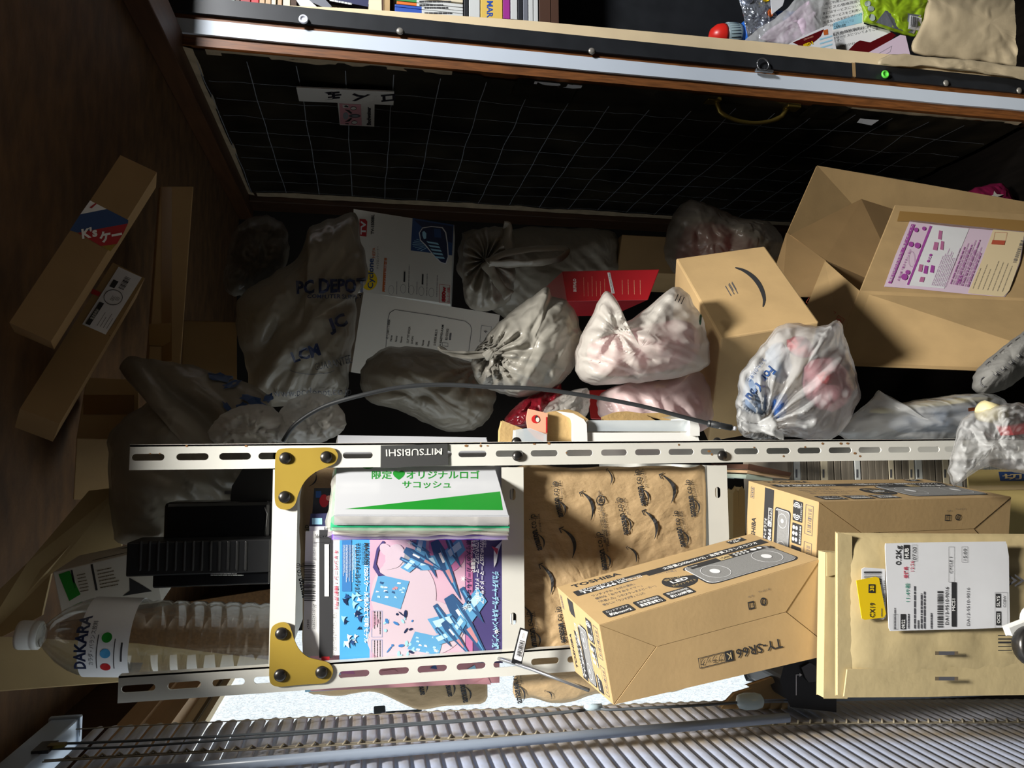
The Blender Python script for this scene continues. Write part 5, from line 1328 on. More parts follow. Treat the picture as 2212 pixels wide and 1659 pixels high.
for i in range(7): mb.lines(L_(1430 + 75 * i, 1300 + 8 * i), 0, 0, hu(480), 1, 1, .8, 'ink_grey', 5, 100 + i)
para([(1710, 620), (1910, 630), (1925, 570), (1730, 555)], 'red_stamp', 5); mb.frame(o.at(z(1740, 560), (1, .05), (.2, -.98)), 0, 0, hu(190), hu(130), .5, 'red_stamp', 5)
mb.bars(o.at(z(2040, 900), (0.34, -0.94), (.94, .1)), 0, 0, hu(370), hu(55), 'ink_grey', 5, 4, 44)
mb.text(L_(1230, 1225), 'お届け先', 0, 0, hu(50), 'lilac_print', 5, fit=hu(140), bold=.03)
mb.build('delivery_label', t, label='purple and cream printed delivery label')
# torn bright red fabric with pale star shapes beside it
bg = Bag([(2030, 452), (2060, 430), (2110, 405), (2164, 396), (2190, 430), (2230, 470), (2260, 500), (2150, 470), (2080, 462)], 1.86, 0.08, 5, amp=0.008, c=(2150, 440), smooth=2)
def stars(mb, b):
    for (x, y, r_) in ((2150, 424, 17), (2118, 440, 8)):
        f = BagFace(b, (x, y), (1, 0), (0, -1), .003); mb.poly(f, [(r_ * (1 if k % 2 == 0 else .3) * math.cos(k * math.pi / 4 + .2), r_ * (.7 if k % 2 == 0 else .25) * math.sin(k * math.pi / 4 + .2)) for k in range(8)], 'white_card')
bag_thing('gift_bag', 'dark red gift bag with pale star print behind the large opened carton', 'bag', bg, 'bag_star', None, stars)

# carton with a printed smile, in the middle of the heap
c8 = hx([(1557.7, 731, 1.12), (1770, 696, 1.094), (1460, 558, 1.282), (1652, 531, 1.255), (1530, 955, 1.293), (1719, 923, 1.267), (1448, 777, 1.455), (1616, 749, 1.428)])
t = thing('shipping_carton', (c8[0] + c8[7]) / 2, 'brown shipping carton with black smile print between pink bag and opened carton', 'box')
mb = MB().hexa(c8, 'cardboard'); f = Face(c8[0], c8[1], c8[3], c8[2])
o = on_face(f); e, ev = dirs(55, 78)
n = 16; vs = []; fs = []
path = [(1588, 578), (1606, 584), (1624, 596), (1638, 612), (1647, 630), (1651, 648), (1648, 663)]
cp_ = catmull([(x, y, 0) for x, y in path], 4, False)
for i, p in enumerate(cp_):
    tn = (cp_[min(i + 1, len(cp_) - 1)] - cp_[max(i - 1, 0)]).normalized(); k = 4.4 * math.sin(math.pi * min(1, (i + .6) / len(cp_))) ** .7 + .3
    vs += [o.pt(p.x - tn.y * k, -(p.y + tn.x * k)), o.pt(p.x + tn.y * k, -(p.y - tn.x * k))]
for i in range(len(cp_) - 1): fs.append((2 * i, 2 * i + 1, 2 * i + 3, 2 * i + 2))
mb.add(vs, fs, 'ink')
mb.lines(o.at((1566, 618), (.5, .86), (.86, -.4)), 0, 0, 36, 3, -8, 1.8, 'ink_grey'); mb.lines(o.at((1574, 612), (.5, .86), (.86, -.4)), 0, 0, 26, 2, -7, 1.6, 'ink_grey', 1, 4)
mb.build('carton_body', t, bevel=0.003)
a, b = c8[0].lerp(c8[1], 0), c8[0]
MB().slab([f.pt(f.w * .0, f.h * 0.0, 2), f.pt(f.w, 0, 2), f.pt(f.w, f.h, 2), f.pt(0, f.h, 2)], f.n * 0.0012, 'cardboard').build('lid_flap', t) if False else None

# vacuum-cleaner carton and notebook carton
def front_box(name, quad, Y, th, m, label, prints, side=None, back=(0.02, 0.0)):
    c = [P(x, y, Y=YY) for (x, y), YY in zip(quad, Y)]
    t = thing(name, sum(c, V()) / 4, label, 'box')
    n = (c[1] - c[0]).cross(c[3] - c[0]).normalized()
    if n.dot(EYE - c[0]) < 0: n = -n
    mb = MB().hexa([c[0], c[1], c[3], c[2]] + [p - n * th for p in (c[0], c[1], c[3], c[2])], m)
    prints(mb, on_face(Face(c[0], c[1], c[2], c[3])))
    mb.build('carton_body', t, bevel=0.002); return t, c, n
zt = lambda u, v: (460 + u / 3.687, 400 + v / 3.687)
def tvp(mb, o):
    P_ = lambda pts, m, l=1: mb.add([o.pt(zt(*p)[0], -zt(*p)[1], l) for p in pts], [tuple(range(len(pts)))], m)
    P_([(1590, 262), (1918, 316), (1905, 560), (1575, 520)], 'blue_dark'); P_([(1600, 275), (1910, 328), (1906, 460), (1760, 420)], 'navy', 1.5)
    for i in range(9):
        a = 2.2 + i * .22; P_([(1760, 470), (1760 + 190 * math.cos(a) * .9, 470 + 110 * math.sin(a) * .6), (1760 + 190 * math.cos(a + .06) * .9, 470 + 110 * math.sin(a + .06) * .6)], 'blue_pale', 1.2)
    P_([(1640, 380), (1668, 338), (1740, 326), (1830, 335), (1858, 375), (1872, 470), (1878, 570), (1858, 630), (1812, 618), (1750, 555), (1690, 480), (1650, 440)], 'paper_white', 2)
    P_([(1648, 380), (1672, 344), (1740, 333), (1824, 342), (1850, 380), (1864, 470), (1870, 570), (1852, 622), (1815, 610), (1755, 550), (1696, 475), (1656, 436)], 'navy', 2.5)
    P_([(1668, 372), (1684, 366), (1700, 385), (1698, 425), (1680, 430), (1668, 400)], 'blue_pale', 3)
    for i in range(5): P_([(1700 + i * 16, 445 + i * 30), (1790 + i * 12, 460 + i * 28), (1800 + i * 12, 476 + i * 28), (1712 + i * 16, 460 + i * 30)], 'blue_pale', 3)
    P_([(1760, 345), (1812, 350), (1820, 420), (1765, 415)], 'blue_dark', 3)
    P_([(1168, 268), (1215, 272), (1230, 290), (1222, 410), (1165, 402)], 'red_print')
    T = lambda s, u, v, sz, fit, m='ink', b=0.0: mb.text(o.at(zt(u, v), (0.02, -1), (-1, -.05)), s, 0, 0, sz / 3.687, m, 2, fit=fit / 3.687, bold=b)
    T('TV', 1215, 395, 55, 110, 'paper_white', .04); T('TV-1500BL', 1282, 392, 34, 158, 'ink', .03); T('Cyclone', 1275, 825, 62, 240, 'blue_dark', .02); T('HEPA', 1292, 580, 34, 82, 'orange_print'); T('サイクロンクリーナー', 1320, 668, 24, 180)
    P_([(1365, 580), (1386, 582), (1370, 850), (1348, 848)], 'orange_print'); T('★アタッチメントあり同梱一式', 1378, 845, 20, 250, 'paper_white')
    for i, (u, v) in enumerate(((1420, 800), (1515, 790), (1580, 800), (1660, 810), (1740, 820))):
        mb.ring(o.at(zt(u, v + 35)), 0, 0, 6, 10, .5, 'ink_grey', 2, 16); mb.lines(o.at(zt(u + 45, v + 70), (0.02, -1), (-1, -.05)), 0, 0, (30, 88, 28, 65, 64)[i], 1, 1, 1.0, 'ink_grey', 2, i)
        if i in (1, 3): P_([(u + 2, v - 20), (u + 16, v - 18), (u + 18, v - 100), (u + 6, v - 102)], 'ink', 2)
    mb.frame(o.at(zt(1800, 935), (1, .11), (.03, -1)), 0, 0, 23, 40, .6, 'red_print', 2); T('800w', 1852, 930, 42, 120, 'red_print', .04); T('モーター搭載', 1882, 935, 22, 118, 'red_print')
    mb.ell(o.at((797, 606)), 0, 0, 18, 21, 'yellow_sticker', 1)
front_box('vacuum_carton', [(757, 628), (973, 656), (981, 486), (764, 451.5)], (1.97, 1.94, 1.92, 1.95), 0.16, 'white_card', 'white vacuum cleaner carton with blue product picture and red lettering', tvp)
def nbp(mb, o):
    pts = [(833, 760), (838, 690), (842, 676), (853, 669), (940, 682), (1005, 694), (1016, 702), (1019, 712), (1012, 765)]
    for a, b in zip(pts, pts[1:]):
        d = V((b[0] - a[0], b[1] - a[1], 0)).normalized() * .5; mb.add([o.pt(a[0] - d.y, -(a[1] + d.x)), o.pt(a[0] + d.y, -(a[1] - d.x)), o.pt(b[0] + d.y, -(b[1] - d.x)), o.pt(b[0] - d.y, -(b[1] + d.x))], [(0, 1, 2, 3)], 'ink_grey')
    T = lambda s, u, v, sz, fit: mb.text(o.at(zt(u, v), (0.12, -1), (-1, -.1)), s, 0, 0, sz / 3.687, 'ink', 1, fit=fit / 3.687, bold=.01)
    T('-R + J16BTT"148484', 1395, 1228, 26, 155)
    for u, v in ((1425, 1245), (1465, 1250), (1505, 1255)): T('None', u, v, 24, 48)
    T('15.4" TFT WXGA', 1560, 1258, 26, 128); T('Li-ION', 1592, 1265, 24, 60); T('0R', 1630, 1275, 24, 26); T('None', 1678, 1282, 24, 46); T('None', 1722, 1285, 24, 44)
    T('D SUPER MULTI', 1775, 1278, 26, 126); T('+-R&DVD-RAM', 1820, 1280, 26, 165); T('BD-D3302', 1868, 1235, 26, 90); mb.lines(o.at(zt(1895, 1235), (.12, -1), (-1, -.1)), 0, 0, 22, 1, 1, 4, 'ink_grey')
    mb.frame(o.at(zt(1826, 1282), (1, .1), (0, -1)), 0, 0, 13, 8, .6, 'ink', 1); mb.frame(o.at(zt(2125, 1250), (1, .1), (.1, -1)), 0, 0, 22, 36, .6, 'ink_grey', 1); mb.text(o.at(zt(2185, 1180), (.1, -1), (-1, -.1)), '4', 0, 0, 11, 'ink_grey')
t, c, n = front_box('notebook_carton', [(758, 804), (1054, 847), (1080, 680), (785.5, 630.5)], (1.674, 1.732, 1.708, 1.65), 0.09, 'white_card', 'large plain white carton with a printed specification frame, leaning below the vacuum carton', nbp)

# long cartons leaning together in the dark upper left
def hex_box(name, c, m, label, group=None, prints=None, deep=None):
    if deep: c = c[:4] + [p + V(deep) for p in c[:4]]
    nn = (c[1] - c[0]).cross(c[2] - c[0]); dd = c[3] - EYE; c[3] = EYE + dd * ((c[0] - EYE).dot(nn) / dd.dot(nn))
    t = thing(name, (c[0] + c[7]) / 2, label, 'box', group); mb = MB().hexa(c, m)
    if prints: prints(mb, On(c[0], (c[1] - c[0]).cross(c[2] - c[0]), (0, 0)))
    mb.build('carton_body', t, bevel=0.0015); return t
k_ = 0.86
def l1p(mb, o):
    zq = lambda u, v: (u / 3.687, 400 + v / 3.687)
    P_ = lambda pts, m, l=1: mb.add([o.pt(zq(*p)[0], -zq(*p)[1], l) for p in pts], [tuple(range(len(pts)))], m)
    P_([(718, 122), (850, 190), (640, 232)], 'paper_print'); P_([(712, 178), (730, 185), (770, 150), (760, 142)], 'red_print', 2)
    P_([(640, 232), (850, 190), (1022, 278), (1020, 305), (620, 378), (556, 360)], 'blue_dark'); P_([(620, 380), (1020, 305), (990, 370), (930, 470), (805, 485)], 'red_print'); P_([(810, 485), (930, 466), (880, 528)], 'yellow_plate')
    mb.text(o.at(zq(655, 425), (.98, -.17), (-.1, -.99)), 'K\'s', 0, 0, 28, 'paper_print', 2, fit=34, bold=.04); mb.text(o.at(zq(795, 455), (.98, -.17), (-.1, -.99)), 'ケー', 0, 0, 26, 'paper_print', 2, fit=50, bold=.05)
hex_box('long_carton', hx([(20, 697, .93), (110, 738, .945), (260, 335, 1.0), (339, 372, 1.01), (32, 718, .98), (117, 755, .99), (262, 366, 1.045), (337, 405, 1.055)]), 'cardboard_brown', 'long brown carton wrapped with red, white and blue tape, leaning in the dark corner', 'long cartons leaning in the corner', l1p)
def l2p(mb, o):
    zq = lambda u, v: (u / 3.687, 400 + v / 3.687)
    P_ = lambda pts, m, l=1: mb.add([o.pt(zq(*p)[0], -zq(*p)[1], l) for p in pts], [tuple(range(len(pts)))], m)
    P_([(945, 650), (1130, 735), (842, 1190), (655, 1108)], 'paper_white'); P_([(795, 928), (830, 942), (715, 1118), (680, 1102)], 'ink', 2); P_([(905, 750), (945, 768), (910, 822), (872, 806)], 'ink', 2)
    e, ev = (.53, -.85), (-.85, -.4)
    mb.text(o.at(zq(740, 1072), e, ev), '電波掛時計', 0, 0, 9, 'paper_print', 3, fit=26); mb.text(o.at(zq(912, 812), e, ev), 'CITIZEN', 0, 0, 7, 'paper_print', 3, fit=15) if False else None
    mb.ring(o.at(zq(902, 893)), 0, 0, 20.5, 17, 1.3, 'ink', 2); mb.bars(o.at(zq(940, 815), e, ev), 0, -14, 30, 13, 'ink', 2, 5, 26)
    for i in range(5): mb.lines(o.at(zq(775 + 25 * i, 1120 + 8 * i), e, ev), 0, 0, 36, 1, 1, 1.1, 'ink_grey', 2, i)
    for i in range(2): mb.lines(o.at(zq(880 + 40 * i, 915), e, ev), 0, 0, 12, 3, 3, 1.0, 'ink_grey', 2, i)
    P_([(740, 825), (805, 855), (785, 885), (722, 862)], 'red_print', 2); P_([(585 + 280, 1195), (885, 1205), (870, 1190)], 'cardboard_core', 1)
hex_box('long_carton', hx([(43, 883, .955), (129, 915, .966), (244, 567, 1.08), (313, 601, 1.092), (32, 923, .995), (114, 954, 1.007), (227, 612, 1.121), (295, 643, 1.132)]), 'cardboard_brown', 'long brown carton with a white clock label, leaning against the taped one', 'long cartons leaning in the corner', l2p)
def thp(mb, o): mb.rect(o.at((349, 780)), 0, 0, 22, 376, 'tape_brown'); mb.poly(o.at((322, 700)), [(0, 0), (48, 2), (46, -38), (30, -48), (0, -46)], 'tape_clear', 2)
hex_box('long_carton', hx([(320, 786, 1.27), (390, 790, 1.27), (347, 403, 1.30), (418, 403, 1.30), (315, 784, 1.36), (385, 788, 1.36), (343, 405, 1.39), (412, 405, 1.39)]), 'cardboard', 'long taped brown carton standing straight beside the slanted pair', 'long cartons leaning in the corner', thp)
hex_box('small_carton', hx([(165, 947, 1.22), (300, 950, 1.22), (187, 815, 1.24), (300, 820, 1.24), (158, 1080, 1.30), (300, 1080, 1.30), (182, 880, 1.42), (300, 890, 1.42)]), 'cardboard', 'small brown taped carton in the dark under the slanted long cartons', None,
        lambda mb, o: mb.rect(o.at((180, 895)), 0, 0, 110, 42, 'tape_brown'))
hex_box('dark_carton', hx([(392, 830, 1.48), (512, 836, 1.48), (396, 692, 1.50), (512, 696, 1.50), (392, 838, 1.7), (512, 840, 1.7), (396, 692, 1.7), (512, 696, 1.7)]), 'maroon' if False else 'cardboard_brown', 'dull brown carton in shadow right of the standing long carton')
hex_box('dark_carton', [V((x_, y_, z_)) for y_ in (1.86, 2.06) for (x_, z_) in ((.47, 1.27), (.47, .0), (.575, 1.27), (.575, .0))] if False else [V(q_) for q_ in ((.475, 1.86, 1.262), (.475, 1.86, 0), (.575, 1.86, 1.245), (.575, 1.86, 0), (.475, 2.08, 1.262), (.475, 2.08, 0), (.575, 2.08, 1.245), (.575, 2.08, 0))], 'cardboard_brown', 'brown carton deep in shadow above the red carton')

# red carton inside a clear bag
def rp(mb, o):
    mb.text(o.at((1245, 630), (-.03, -1), (-1, 0)), 'BUFFALO', 0, 0, 9, 'paper_print', 1, fit=28, bold=.03)
    mb.add([o.pt(1312, -589), o.pt(1318, -589), o.pt(1328, -634), o.pt(1321, -634)], [(0, 1, 2, 3)], 'paper_white'); mb.text(o.at((1326, 632), (-.2, -1), (-1, .2)), 'AirMac PC/Win 12.7mm', 0, 0, 5, 'ink', 2, fit=42)
    for i in range(6): mb.lines(o.at((1262 + i * 9, 640), (-.02, -1), (-1, 0)), 0, 0, 44, 1, 1, .7, 'salmon', 1, i)
    for i in range(4): mb.lines(o.at((1345 + i * 13, 636), (-.02, -1), (-1, 0)), 0, 0, 38, 1, 1, 1.0, 'salmon', 1, 9 + i)
hex_box('red_carton', hx([(1225.5, 651, 1.36), (1400, 648, 1.34), (1214.6, 586, 1.40), (1425, 582, 1.37), (1226, 652, 1.42), (1400, 650, 1.41), (1216, 588, 1.45), (1424, 584, 1.44)]), 'red_print', 'red device carton with white maker lettering in the middle of the heap', None, rp, (0.02, 0.27, -0.02))
hex_box('red_carton', hx([(1276, 905, 1.29), (1476, 912, 1.29), (1268, 843, 1.295), (1476, 838, 1.295), (1278, 906, 1.35), (1476, 912, 1.35), (1270, 845, 1.355), (1476, 840, 1.355)]), 'red_gloss', 'corner of a plain bright red carton between clear bag and pink bag')

# ------------------------------------------------------------------ bags of the heap
def inner(pts, Y, T, m, seed, amp=0.006, c=None):
    def f(t, b): MB_ = MB(); Bag(pts, Y, T, seed, amp=amp, c=c, N=60, M=10, smooth=2).mesh(MB_, m); MB_.build('content', t)
    return f
def many(*fs):
    def f(t, b):
        for q in fs: q(t, b)
    return f
def handles(lst, m):
    def f(t, b):
        for pts, Y, r in lst: strip(pts, Y, r, m).build('handle', t)
    return f
def btext(s, x, y, e, ev, size, fit, m='ink', bold=.03):
    def f(mb, b): mb.text(BagFace(b, (x, y), e, ev, 0.003), s, 0, 0, size, m, fit=fit, bold=bold)
    return f

# pale bag with pink contents at the right of the heap
bg = Bag([(1248, 745), (1270, 700), (1300, 640), (1312, 626), (1332, 650), (1338, 682), (1352, 695), (1400, 665), (1452, 622), (1480, 630), (1500, 655), (1525, 700), (1534, 760), (1532, 790), (1480, 812), (1430, 822), (1350, 828), (1288, 831), (1255, 822), (1243, 790)], 1.13, 0.15, 11, amp=0.021, freq=17, c=(1385, 750), knots=((1330, 715, 9, 0.010, 60),), pleat=20)
bag_thing('plastic_bag', 'crumpled white plastic bag with pink contents beside the smile printed carton', 'bag', bg, 'bag_white', None,
          lambda mb, b: (mb.ell(BagFace(b, (1515, 690), (1, 0), (0, -1), .004), 0, 0, 3, 12, 'green_ink'), mb.lines(BagFace(b, (1470, 655), (.4, -.9), (.9, .4), .004), 0, 0, 24, 3, 7, 2, 'ink_grey')),
          inner([(1270, 745), (1350, 715), (1460, 690), (1510, 715), (1500, 780), (1400, 808), (1290, 808)], 1.125, 0.07, 'fill_pink', 3))
bg = Bag([(1300, 850), (1350, 828), (1440, 822), (1500, 800), (1525, 820), (1540, 870), (1536, 910), (1500, 936), (1400, 930), (1320, 915), (1290, 890)], 1.21, 0.14, 12, amp=0.013, freq=16, c=(1425, 870), pleat=60)
bag_thing('plastic_bag', 'pinkish plastic bag under the crumpled white one, behind the white tray', 'bag', bg, 'bag_pink', None, None, inner([(1320, 850), (1420, 835), (1510, 830), (1520, 890), (1420, 915), (1320, 900)], 1.205, 0.07, 'fill_pink', 4))
# knotted grey bag, its ties to the left
bg = Bag([(1020, 770), (1045, 735), (1075, 700), (1110, 670), (1150, 640), (1185, 618), (1192, 640), (1225, 650), (1250, 690), (1256, 740), (1245, 780), (1220, 820), (1180, 845), (1120, 858), (1060, 842), (1025, 815)], 1.20, 0.18, 13, amp=0.015, freq=14, c=(1150, 755), knots=((1058, 764, 15, 0.013, 95),), pleat=-55)
bag_thing('plastic_bag', 'grey white plastic bag knotted at its upper end, centre of the heap', 'bag', bg, 'bag_grey', None, None,
          handles([([(1058, 764), (1035, 768), (1000, 770), (970, 763), (948, 750), (956, 758), (1000, 762), (1050, 760)], 1.135, 0.0062), ([(1060, 766), (1062, 785), (1052, 800), (1058, 812)], 1.13, 0.005), ([(1050, 758), (1056, 766), (1064, 770)], 1.128, 0.010)], 'bag_grey'))
# large dark grey bag
bg = Bag([(778, 830), (785, 790), (810, 762), (850, 748), (920, 752), (985, 770), (1040, 790), (1068, 820), (1066, 880), (1040, 920), (980, 934), (920, 915), (860, 885), (800, 870)], 1.43, 0.24, 14, amp=0.014, freq=11, c=(920, 840), knots=((1030, 790, 11, 0.010, 110),), pleat=25)
bag_thing('plastic_bag', 'large dull grey plastic bag bulging under the notebook carton', 'bag', bg, 'bag_dark')
# bag with blue lettering
bg = Bag([(512, 650), (560, 610), (640, 560), (660, 520), (668, 492), (700, 475), (762, 456), (776, 470), (778, 500), (790, 560), (792, 610), (770, 640), (770, 700), (755, 790), (750, 850), (700, 880), (600, 880), (545, 860), (530, 780), (512, 720)], 1.50, 0.24, 15, amp=0.016, freq=9, c=(660, 700), pleat=-60)
def pcp(mb, b):
    T = lambda s, x, y, e, ev, size, fit, m='navy', bold=.04: mb.text(BagFace(b, (x, y), e, ev, 0.010), s, 0, 0, size, m, fit=fit, bold=bold)
    T('PC DEPOT', 640, 634, (1, -.03), (-.03, -1), 40, 152); T('COMPUTER SUPPLY', 665, 645, (1, -.01), (0, -1), 12, 118, 'navy', .02)
    T('JC', 712, 716, (.93, -.36), (-.36, -.93), 38, 45); T('LCM', 635, 784, (.95, -.3), (-.3, -.95), 36, 62); T('GUARANTEE', 683, 802, (.97, -.24), (-.24, -.97), 23, 80, 'ink_grey', .0); T('www.pcdepot.co.jp', 590, 858, (1, -.03), (-.03, -1), 26, 170, 'ink_grey', .0)
    mb.ring(BagFace(b, (672, 796), (1, 0), (0, -1), .004), 0, 0, 52, 14, 1.2, 'ink_grey', 1, 24, math.pi * 1.1, math.pi * 1.95)
bag_thing('shopping_bag', 'tall beige shopping bag with large dark blue lettering around a boxed item', 'bag', bg, 'bag_dark', None, pcp)
# shadowy clear bag holding a dark item
bg = Bag([(490, 560), (500, 510), (530, 475), (570, 465), (610, 480), (625, 520), (615, 580), (570, 625), (510, 640), (482, 620)], 1.60, 0.13, 16, amp=0.012, freq=14, c=(550, 555))
bag_thing('clear_bag', 'shiny clear bag with a dark item inside, deep in the dark corner', 'bag', bg, 'bag_smoke', None, None, inner([(515, 500), (600, 490), (610, 560), (560, 610), (505, 600)], 1.60, 0.06, 'fill_dark', 6))
# tall bag with blue print that rests on the top shelf
bg = Bag([(258, 795), (272, 772), (310, 775), (400, 785), (450, 802), (540, 830), (580, 858), (590, 900), (592, 1000), (590, 1150), (480, 1165), (360, 1172), (260, 1176), (240, 1120), (234, 1000), (236, 935), (300, 880), (330, 855), (290, 835)], 1.17, 0.14, 17, amp=0.015, freq=11, c=(420, 990), pleat=35)
def blp(mb, b):
    for i, (x, y, a, c_, th) in enumerate(((475, 815, 28, 9, -.1), (500, 830, 20, 7, .3), (545, 865, 28, 9, -.35), (520, 878, 14, 7, .5), (490, 880, 14, 6, -.8), (580, 860, 12, 8, .6))):
        pts = []
        for k in range(12): q = k * math.pi / 6; r_ = 1 + .25 * math.sin(k * 2.7 + i); X_, Y_ = a * r_ * math.cos(q), c_ * r_ * math.sin(q); pts.append((X_ * math.cos(th) - Y_ * math.sin(th), X_ * math.sin(th) + Y_ * math.cos(th)))
        mb.poly(BagFace(b, (x, y), (1, 0), (0, -1), .005), pts, 'blue_dark')
bag_thing('plastic_bag', 'tall translucent bag with blue print standing behind the black power units', 'bag', bg, 'bag_dark', None, blp)
bg = Bag([(448, 935), (470, 905), (500, 885), (545, 872), (590, 880), (620, 920), (618, 960), (560, 966), (470, 962)], 1.06, 0.10, 18, amp=0.018, freq=20, c=(540, 925), smooth=2)
bag_thing('plastic_bag', 'crumpled off-white bag left of the black cable, above the rack post', 'bag', bg, 'bag_white')
bg = Bag([(600, 900), (620, 868), (650, 852), (690, 850), (725, 868), (748, 900), (742, 930), (700, 955), (640, 962), (605, 945)], 1.09, 0.10, 19, amp=0.014, freq=17, c=(672, 908), smooth=2)
bag_thing('plastic_bag', 'round crumpled off-white bag crossed by the black cable', 'bag', bg, 'bag_white')
# dim bag with looped handles and the big bag behind it
bg = Bag([(1000, 545), (1010, 515), (1040, 495), (1085, 490), (1110, 510), (1112, 560), (1110, 620), (1090, 660), (1030, 672), (1002, 640)], 1.66, 0.15, 20, amp=0.013, freq=10, c=(1050, 570), knots=((1052, 562, 15, 0.014, 110),))
bag_thing('plastic_bag', 'dim white bag with long looped handles beside the vacuum carton', 'bag', bg, 'bag_dark', None, None,
          handles([([(1052, 566), (1090, 548), (1150, 538), (1210, 536), (1226, 542), (1205, 560), (1150, 568), (1090, 570), (1056, 570)], 1.54, 0.011), ([(1100, 540), (1096, 515), (1098, 490), (1088, 486)], 1.56, 0.011), ([(1050, 565), (1075, 610), (1100, 640)], 1.55, 0.014)], 'bag_dark'))
bg = Bag([(1000, 505), (1080, 500), (1150, 490), (1250, 494), (1330, 500), (1336, 540), (1335, 590), (1260, 640), (1240, 740), (1140, 760), (1095, 690), (1000, 620)], 1.88, 0.18, 22, amp=0.012, freq=9, c=(1180, 575), pleat=40)
bag_thing('plastic_bag', 'wide dark bag in shadow behind the looped handles', 'bag', bg, 'bag_dark')
bg = Bag([(1436, 560), (1440, 510), (1458, 455), (1490, 432), (1530, 440), (1600, 470), (1660, 480), (1690, 520), (1660, 580), (1560, 600), (1470, 600)], 1.72, 0.18, 23, amp=0.014, freq=12, c=(1540, 525))
bag_thing('clear_bag', 'reddish translucent bag in shadow behind the smile printed carton', 'bag', bg, 'bag_smoke', None, None, inner([(1460, 560), (1480, 490), (1540, 480), (1640, 520), (1620, 580), (1500, 590)], 1.74, 0.12, 'fill_red', 7))
# little bags along the post
bg = Bag([(1090, 905), (1120, 870), (1170, 840), (1210, 830), (1215, 860), (1190, 900), (1150, 920), (1100, 925)], 1.20, 0.07, 24, amp=0.012, freq=22, c=(1150, 885), smooth=2)
bag_thing('red_bag', 'glossy dark red plastic bag squeezed under the grey knotted bag', 'bag', bg, 'bag_red')
bg = Bag([(1160, 900), (1185, 870), (1230, 845), (1268, 838), (1275, 870), (1262, 910), (1210, 915), (1170, 915)], 1.17, 0.07, 25, amp=0.012, freq=22, c=(1220, 882), smooth=2)
bag_thing('clear_bag', 'small crinkled clear bag between red bag and bright red carton', 'bag', bg, 'bag_clear')
# clear bag with printed greeting, knotted low
bg = Bag([(1592, 920), (1590, 880), (1594, 830), (1610, 790), (1650, 740), (1685, 700), (1730, 698), (1780, 706), (1808, 690), (1822, 715), (1838, 760), (1852, 820), (1862, 850), (1850, 880), (1820, 930), (1790, 952), (1700, 945), (1640, 950), (1605, 940)], 0.985, 0.13, 26, amp=0.015, freq=17, c=(1715, 835), knots=((1655, 915, 17, 0.013, 120),), pleat=-50)
def fyp(mb, b):
    mb.text(BagFace(b, (1662, 790), (-.62, .78), (.78, .62), .004), 'For You', 0, 0, 30, 'blue_dark', fit=84, bold=.03); mb.text(BagFace(b, (1646, 772), (-.55, .83), (.83, .55), .004), 'あなたのための', 0, 0, 11, 'blue_dark', fit=60)
bag_thing('gift_bag', 'clear plastic bag with blue printed greeting and coloured contents, knotted beside the post', 'bag', bg, 'bag_film', None, fyp,
          many(inner([(1735, 790), (1800, 770), (1845, 840), (1800, 890), (1740, 860)], 0.985, 0.07, 'fill_pink', 31), inner([(1700, 735), (1740, 728), (1760, 760), (1735, 775), (1705, 762)], 0.985, 0.05, 'fill_red', 32), inner([(1655, 760), (1690, 740), (1712, 790), (1690, 830), (1660, 810)], 0.985, 0.06, 'fill_slate', 33), inner([(1668, 860), (1700, 850), (1698, 900), (1672, 905)], 0.97, 0.05, 'fill_blue', 34), inner([(1610, 820), (1650, 800), (1670, 870), (1640, 905), (1605, 880)], 0.985, 0.07, 'fill_slate', 35), inner([(1760, 810), (1800, 800), (1800, 830), (1770, 835)], 0.96, 0.03, 'fill_red', 36),
               handles([([(1655, 918), (1640, 925), (1615, 922), (1598, 915)], .925, 0.008), ([(1655, 918), (1675, 935), (1690, 940)], .925, 0.008), ([(1650, 905), (1658, 920), (1652, 935)], .92, 0.012), ([(1640, 905), (1615, 900), (1596, 890)], .93, .010)], 'bag_film')))
# bag with a slate blue disc pack
bg = Bag([(1812, 940), (1820, 915), (1850, 890), (1880, 862), (1902, 842), (1898, 870), (1910, 878), (1990, 862), (2080, 852), (2130, 850), (2170, 862), (2190, 890), (2170, 930), (2090, 955), (1960, 960), (1860, 958)], 1.035, 0.08, 27, amp=0.010, freq=18, c=(2010, 908), pleat=0)
def dp(mb, b): mb.text(BagFace(b, (2142, 893), (-1, .1), (.1, 1), .004), 'ディスク', 0, 0, 15, 'paper_print', fit=42, bold=.02); mb.rect(BagFace(b, (2120, 880), (-1, .1), (.1, 1), .004), 0, 0, 30, 7, 'orange_print')
bag_thing('plastic_bag', 'flat white plastic bag with slate blue pack inside, lying along the post', 'bag', bg, 'bag_film', None, dp, many(inner([(1920, 905), (2010, 880), (2130, 872), (2165, 895), (2100, 930), (1940, 935)], 1.02, 0.05, 'fill_slate', 41), inner([(1880, 885), (1990, 868), (2120, 858), (2140, 868), (2000, 884), (1900, 895)], 1.03, 0.04, 'fill_yellow', 42)))
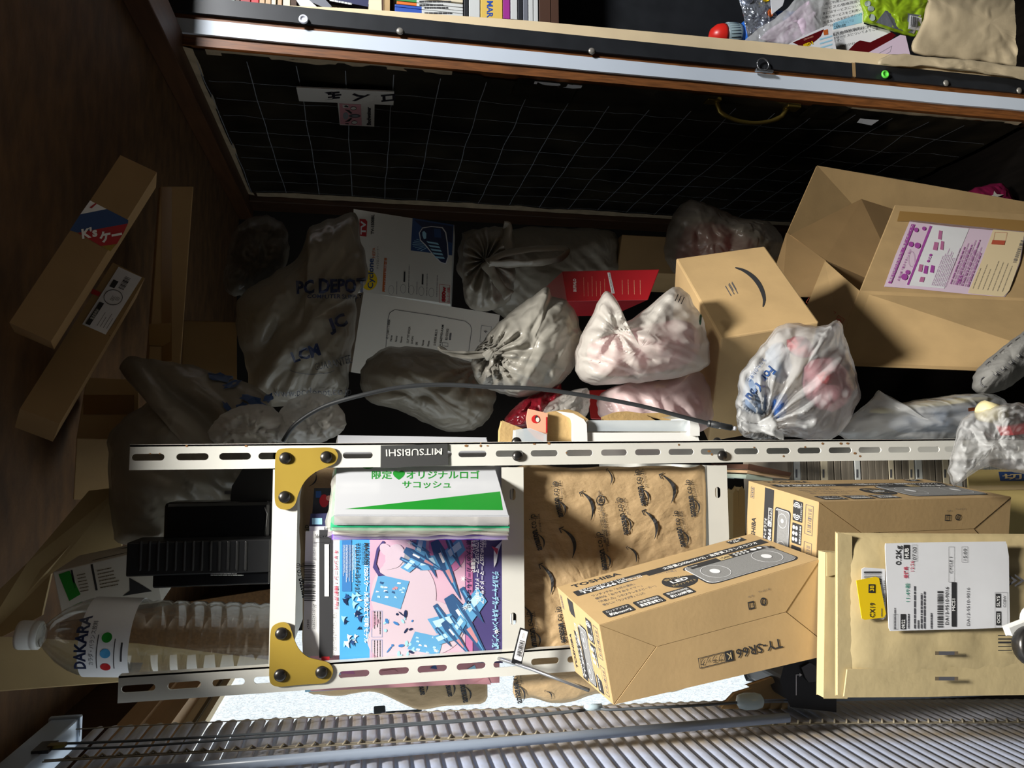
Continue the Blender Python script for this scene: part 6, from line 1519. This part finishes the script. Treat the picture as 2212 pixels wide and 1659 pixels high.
# worn grey sneaker sole
bg = Bag([(2098, 830), (2108, 800), (2150, 762), (2212, 715), (2260, 690), (2270, 760), (2212, 812), (2170, 842), (2130, 852), (2106, 846)], 1.06, 0.09, 28, amp=0.003, freq=10, c=(2190, 780), smooth=4)
def sole(mb, b):
    for i in range(6):
        f = BagFace(b, (2140 + i * 16, 800 - i * 13), (.77, -.64), (-.64, -.77), .004)
        mb.rect(f, 0, -16, 6, 30, 'shoe_grey'); mb.frame(f, -2, -18, 12, 36, 1.0, 'ink_grey')
    for i in range(9):
        q = math.pi * .5 + math.pi * i / 9; mb.rect(BagFace(b, (2125 + 10 * math.cos(q), 826 + 10 * math.sin(q)), (.77, -.64), (-.64, -.77), .003), 0, 0, 4, 1.5, 'ink_grey')
bag_thing('sneaker', 'worn grey shoe with its patterned sole showing at the right edge', 'shoe', bg, 'shoe_grey', None, sole)
# cable along the top of the rack
pts = [(612, 952, 1.02), (640, 915, 1.0), (700, 878, .99), (780, 854, .98), (870, 836, .98), (960, 831, .98), (1060, 836, .975), (1160, 840, .97), (1260, 854, .965), (1380, 876, .955), (1480, 902, .945), (1532, 915, .94)]
t = thing('cable', P(1060, 836, Y=.975), 'black cable arching over the bags above the white rack post', 'cable')
MB().tube(catmull([P(*p[:2], Y=p[2]) for p in pts], 6, False), 0.0028, 'rubber', 10).build('lead', t)
mb = MB().tube([P(1528, 914, Y=.94), P(1580, 924, Y=.935)], 0.0042, 'rubber', 10)
for i in range(5): mb.tube([P(1530 + i * 6, 914.5 + i * 1.2, Y=.94), P(1533 + i * 6, 915 + i * 1.2, Y=.94)], 0.0049, 'black_plastic', 10)
mb.tube([P(1553, 919, Y=.938), P(1558, 920, Y=.938)], 0.0046, 'pin_grey', 10).tube([P(1580, 924, Y=.935), P(1590, 926, Y=.934)], 0.003, 'pin_clear', 8)
mb.build('connector', t)
# white plastic tray with fibreboard liners beside the post
t = thing('plastic_tray', P(1380, 950, Y=1.0), 'white plastic tray with brown board liners lying behind the rack post', 'tray')
zy = lambda u, v: (1060 + u / 4.424, 840 + v / 4.424)
yp = lambda lst, Y: [P(*zy(*p), Y=Y) for p in lst]
MB().slab(yp([(800, 505), (800, 330), (790, 280), (700, 235), (780, 245), (880, 300), (905, 340), (912, 505)], .985), (0, 0.10, 0), 'white_plastic').build('end_wall', t, bevel=0.003)
MB().slab(yp([(912, 440), (1960, 440), (1975, 505), (912, 505)], .99), (0, 0.09, 0), 'white_plastic').build('side_wall', t, bevel=0.003)
MB().slab(yp([(1910, 445), (1910, 300), (1890, 262), (1800, 250), (1900, 275), (1980, 330), (1993, 370), (1993, 445)], .985), (0, 0.10, 0), 'white_plastic').build('end_wall', t, bevel=0.003)
MB().slab(yp([(945, 300), (1905, 300), (1912, 405), (930, 405)], .995), (0, 0.003, 0), 'clear_sheet').build('clear_panel', t)
MB().slab(yp([(930, 300), (1915, 300), (1915, 440), (930, 440)], 1.02), (0, 0.06, 0), 'white_card').build('content', t)
for i, (lst, Y) in enumerate((([(540, 505), (545, 260), (560, 235), (660, 228), (740, 250), (790, 290), (810, 505)], 1.0), ([(650, 220), (740, 208), (830, 235), (920, 300), (938, 400), (918, 480), (905, 340), (790, 250)], 1.03), ([(1090, 275), (1200, 235), (1300, 226), (1480, 250), (1600, 300), (1090, 300)], 1.05), ([(1500, 245), (1640, 240), (1760, 262), (1850, 300), (1600, 300)], 1.05))):
    MB().slab(yp(lst, Y), (0, 0.012, 0), 'mdf').build('board_liner', t, bevel=0.002)
sheet_poly('board_offcut', [zy(*p) for p in ((90, 505), (92, 400), (115, 310), (300, 385), (330, 505))], 1.0, 0.012, 'mdf', 'brown board piece standing alone above the wrapped booklets', 'board')
sheet_poly('picture_card', [zy(*p) for p in ((345, 290), (362, 197), (540, 238), (535, 505), (440, 470), (360, 385))], .99, 0.002, 'salmon', 'salmon picture card with a red capped figure leaning on the tray', 'card', None,
           lambda mb, o: (mb.ell(o.at(zy(430, 290)), 0, 0, 9, 9, 'red_gloss'), mb.ell(o.at(zy(440, 285)), 0, 0, 4, 7, 'ink'), mb.ell(o.at(zy(448, 295)), 0, 0, 4, 5, 'white_card', 2), mb.rect(o.at(zy(528, 420)), 0, 0, 3, 34, 'red_print')))
sheet_poly('clear_case', [zy(*p) for p in ((240, 505), (248, 395), (370, 380), (530, 440), (530, 505))], .975, 0.02, 'clear_sheet', 'small frosted clear case beside the salmon card', 'case')

# ------------------------------------------------------------------ on the door
o = On(V((XD - 0.02, 1.95, 2.0)), (-1, 0, 0), (0, 0), lift=0.0006)
def door_plate(name, pts, th, m, x, label, cat, prints):
    q = On(V((x, 1.95, 2.0)), (-1, 0, 0), (0, 0), lift=0.0006)
    mb = MB().slab([q.pt(a, -b, 0) for a, b in pts], (th, 0, 0), m); prints(mb, q); return mb.build(name, None, label, cat, bevel=0.0004)
zs = lambda u, v: (620 + u / 7.373, 180 + v / 7.373)
def sp(mb, q):
    T = lambda s, u, v, size, fit: mb.text(q.at(zs(u, v), (0.06, 1), (1, -.09)), s, 0, 0, size / 7.373, 'sign_ink', fit=fit / 7.373, bold=.06)
    T('出', 615, 145, 275, 120); T('入', 1075, 160, 275, 128); T('口', 1525, 185, 250, 110)
door_plate('exit_sign', [zs(*p) for p in ((150, 68), (1705, 140), (1692, 348), (195, 284))], 0.003, 'sign_white', XD - 0.024, 'white entrance sign with three black characters stuck on the black door', 'sign', sp)
def bp(mb, q):
    P_ = lambda pts, m, l=1: mb.add([q.pt(zs(*p)[0], -zs(*p)[1], l) for p in pts], [tuple(range(len(pts)))], m)
    P_([(832, 320), (1180, 338), (1190, 672), (848, 655)], 'pink_print')
    mb.text(q.at(zs(1335, 668), (-.01, -1), (-1, -.03)), 'Budweiser', 0, 0, 12.5, 'sign_ink', 2, fit=39, bold=.03)
    for (u, v, a, b) in ((1060, 400, 50, 28), (1075, 625, 48, 30)): mb.ell(q.at(zs(u, v)), 0, 0, a / 7.373, b / 7.373, 'sign_white', 2, 14); mb.ring(q.at(zs(u, v)), 0, 0, a / 7.373, b / 7.373, .7, 'ink', 3, 14)
    mb.ell(q.at(zs(1080, 520)), 0, 0, 95 / 7.373, 30 / 7.373, 'ink_grey', 2, 18); mb.ell(q.at(zs(1085, 520)), 0, 0, 55 / 7.373, 14 / 7.373, 'sheet_line', 3, 14); mb.ell(q.at(zs(935, 520)), 0, 0, 45 / 7.373, 60 / 7.373, 'sheet_line', 2, 14)
    for v, s in ((430, 1), (610, -1)): P_([(915, v - 10 * s), (990, v), (1040, v + 50 * s), (1010, v + 55 * s), (960, v + 15 * s)], 'ink', 3)
    P_([(885, 340), (975, 345), (985, 392), (890, 388)], 'sign_white', 2); P_([(900, 365), (940, 350), (975, 365), (980, 385), (930, 380)], 'ink', 3); P_([(925, 640), (985, 638), (980, 655), (930, 652)], 'ink', 3)
door_plate('door_sticker', [zs(*p) for p in ((808, 310), (1393, 336), (1387, 690), (845, 662))], 0.001, 'sign_white', XD - 0.0225, 'pink and white beer sticker under the entrance sign', 'sticker', bp)
# pins in the black strip
def pin(px, py, m, label, kind):
    c = P(px, py, Y=1.783)
    pr = {'stud': [(0.0088, 0), (0.0088, 0.002), (0.007, 0.0042), (0.003, 0.005), (0.0003, 0.0052)], 'push': [(0.004, 0), (0.004, 0.002), (0.0105, 0.0035), (0.0115, 0.006), (0.0105, 0.009), (0.007, 0.0095), (0.0065, 0.007), (0.0004, 0.007)]}[kind]
    MB().lathe(c, (0, -1, 0), pr, m, 22).build('push_pin', None, label, 'push pin', 'pins in the black door strip')
pin(656, 45, 'pin_clear', 'clear round pin, nearest the ceiling of the pins in the black strip', 'push')
pin(864, 68, 'pin_grey', 'grey flat pin in black strip above the entrance sign', 'stud')
pin(1278, 111, 'pin_grey', 'grey flat pin alone midway along the black strip', 'stud')
pin(1909, 163, 'pin_green', 'bright green push pin in black strip', 'push')
pin(2043, 180, 'pin_grey', 'grey flat pin next after the green one in the black strip', 'stud')
pin(2201, 196, 'pin_grey', 'grey flat pin at the far end of the black strip, past the green one', 'stud')
t = thing('ring_hook', P(1650, 145, Y=1.783), 'steel ring hook screwed to the black strip above the brass handle', 'hook')
rc = P(1647, 141, Y=1.778)
MB().tube([rc + V((0.0165 * math.sin(a), -0.003, 0.0165 * math.cos(a))) for a in [2 * math.pi * i / 24 for i in range(25)]], 0.0021, 'steel', 8).build('ring', t)
MB().bx(rc + V((-0.018, -0.004, -0.03)), rc + V((-0.012, 0.006, 0.02)), 'steel').build('plate', t, bevel=0.001)
# ------------------------------------------------------------------ bright clutter past the door jamb
YK = 1.90
def lying(xa, xb_, yb, m, label, cat='book', group='books lying flat in the bookcase', name='book', text=None, Y=None):
    Y = Y or YK; a, b = P(xa, yb, Y=Y), P(xb_, yb, Y=Y)
    mb = MB().bx((a.x, Y, b.z + 0.0004), (a.x + 0.21, Y + 0.14, a.z - 0.0004), m)
    if text:
        o = On(P(xa, 0, Y=Y), (0, 1, 0), (0, 0), lift=.0006); mb.text(o.at(text[1], *text[2]), text[0], 0, 0, text[3], text[4], fit=text[5], bold=.02)
    return mb.build(name, None, label, cat, group, bevel=0.0012)
for xa, xb_, yb, m, lab in ((397, 458, 12, 'book_white', 'thick white book uppermost in the bookcase'), (459, 496, 13, 'book_grey', 'slate grey book second in the bookcase'), (497, 507, 14, 'book_teal', 'thin pale green book under the slate grey one'), (508, 518, 14, 'book_brown', 'thin dark brown book above the two red books'), (519, 541, 15, 'book_red', 'deep red book, upper of two red ones'),
                             (542, 559, 15, 'book_crimson', 'bright red book, lower of two red ones'), (560, 572, 16, 'book_tan', 'tan book just under the red books'), (573, 585, 16, 'book_tan', 'second tan book under the red books'), (586, 596, 16, 'book_cream', 'cream book between tan books'), (599, 609, 17, 'book_tan', 'tan book beneath the cream one'), (611, 627, 17, 'book_cream', 'wide cream book at the foot of the first stack')):
    lying(xa, xb_, yb, m, lab)
def board_h(xa, xb_): 
    a, b = P(xa, 30, Y=1.90), P(xb_, 30, Y=1.90); return MB().bx((1.115, 1.90, b.z), (1.60, 2.15, a.z), 'wood_dark')
bc = thing('bookcase', (1.35, 2.05, 1.2), 'dark bookcase filled with books beyond the door jamb', 'bookcase')
board_h(628, 640).build('shelf', bc); 
a, b = P(832, 26, Y=1.90), P(842, 26, Y=1.90); MB().bx((1.105, 1.90, b.z), (1.6, 2.15, a.z), 'cardboard').build('shelf', bc)
a, b = P(1191, 50, Y=1.90), P(1206, 50, Y=1.90); MB().bx((1.09, 1.895, b.z), (1.6, 2.15, a.z), 'book_brown').build('shelf', bc)
MB().bx((1.09, 2.15, 0.0), (1.65, 2.17, 2.2), 'wood_dark').build('back_panel', bc)
# slanting booklets
for i, (pts, m, lab) in enumerate((([(640, 0), (652, 16), (668, 22), (690, 20), (660, -6), (640, -20)], 'book_white', 'silver white booklet leaning in the second bookcase bay'), ([(664, 0), (705, 18), (716, 14), (690, -14), (660, -20)], 'book_grey', 'grey booklet leaning behind the silver white one'),
                          ([(700, -4), (795, 14), (796, 0), (706, -18)], 'book_navy', 'navy book with small white lettering lying at a slant'), ([(700, 8), (795, 27), (794, 14), (700, -4)], 'book_teal', 'pale book directly under the navy slanted one'), ([(716, 10), (795, 22), (824, 24), (823, -30), (796, -14), (795, 12)], 'book_cream', 'cream page block at the end of the slanted books'))):
    sheet_poly('book', pts, 1.90 + .022 * i, 0.02, m, lab, 'book', 'slanting books in the bookcase', (lambda mb, o: mb.lines(o.at((712, 2), (.98, .18), (.18, -.98)), 0, 0, 70, 1, 1, 4, 'book_white')) if i == 2 else None)
# standing paperbacks
rows = [(851, 1000, -22, -12, 'book_teal', 'pale green'), (851, 1000, -11, -2, 'book_cream', 'cream'), (857, 1000, 1, 8, 'book_green', 'green ended'), (857, 1000, 9, 15.5, 'book_orange', 'orange ended'), (853, 1000, 16, 21.5, 'book_blue', 'royal blue ended'), (853, 1000, 22, 33, 'book_blue', 'second blue ended')]
for i, (xa, xb_, ya, yb, m, nm) in enumerate(rows):
    Y = YK; p, q = P(xa, yb, Y=Y), P(xb_, ya, Y=Y); xs_ = (P(925, yb, Y=Y).x, P(925, ya, Y=Y).x); p.x, q.x = xs_; c = P(xa, (ya + yb) / 2, Y=Y); d = P(xb_, (ya + yb) / 2, Y=Y)
    split = i in (2, 3, 4, 5); xm = 900 if i < 4 else 911
    mb = MB()
    if split:
        mid = P(xm, yb, Y=Y); mb.bx((p.x, Y, mid.z), (q.x - .0006, Y + .10, p.z), m).bx((p.x, Y, q.z), (q.x - .0006, Y + .10, mid.z), 'book_white')
    else: mb.bx((p.x, Y, q.z), (q.x - .0006, Y + .10, p.z), m)
    o = On(p, (0, 1, 0), (0, 0), lift=.0006); mb.lines(o.at((xm + 6 if split else 920, yb - 3)), 0, 0, 70, 1, 1, 3.2, 'ink', 1, i)
    mb.build('paperback', None, nm + ' paperback spine in the bookcase bay over the yellow book', 'book', 'upright paperbacks in the bookcase', bevel=0.0006)
for xa, xb_, yb, m, lab, tx in ((1002, 1012, 34, 'book_black', 'thin black case over the clear case in the bookcase', None), (1013, 1037, 36, 'book_white', 'whitish plastic case above the yellow book', None), (1038, 1086, 39, 'book_yellow', 'yellow book with large blue capitals on its spine', ('MAR', (1052, 2), DOWN, 18, 'book_blue', 36)),
                             (1087, 1102, 40, 'book_magenta', 'magenta case just under the yellow book', None), (1103, 1118, 41, 'book_white', 'striped white case under the magenta one', None), (1119, 1129, 42, 'book_black', 'black case under the striped one', None), (1130, 1141, 44, 'book_grey', 'grey case over the white lined ones', None), (1142, 1152, 52, 'book_white', 'white lined case, upper of two', None), (1153, 1163, 54, 'book_white', 'white lined case, lower of two', None), (1165, 1190, 55, 'book_brown', 'thick brown rounded case at the foot of the stack', None)):
    lying(xa, xb_, yb, m, lab, 'case' if 'case' in lab else 'book', 'cases and books stacked under the paperbacks', 'case' if 'case' in lab else 'book', tx)
a, b = P(1207, 50, Y=1.93), P(1640, 80, Y=1.93)
MB().bx((1.06, 2.08, b.z - .9), (1.9, 2.11, a.z), 'black_strip').build('black_panel', None, 'large plain black panel standing beyond the door jamb', 'panel')
# blue bottle with red cap
t = thing('detergent_bottle', P(1660, 60, Y=1.92), 'blue bottle with red and grey cap lying among the packets', 'bottle')
ca, cb = P(1531, 78, Y=2.005), P(1690, 78, Y=2.005); ax = cb - ca
u_ = ax.length / 159.0
MB().lathe(ca, ax, [(0.002, 0), (14 * u_, 6 * u_), (21 * u_, 16 * u_), (23 * u_, 26 * u_), (23 * u_, 32 * u_)], 'red_cap', 26).build('cap', t, label='red cap')
mb = MB().lathe(ca, ax, [(22 * u_, 32 * u_), (24 * u_, 34 * u_), (24 * u_, 58 * u_), (22 * u_, 66 * u_)], 'cap_grey', 26)
for i in range(26):
    q = 2 * math.pi * i / 26; n = ax.normalized(); e1 = n.orthogonal().normalized(); e2 = n.cross(e1); d = (e1 * math.cos(q) + e2 * math.sin(q)) * 24.3 * u_
    mb.tube([ca + n * 36 * u_ + d, ca + n * 56 * u_ + d], .7 * u_, 'cap_grey', 4)
mb.build('collar', t)
MB().lathe(ca, ax, [(20 * u_, 66 * u_), (24 * u_, 70 * u_), (34 * u_, 84 * u_), (43 * u_, 110 * u_), (45 * u_, 150 * u_), (45 * u_, 320 * u_), (40 * u_, 330 * u_)], 'blue_cap', 30).build('bottle_body', t)
# packets and papers
bg = Bag([(1598, -20), (1602, 20), (1612, 60), (1622, 92), (1660, 98), (1690, 60), (1672, 20), (1668, -20)], 1.915, 0.018, 51, amp=0.009, freq=26, c=(1640, 40), smooth=2)
mat('silver_film', '#b9bfca', 0.16, metal=0.75, bump=0.8, bscale=40)
bag_thing('film_packet', 'silvery crinkled packet leaning beside the blue bottle', 'packet', bg, 'silver_film', None, lambda mb, b: (mb.ell(BagFace(b, (1656, 0), (1, 0), (0, -1), .004), 0, 0, 8, 5, 'yellow_sticker'), mb.ell(BagFace(b, (1664, 28), (1, 0), (0, -1), .004), 0, 0, 6, 8, 'orange_print')))
sheet_poly('card_packet', [(1664, -20), (1668, 30), (1690, 12), (1700, -20)], 1.882, 0.002, 'paper_white', 'white card corner poking up between silver packet and clear pouch', 'card')
bg = Bag([(1600, 98), (1640, 62), (1700, 18), (1740, -20), (1780, -20), (1775, 40), (1772, 80), (1730, 105), (1650, 102)], 1.872, 0.014, 52, amp=0.003, freq=20, c=(1710, 62), smooth=2)
bag_thing('clear_pouch', 'clear zip pouch with faded picture and orange rim in front of papers', 'pouch', bg, 'bag_film', None, None, inner([(1640, 84), (1700, 40), (1750, 0), (1765, 70), (1720, 96)], 1.873, 0.004, 'lilac_pale', 53))
def letter(mb, o):
    e, ev = (.975, -.22), (-.18, -.985)
    for i in range(9):
        if i in (6,): continue
        mb.text(o.at((1752 + i * 1.0, 10 + i * 9.6 + 8), e, ev), ('サービスのご利用にあたり重要なお知らせ', '下記サービスの価格改定について', 'お客さまにはサービスについてよりご案内', '平素より弊社サービスをご利用いただき', '代金のお支払いのお知らせについて', '価格等・サービスの内容につきましては')[i % 6], 0, 0, 6.5, 'ink_grey', fit=(150, 140, 150, 130, 120, 90)[i % 6])
    mb.add([o.pt(1800, -64), o.pt(1862, -49), o.pt(1862, -27), o.pt(1800, -50)], [(0, 1, 2, 3)], 'blue_pale'); mb.text(o.at((1802, 62), e, ev), '工事費の改定', 0, 0, 6.5, 'ink', 2, fit=26)
    for i in range(3): mb.text(o.at((1800, 78 + 14 * i), e, ev), ('廃止と次回の改定工事費を改定します', 'ます。', 'サービス名は対象となります。')[i], 0, 0, 6, 'ink_grey', fit=(84, 18, 50)[i])
sheet_poly('letter', [(1740, 30), (1742, 22), (1760, -20), (1868, -20), (1866, 52), (1920, 66), (1930, 75), (1850, 110), (1800, 116), (1745, 110)], 1.89, 0.0012, 'paper_print', 'white printed letter with a pale blue heading bar', 'letter', None, letter)
def gb(mb, o):
    P_ = lambda pts, m, l=1: mb.add([o.pt(x, -y, l) for x, y in pts], [tuple(range(len(pts)))], m)
    P_([(1712, 92), (1780, 63), (1773, 78), (1762, 88), (1738, 104), (1728, 102), (1722, 96)], 'maroon')
    mb.text(o.at((1755, 89), (-.94, .34), (.34, .94)), '1GB', 0, 0, 9, 'yellow_sticker', 2, fit=22, bold=.05); mb.text(o.at((1756, 77), (-.94, .34), (.34, .94)), 'MS9-M1GST', 0, 0, 5, 'salmon', 2, fit=22)
    P_([(1778, 66), (1788, 63), (1789, 74), (1780, 76)], 'orange_print', 2)
    for i in range(5): P_([(1770 + i, 84 + i * 9), (1798, 76 + i * 9), (1798, 79 + i * 9), (1770 + i, 87 + i * 9)], 'blue_pale')
    P_([(1742, 116), (1756, 110), (1760, 109), (1758, 114), (1748, 120)], 'ink')
sheet_poly('memory_card_packet', [(1702, 96), (1730, 80), (1786, 55), (1796, 58), (1812, 130), (1720, 128), (1706, 115)], 1.845, 0.006, 'paper_white', 'memory card packet with maroon banner and gold lettering', 'packet', None, gb)
sheet_poly('blister_packet', [(1815, 128), (1850, 92), (1858, 88), (1880, 92), (1925, 70), (1935, 76), (1870, 130)], 1.852, 0.005, 'maroon', 'dark maroon blister packet between memory card and lilac packet', 'packet')
sheet_poly('blister_packet', [(1830, 140), (1880, 112), (1945, 76), (1956, 78), (1966, 120), (1900, 145)], 1.845, 0.004, 'lilac_pale', 'pale lilac clear-fronted packet beside the brown paper bag', 'packet', None,
           lambda mb, o: (mb.frame(o.at((1888, 132), (.87, -.5), (.3, -.95)), 0, 0, 40, 14, .8, 'sheet_line'), mb.ell(o.at((1846, 133)), 0, 0, 4, 4, 'yellow_sticker'), mb.frame(o.at((1862, 136), (.87, -.5), (.3, -.95)), 0, 0, 12, 12, .7, 'sheet_line')))
def gp(mb, b):
    F_ = lambda x, y: BagFace(b, (x, y), (1, .12), (.12, -1), .003)
    mb.poly(F_(1892, 50), [(0, 0), (16, 30), (96, 30), (86, -12), (40, -8)], 'silver_film'); mb.bars(F_(1966, 56), 0, 0, 20, 20, 'ink', 2, 3, 22); mb.rect(F_(1962, 58), 0, -4, 28, 28, 'paper_white', 1)
    for (x, y) in ((1882, 20), (1874, 8), (1885, 40)): mb.ell(F_(x, y), 0, 0, 7, 7, 'book_teal')
bg = Bag([(1865, -20), (1866, 30), (1864, 50), (1892, 56), (1930, 70), (1978, 80), (1990, 60), (2004, 20), (2015, -20)], 1.88, 0.03, 54, amp=0.006, freq=18, c=(1930, 25), smooth=2)
bag_thing('snack_pouch', 'lime green pouch with a clear window and barcode', 'pouch', bg, 'leaf_green', None, gp)
t = thing('paper_bag', P(2100, 120, Y=1.86), 'creased brown paper bag with a folded lower edge', 'paper bag')
bg = Bag([(1966, 108), (1985, 60), (2005, 0), (2015, -40), (2460, -40), (2460, 175), (2212, 148), (2100, 132), (2000, 122)], 1.86, 0.03, 55, amp=0.006, freq=9, c=(2140, 50), smooth=2, power=.4)
mb = MB(); bg.mesh(mb, 'brown_bag'); mb.build('bag_body', t)
bg = Bag([(1898, 140), (1918, 117), (2000, 122), (2100, 130), (2212, 146), (2320, 160), (2320, 190), (2212, 172), (2060, 150), (1960, 142)], 1.768, 0.012, 56, amp=0.003, freq=12, c=(2080, 145), smooth=2)
mb = MB(); bg.mesh(mb, 'brown_bag'); mb.build('folded_edge', t)
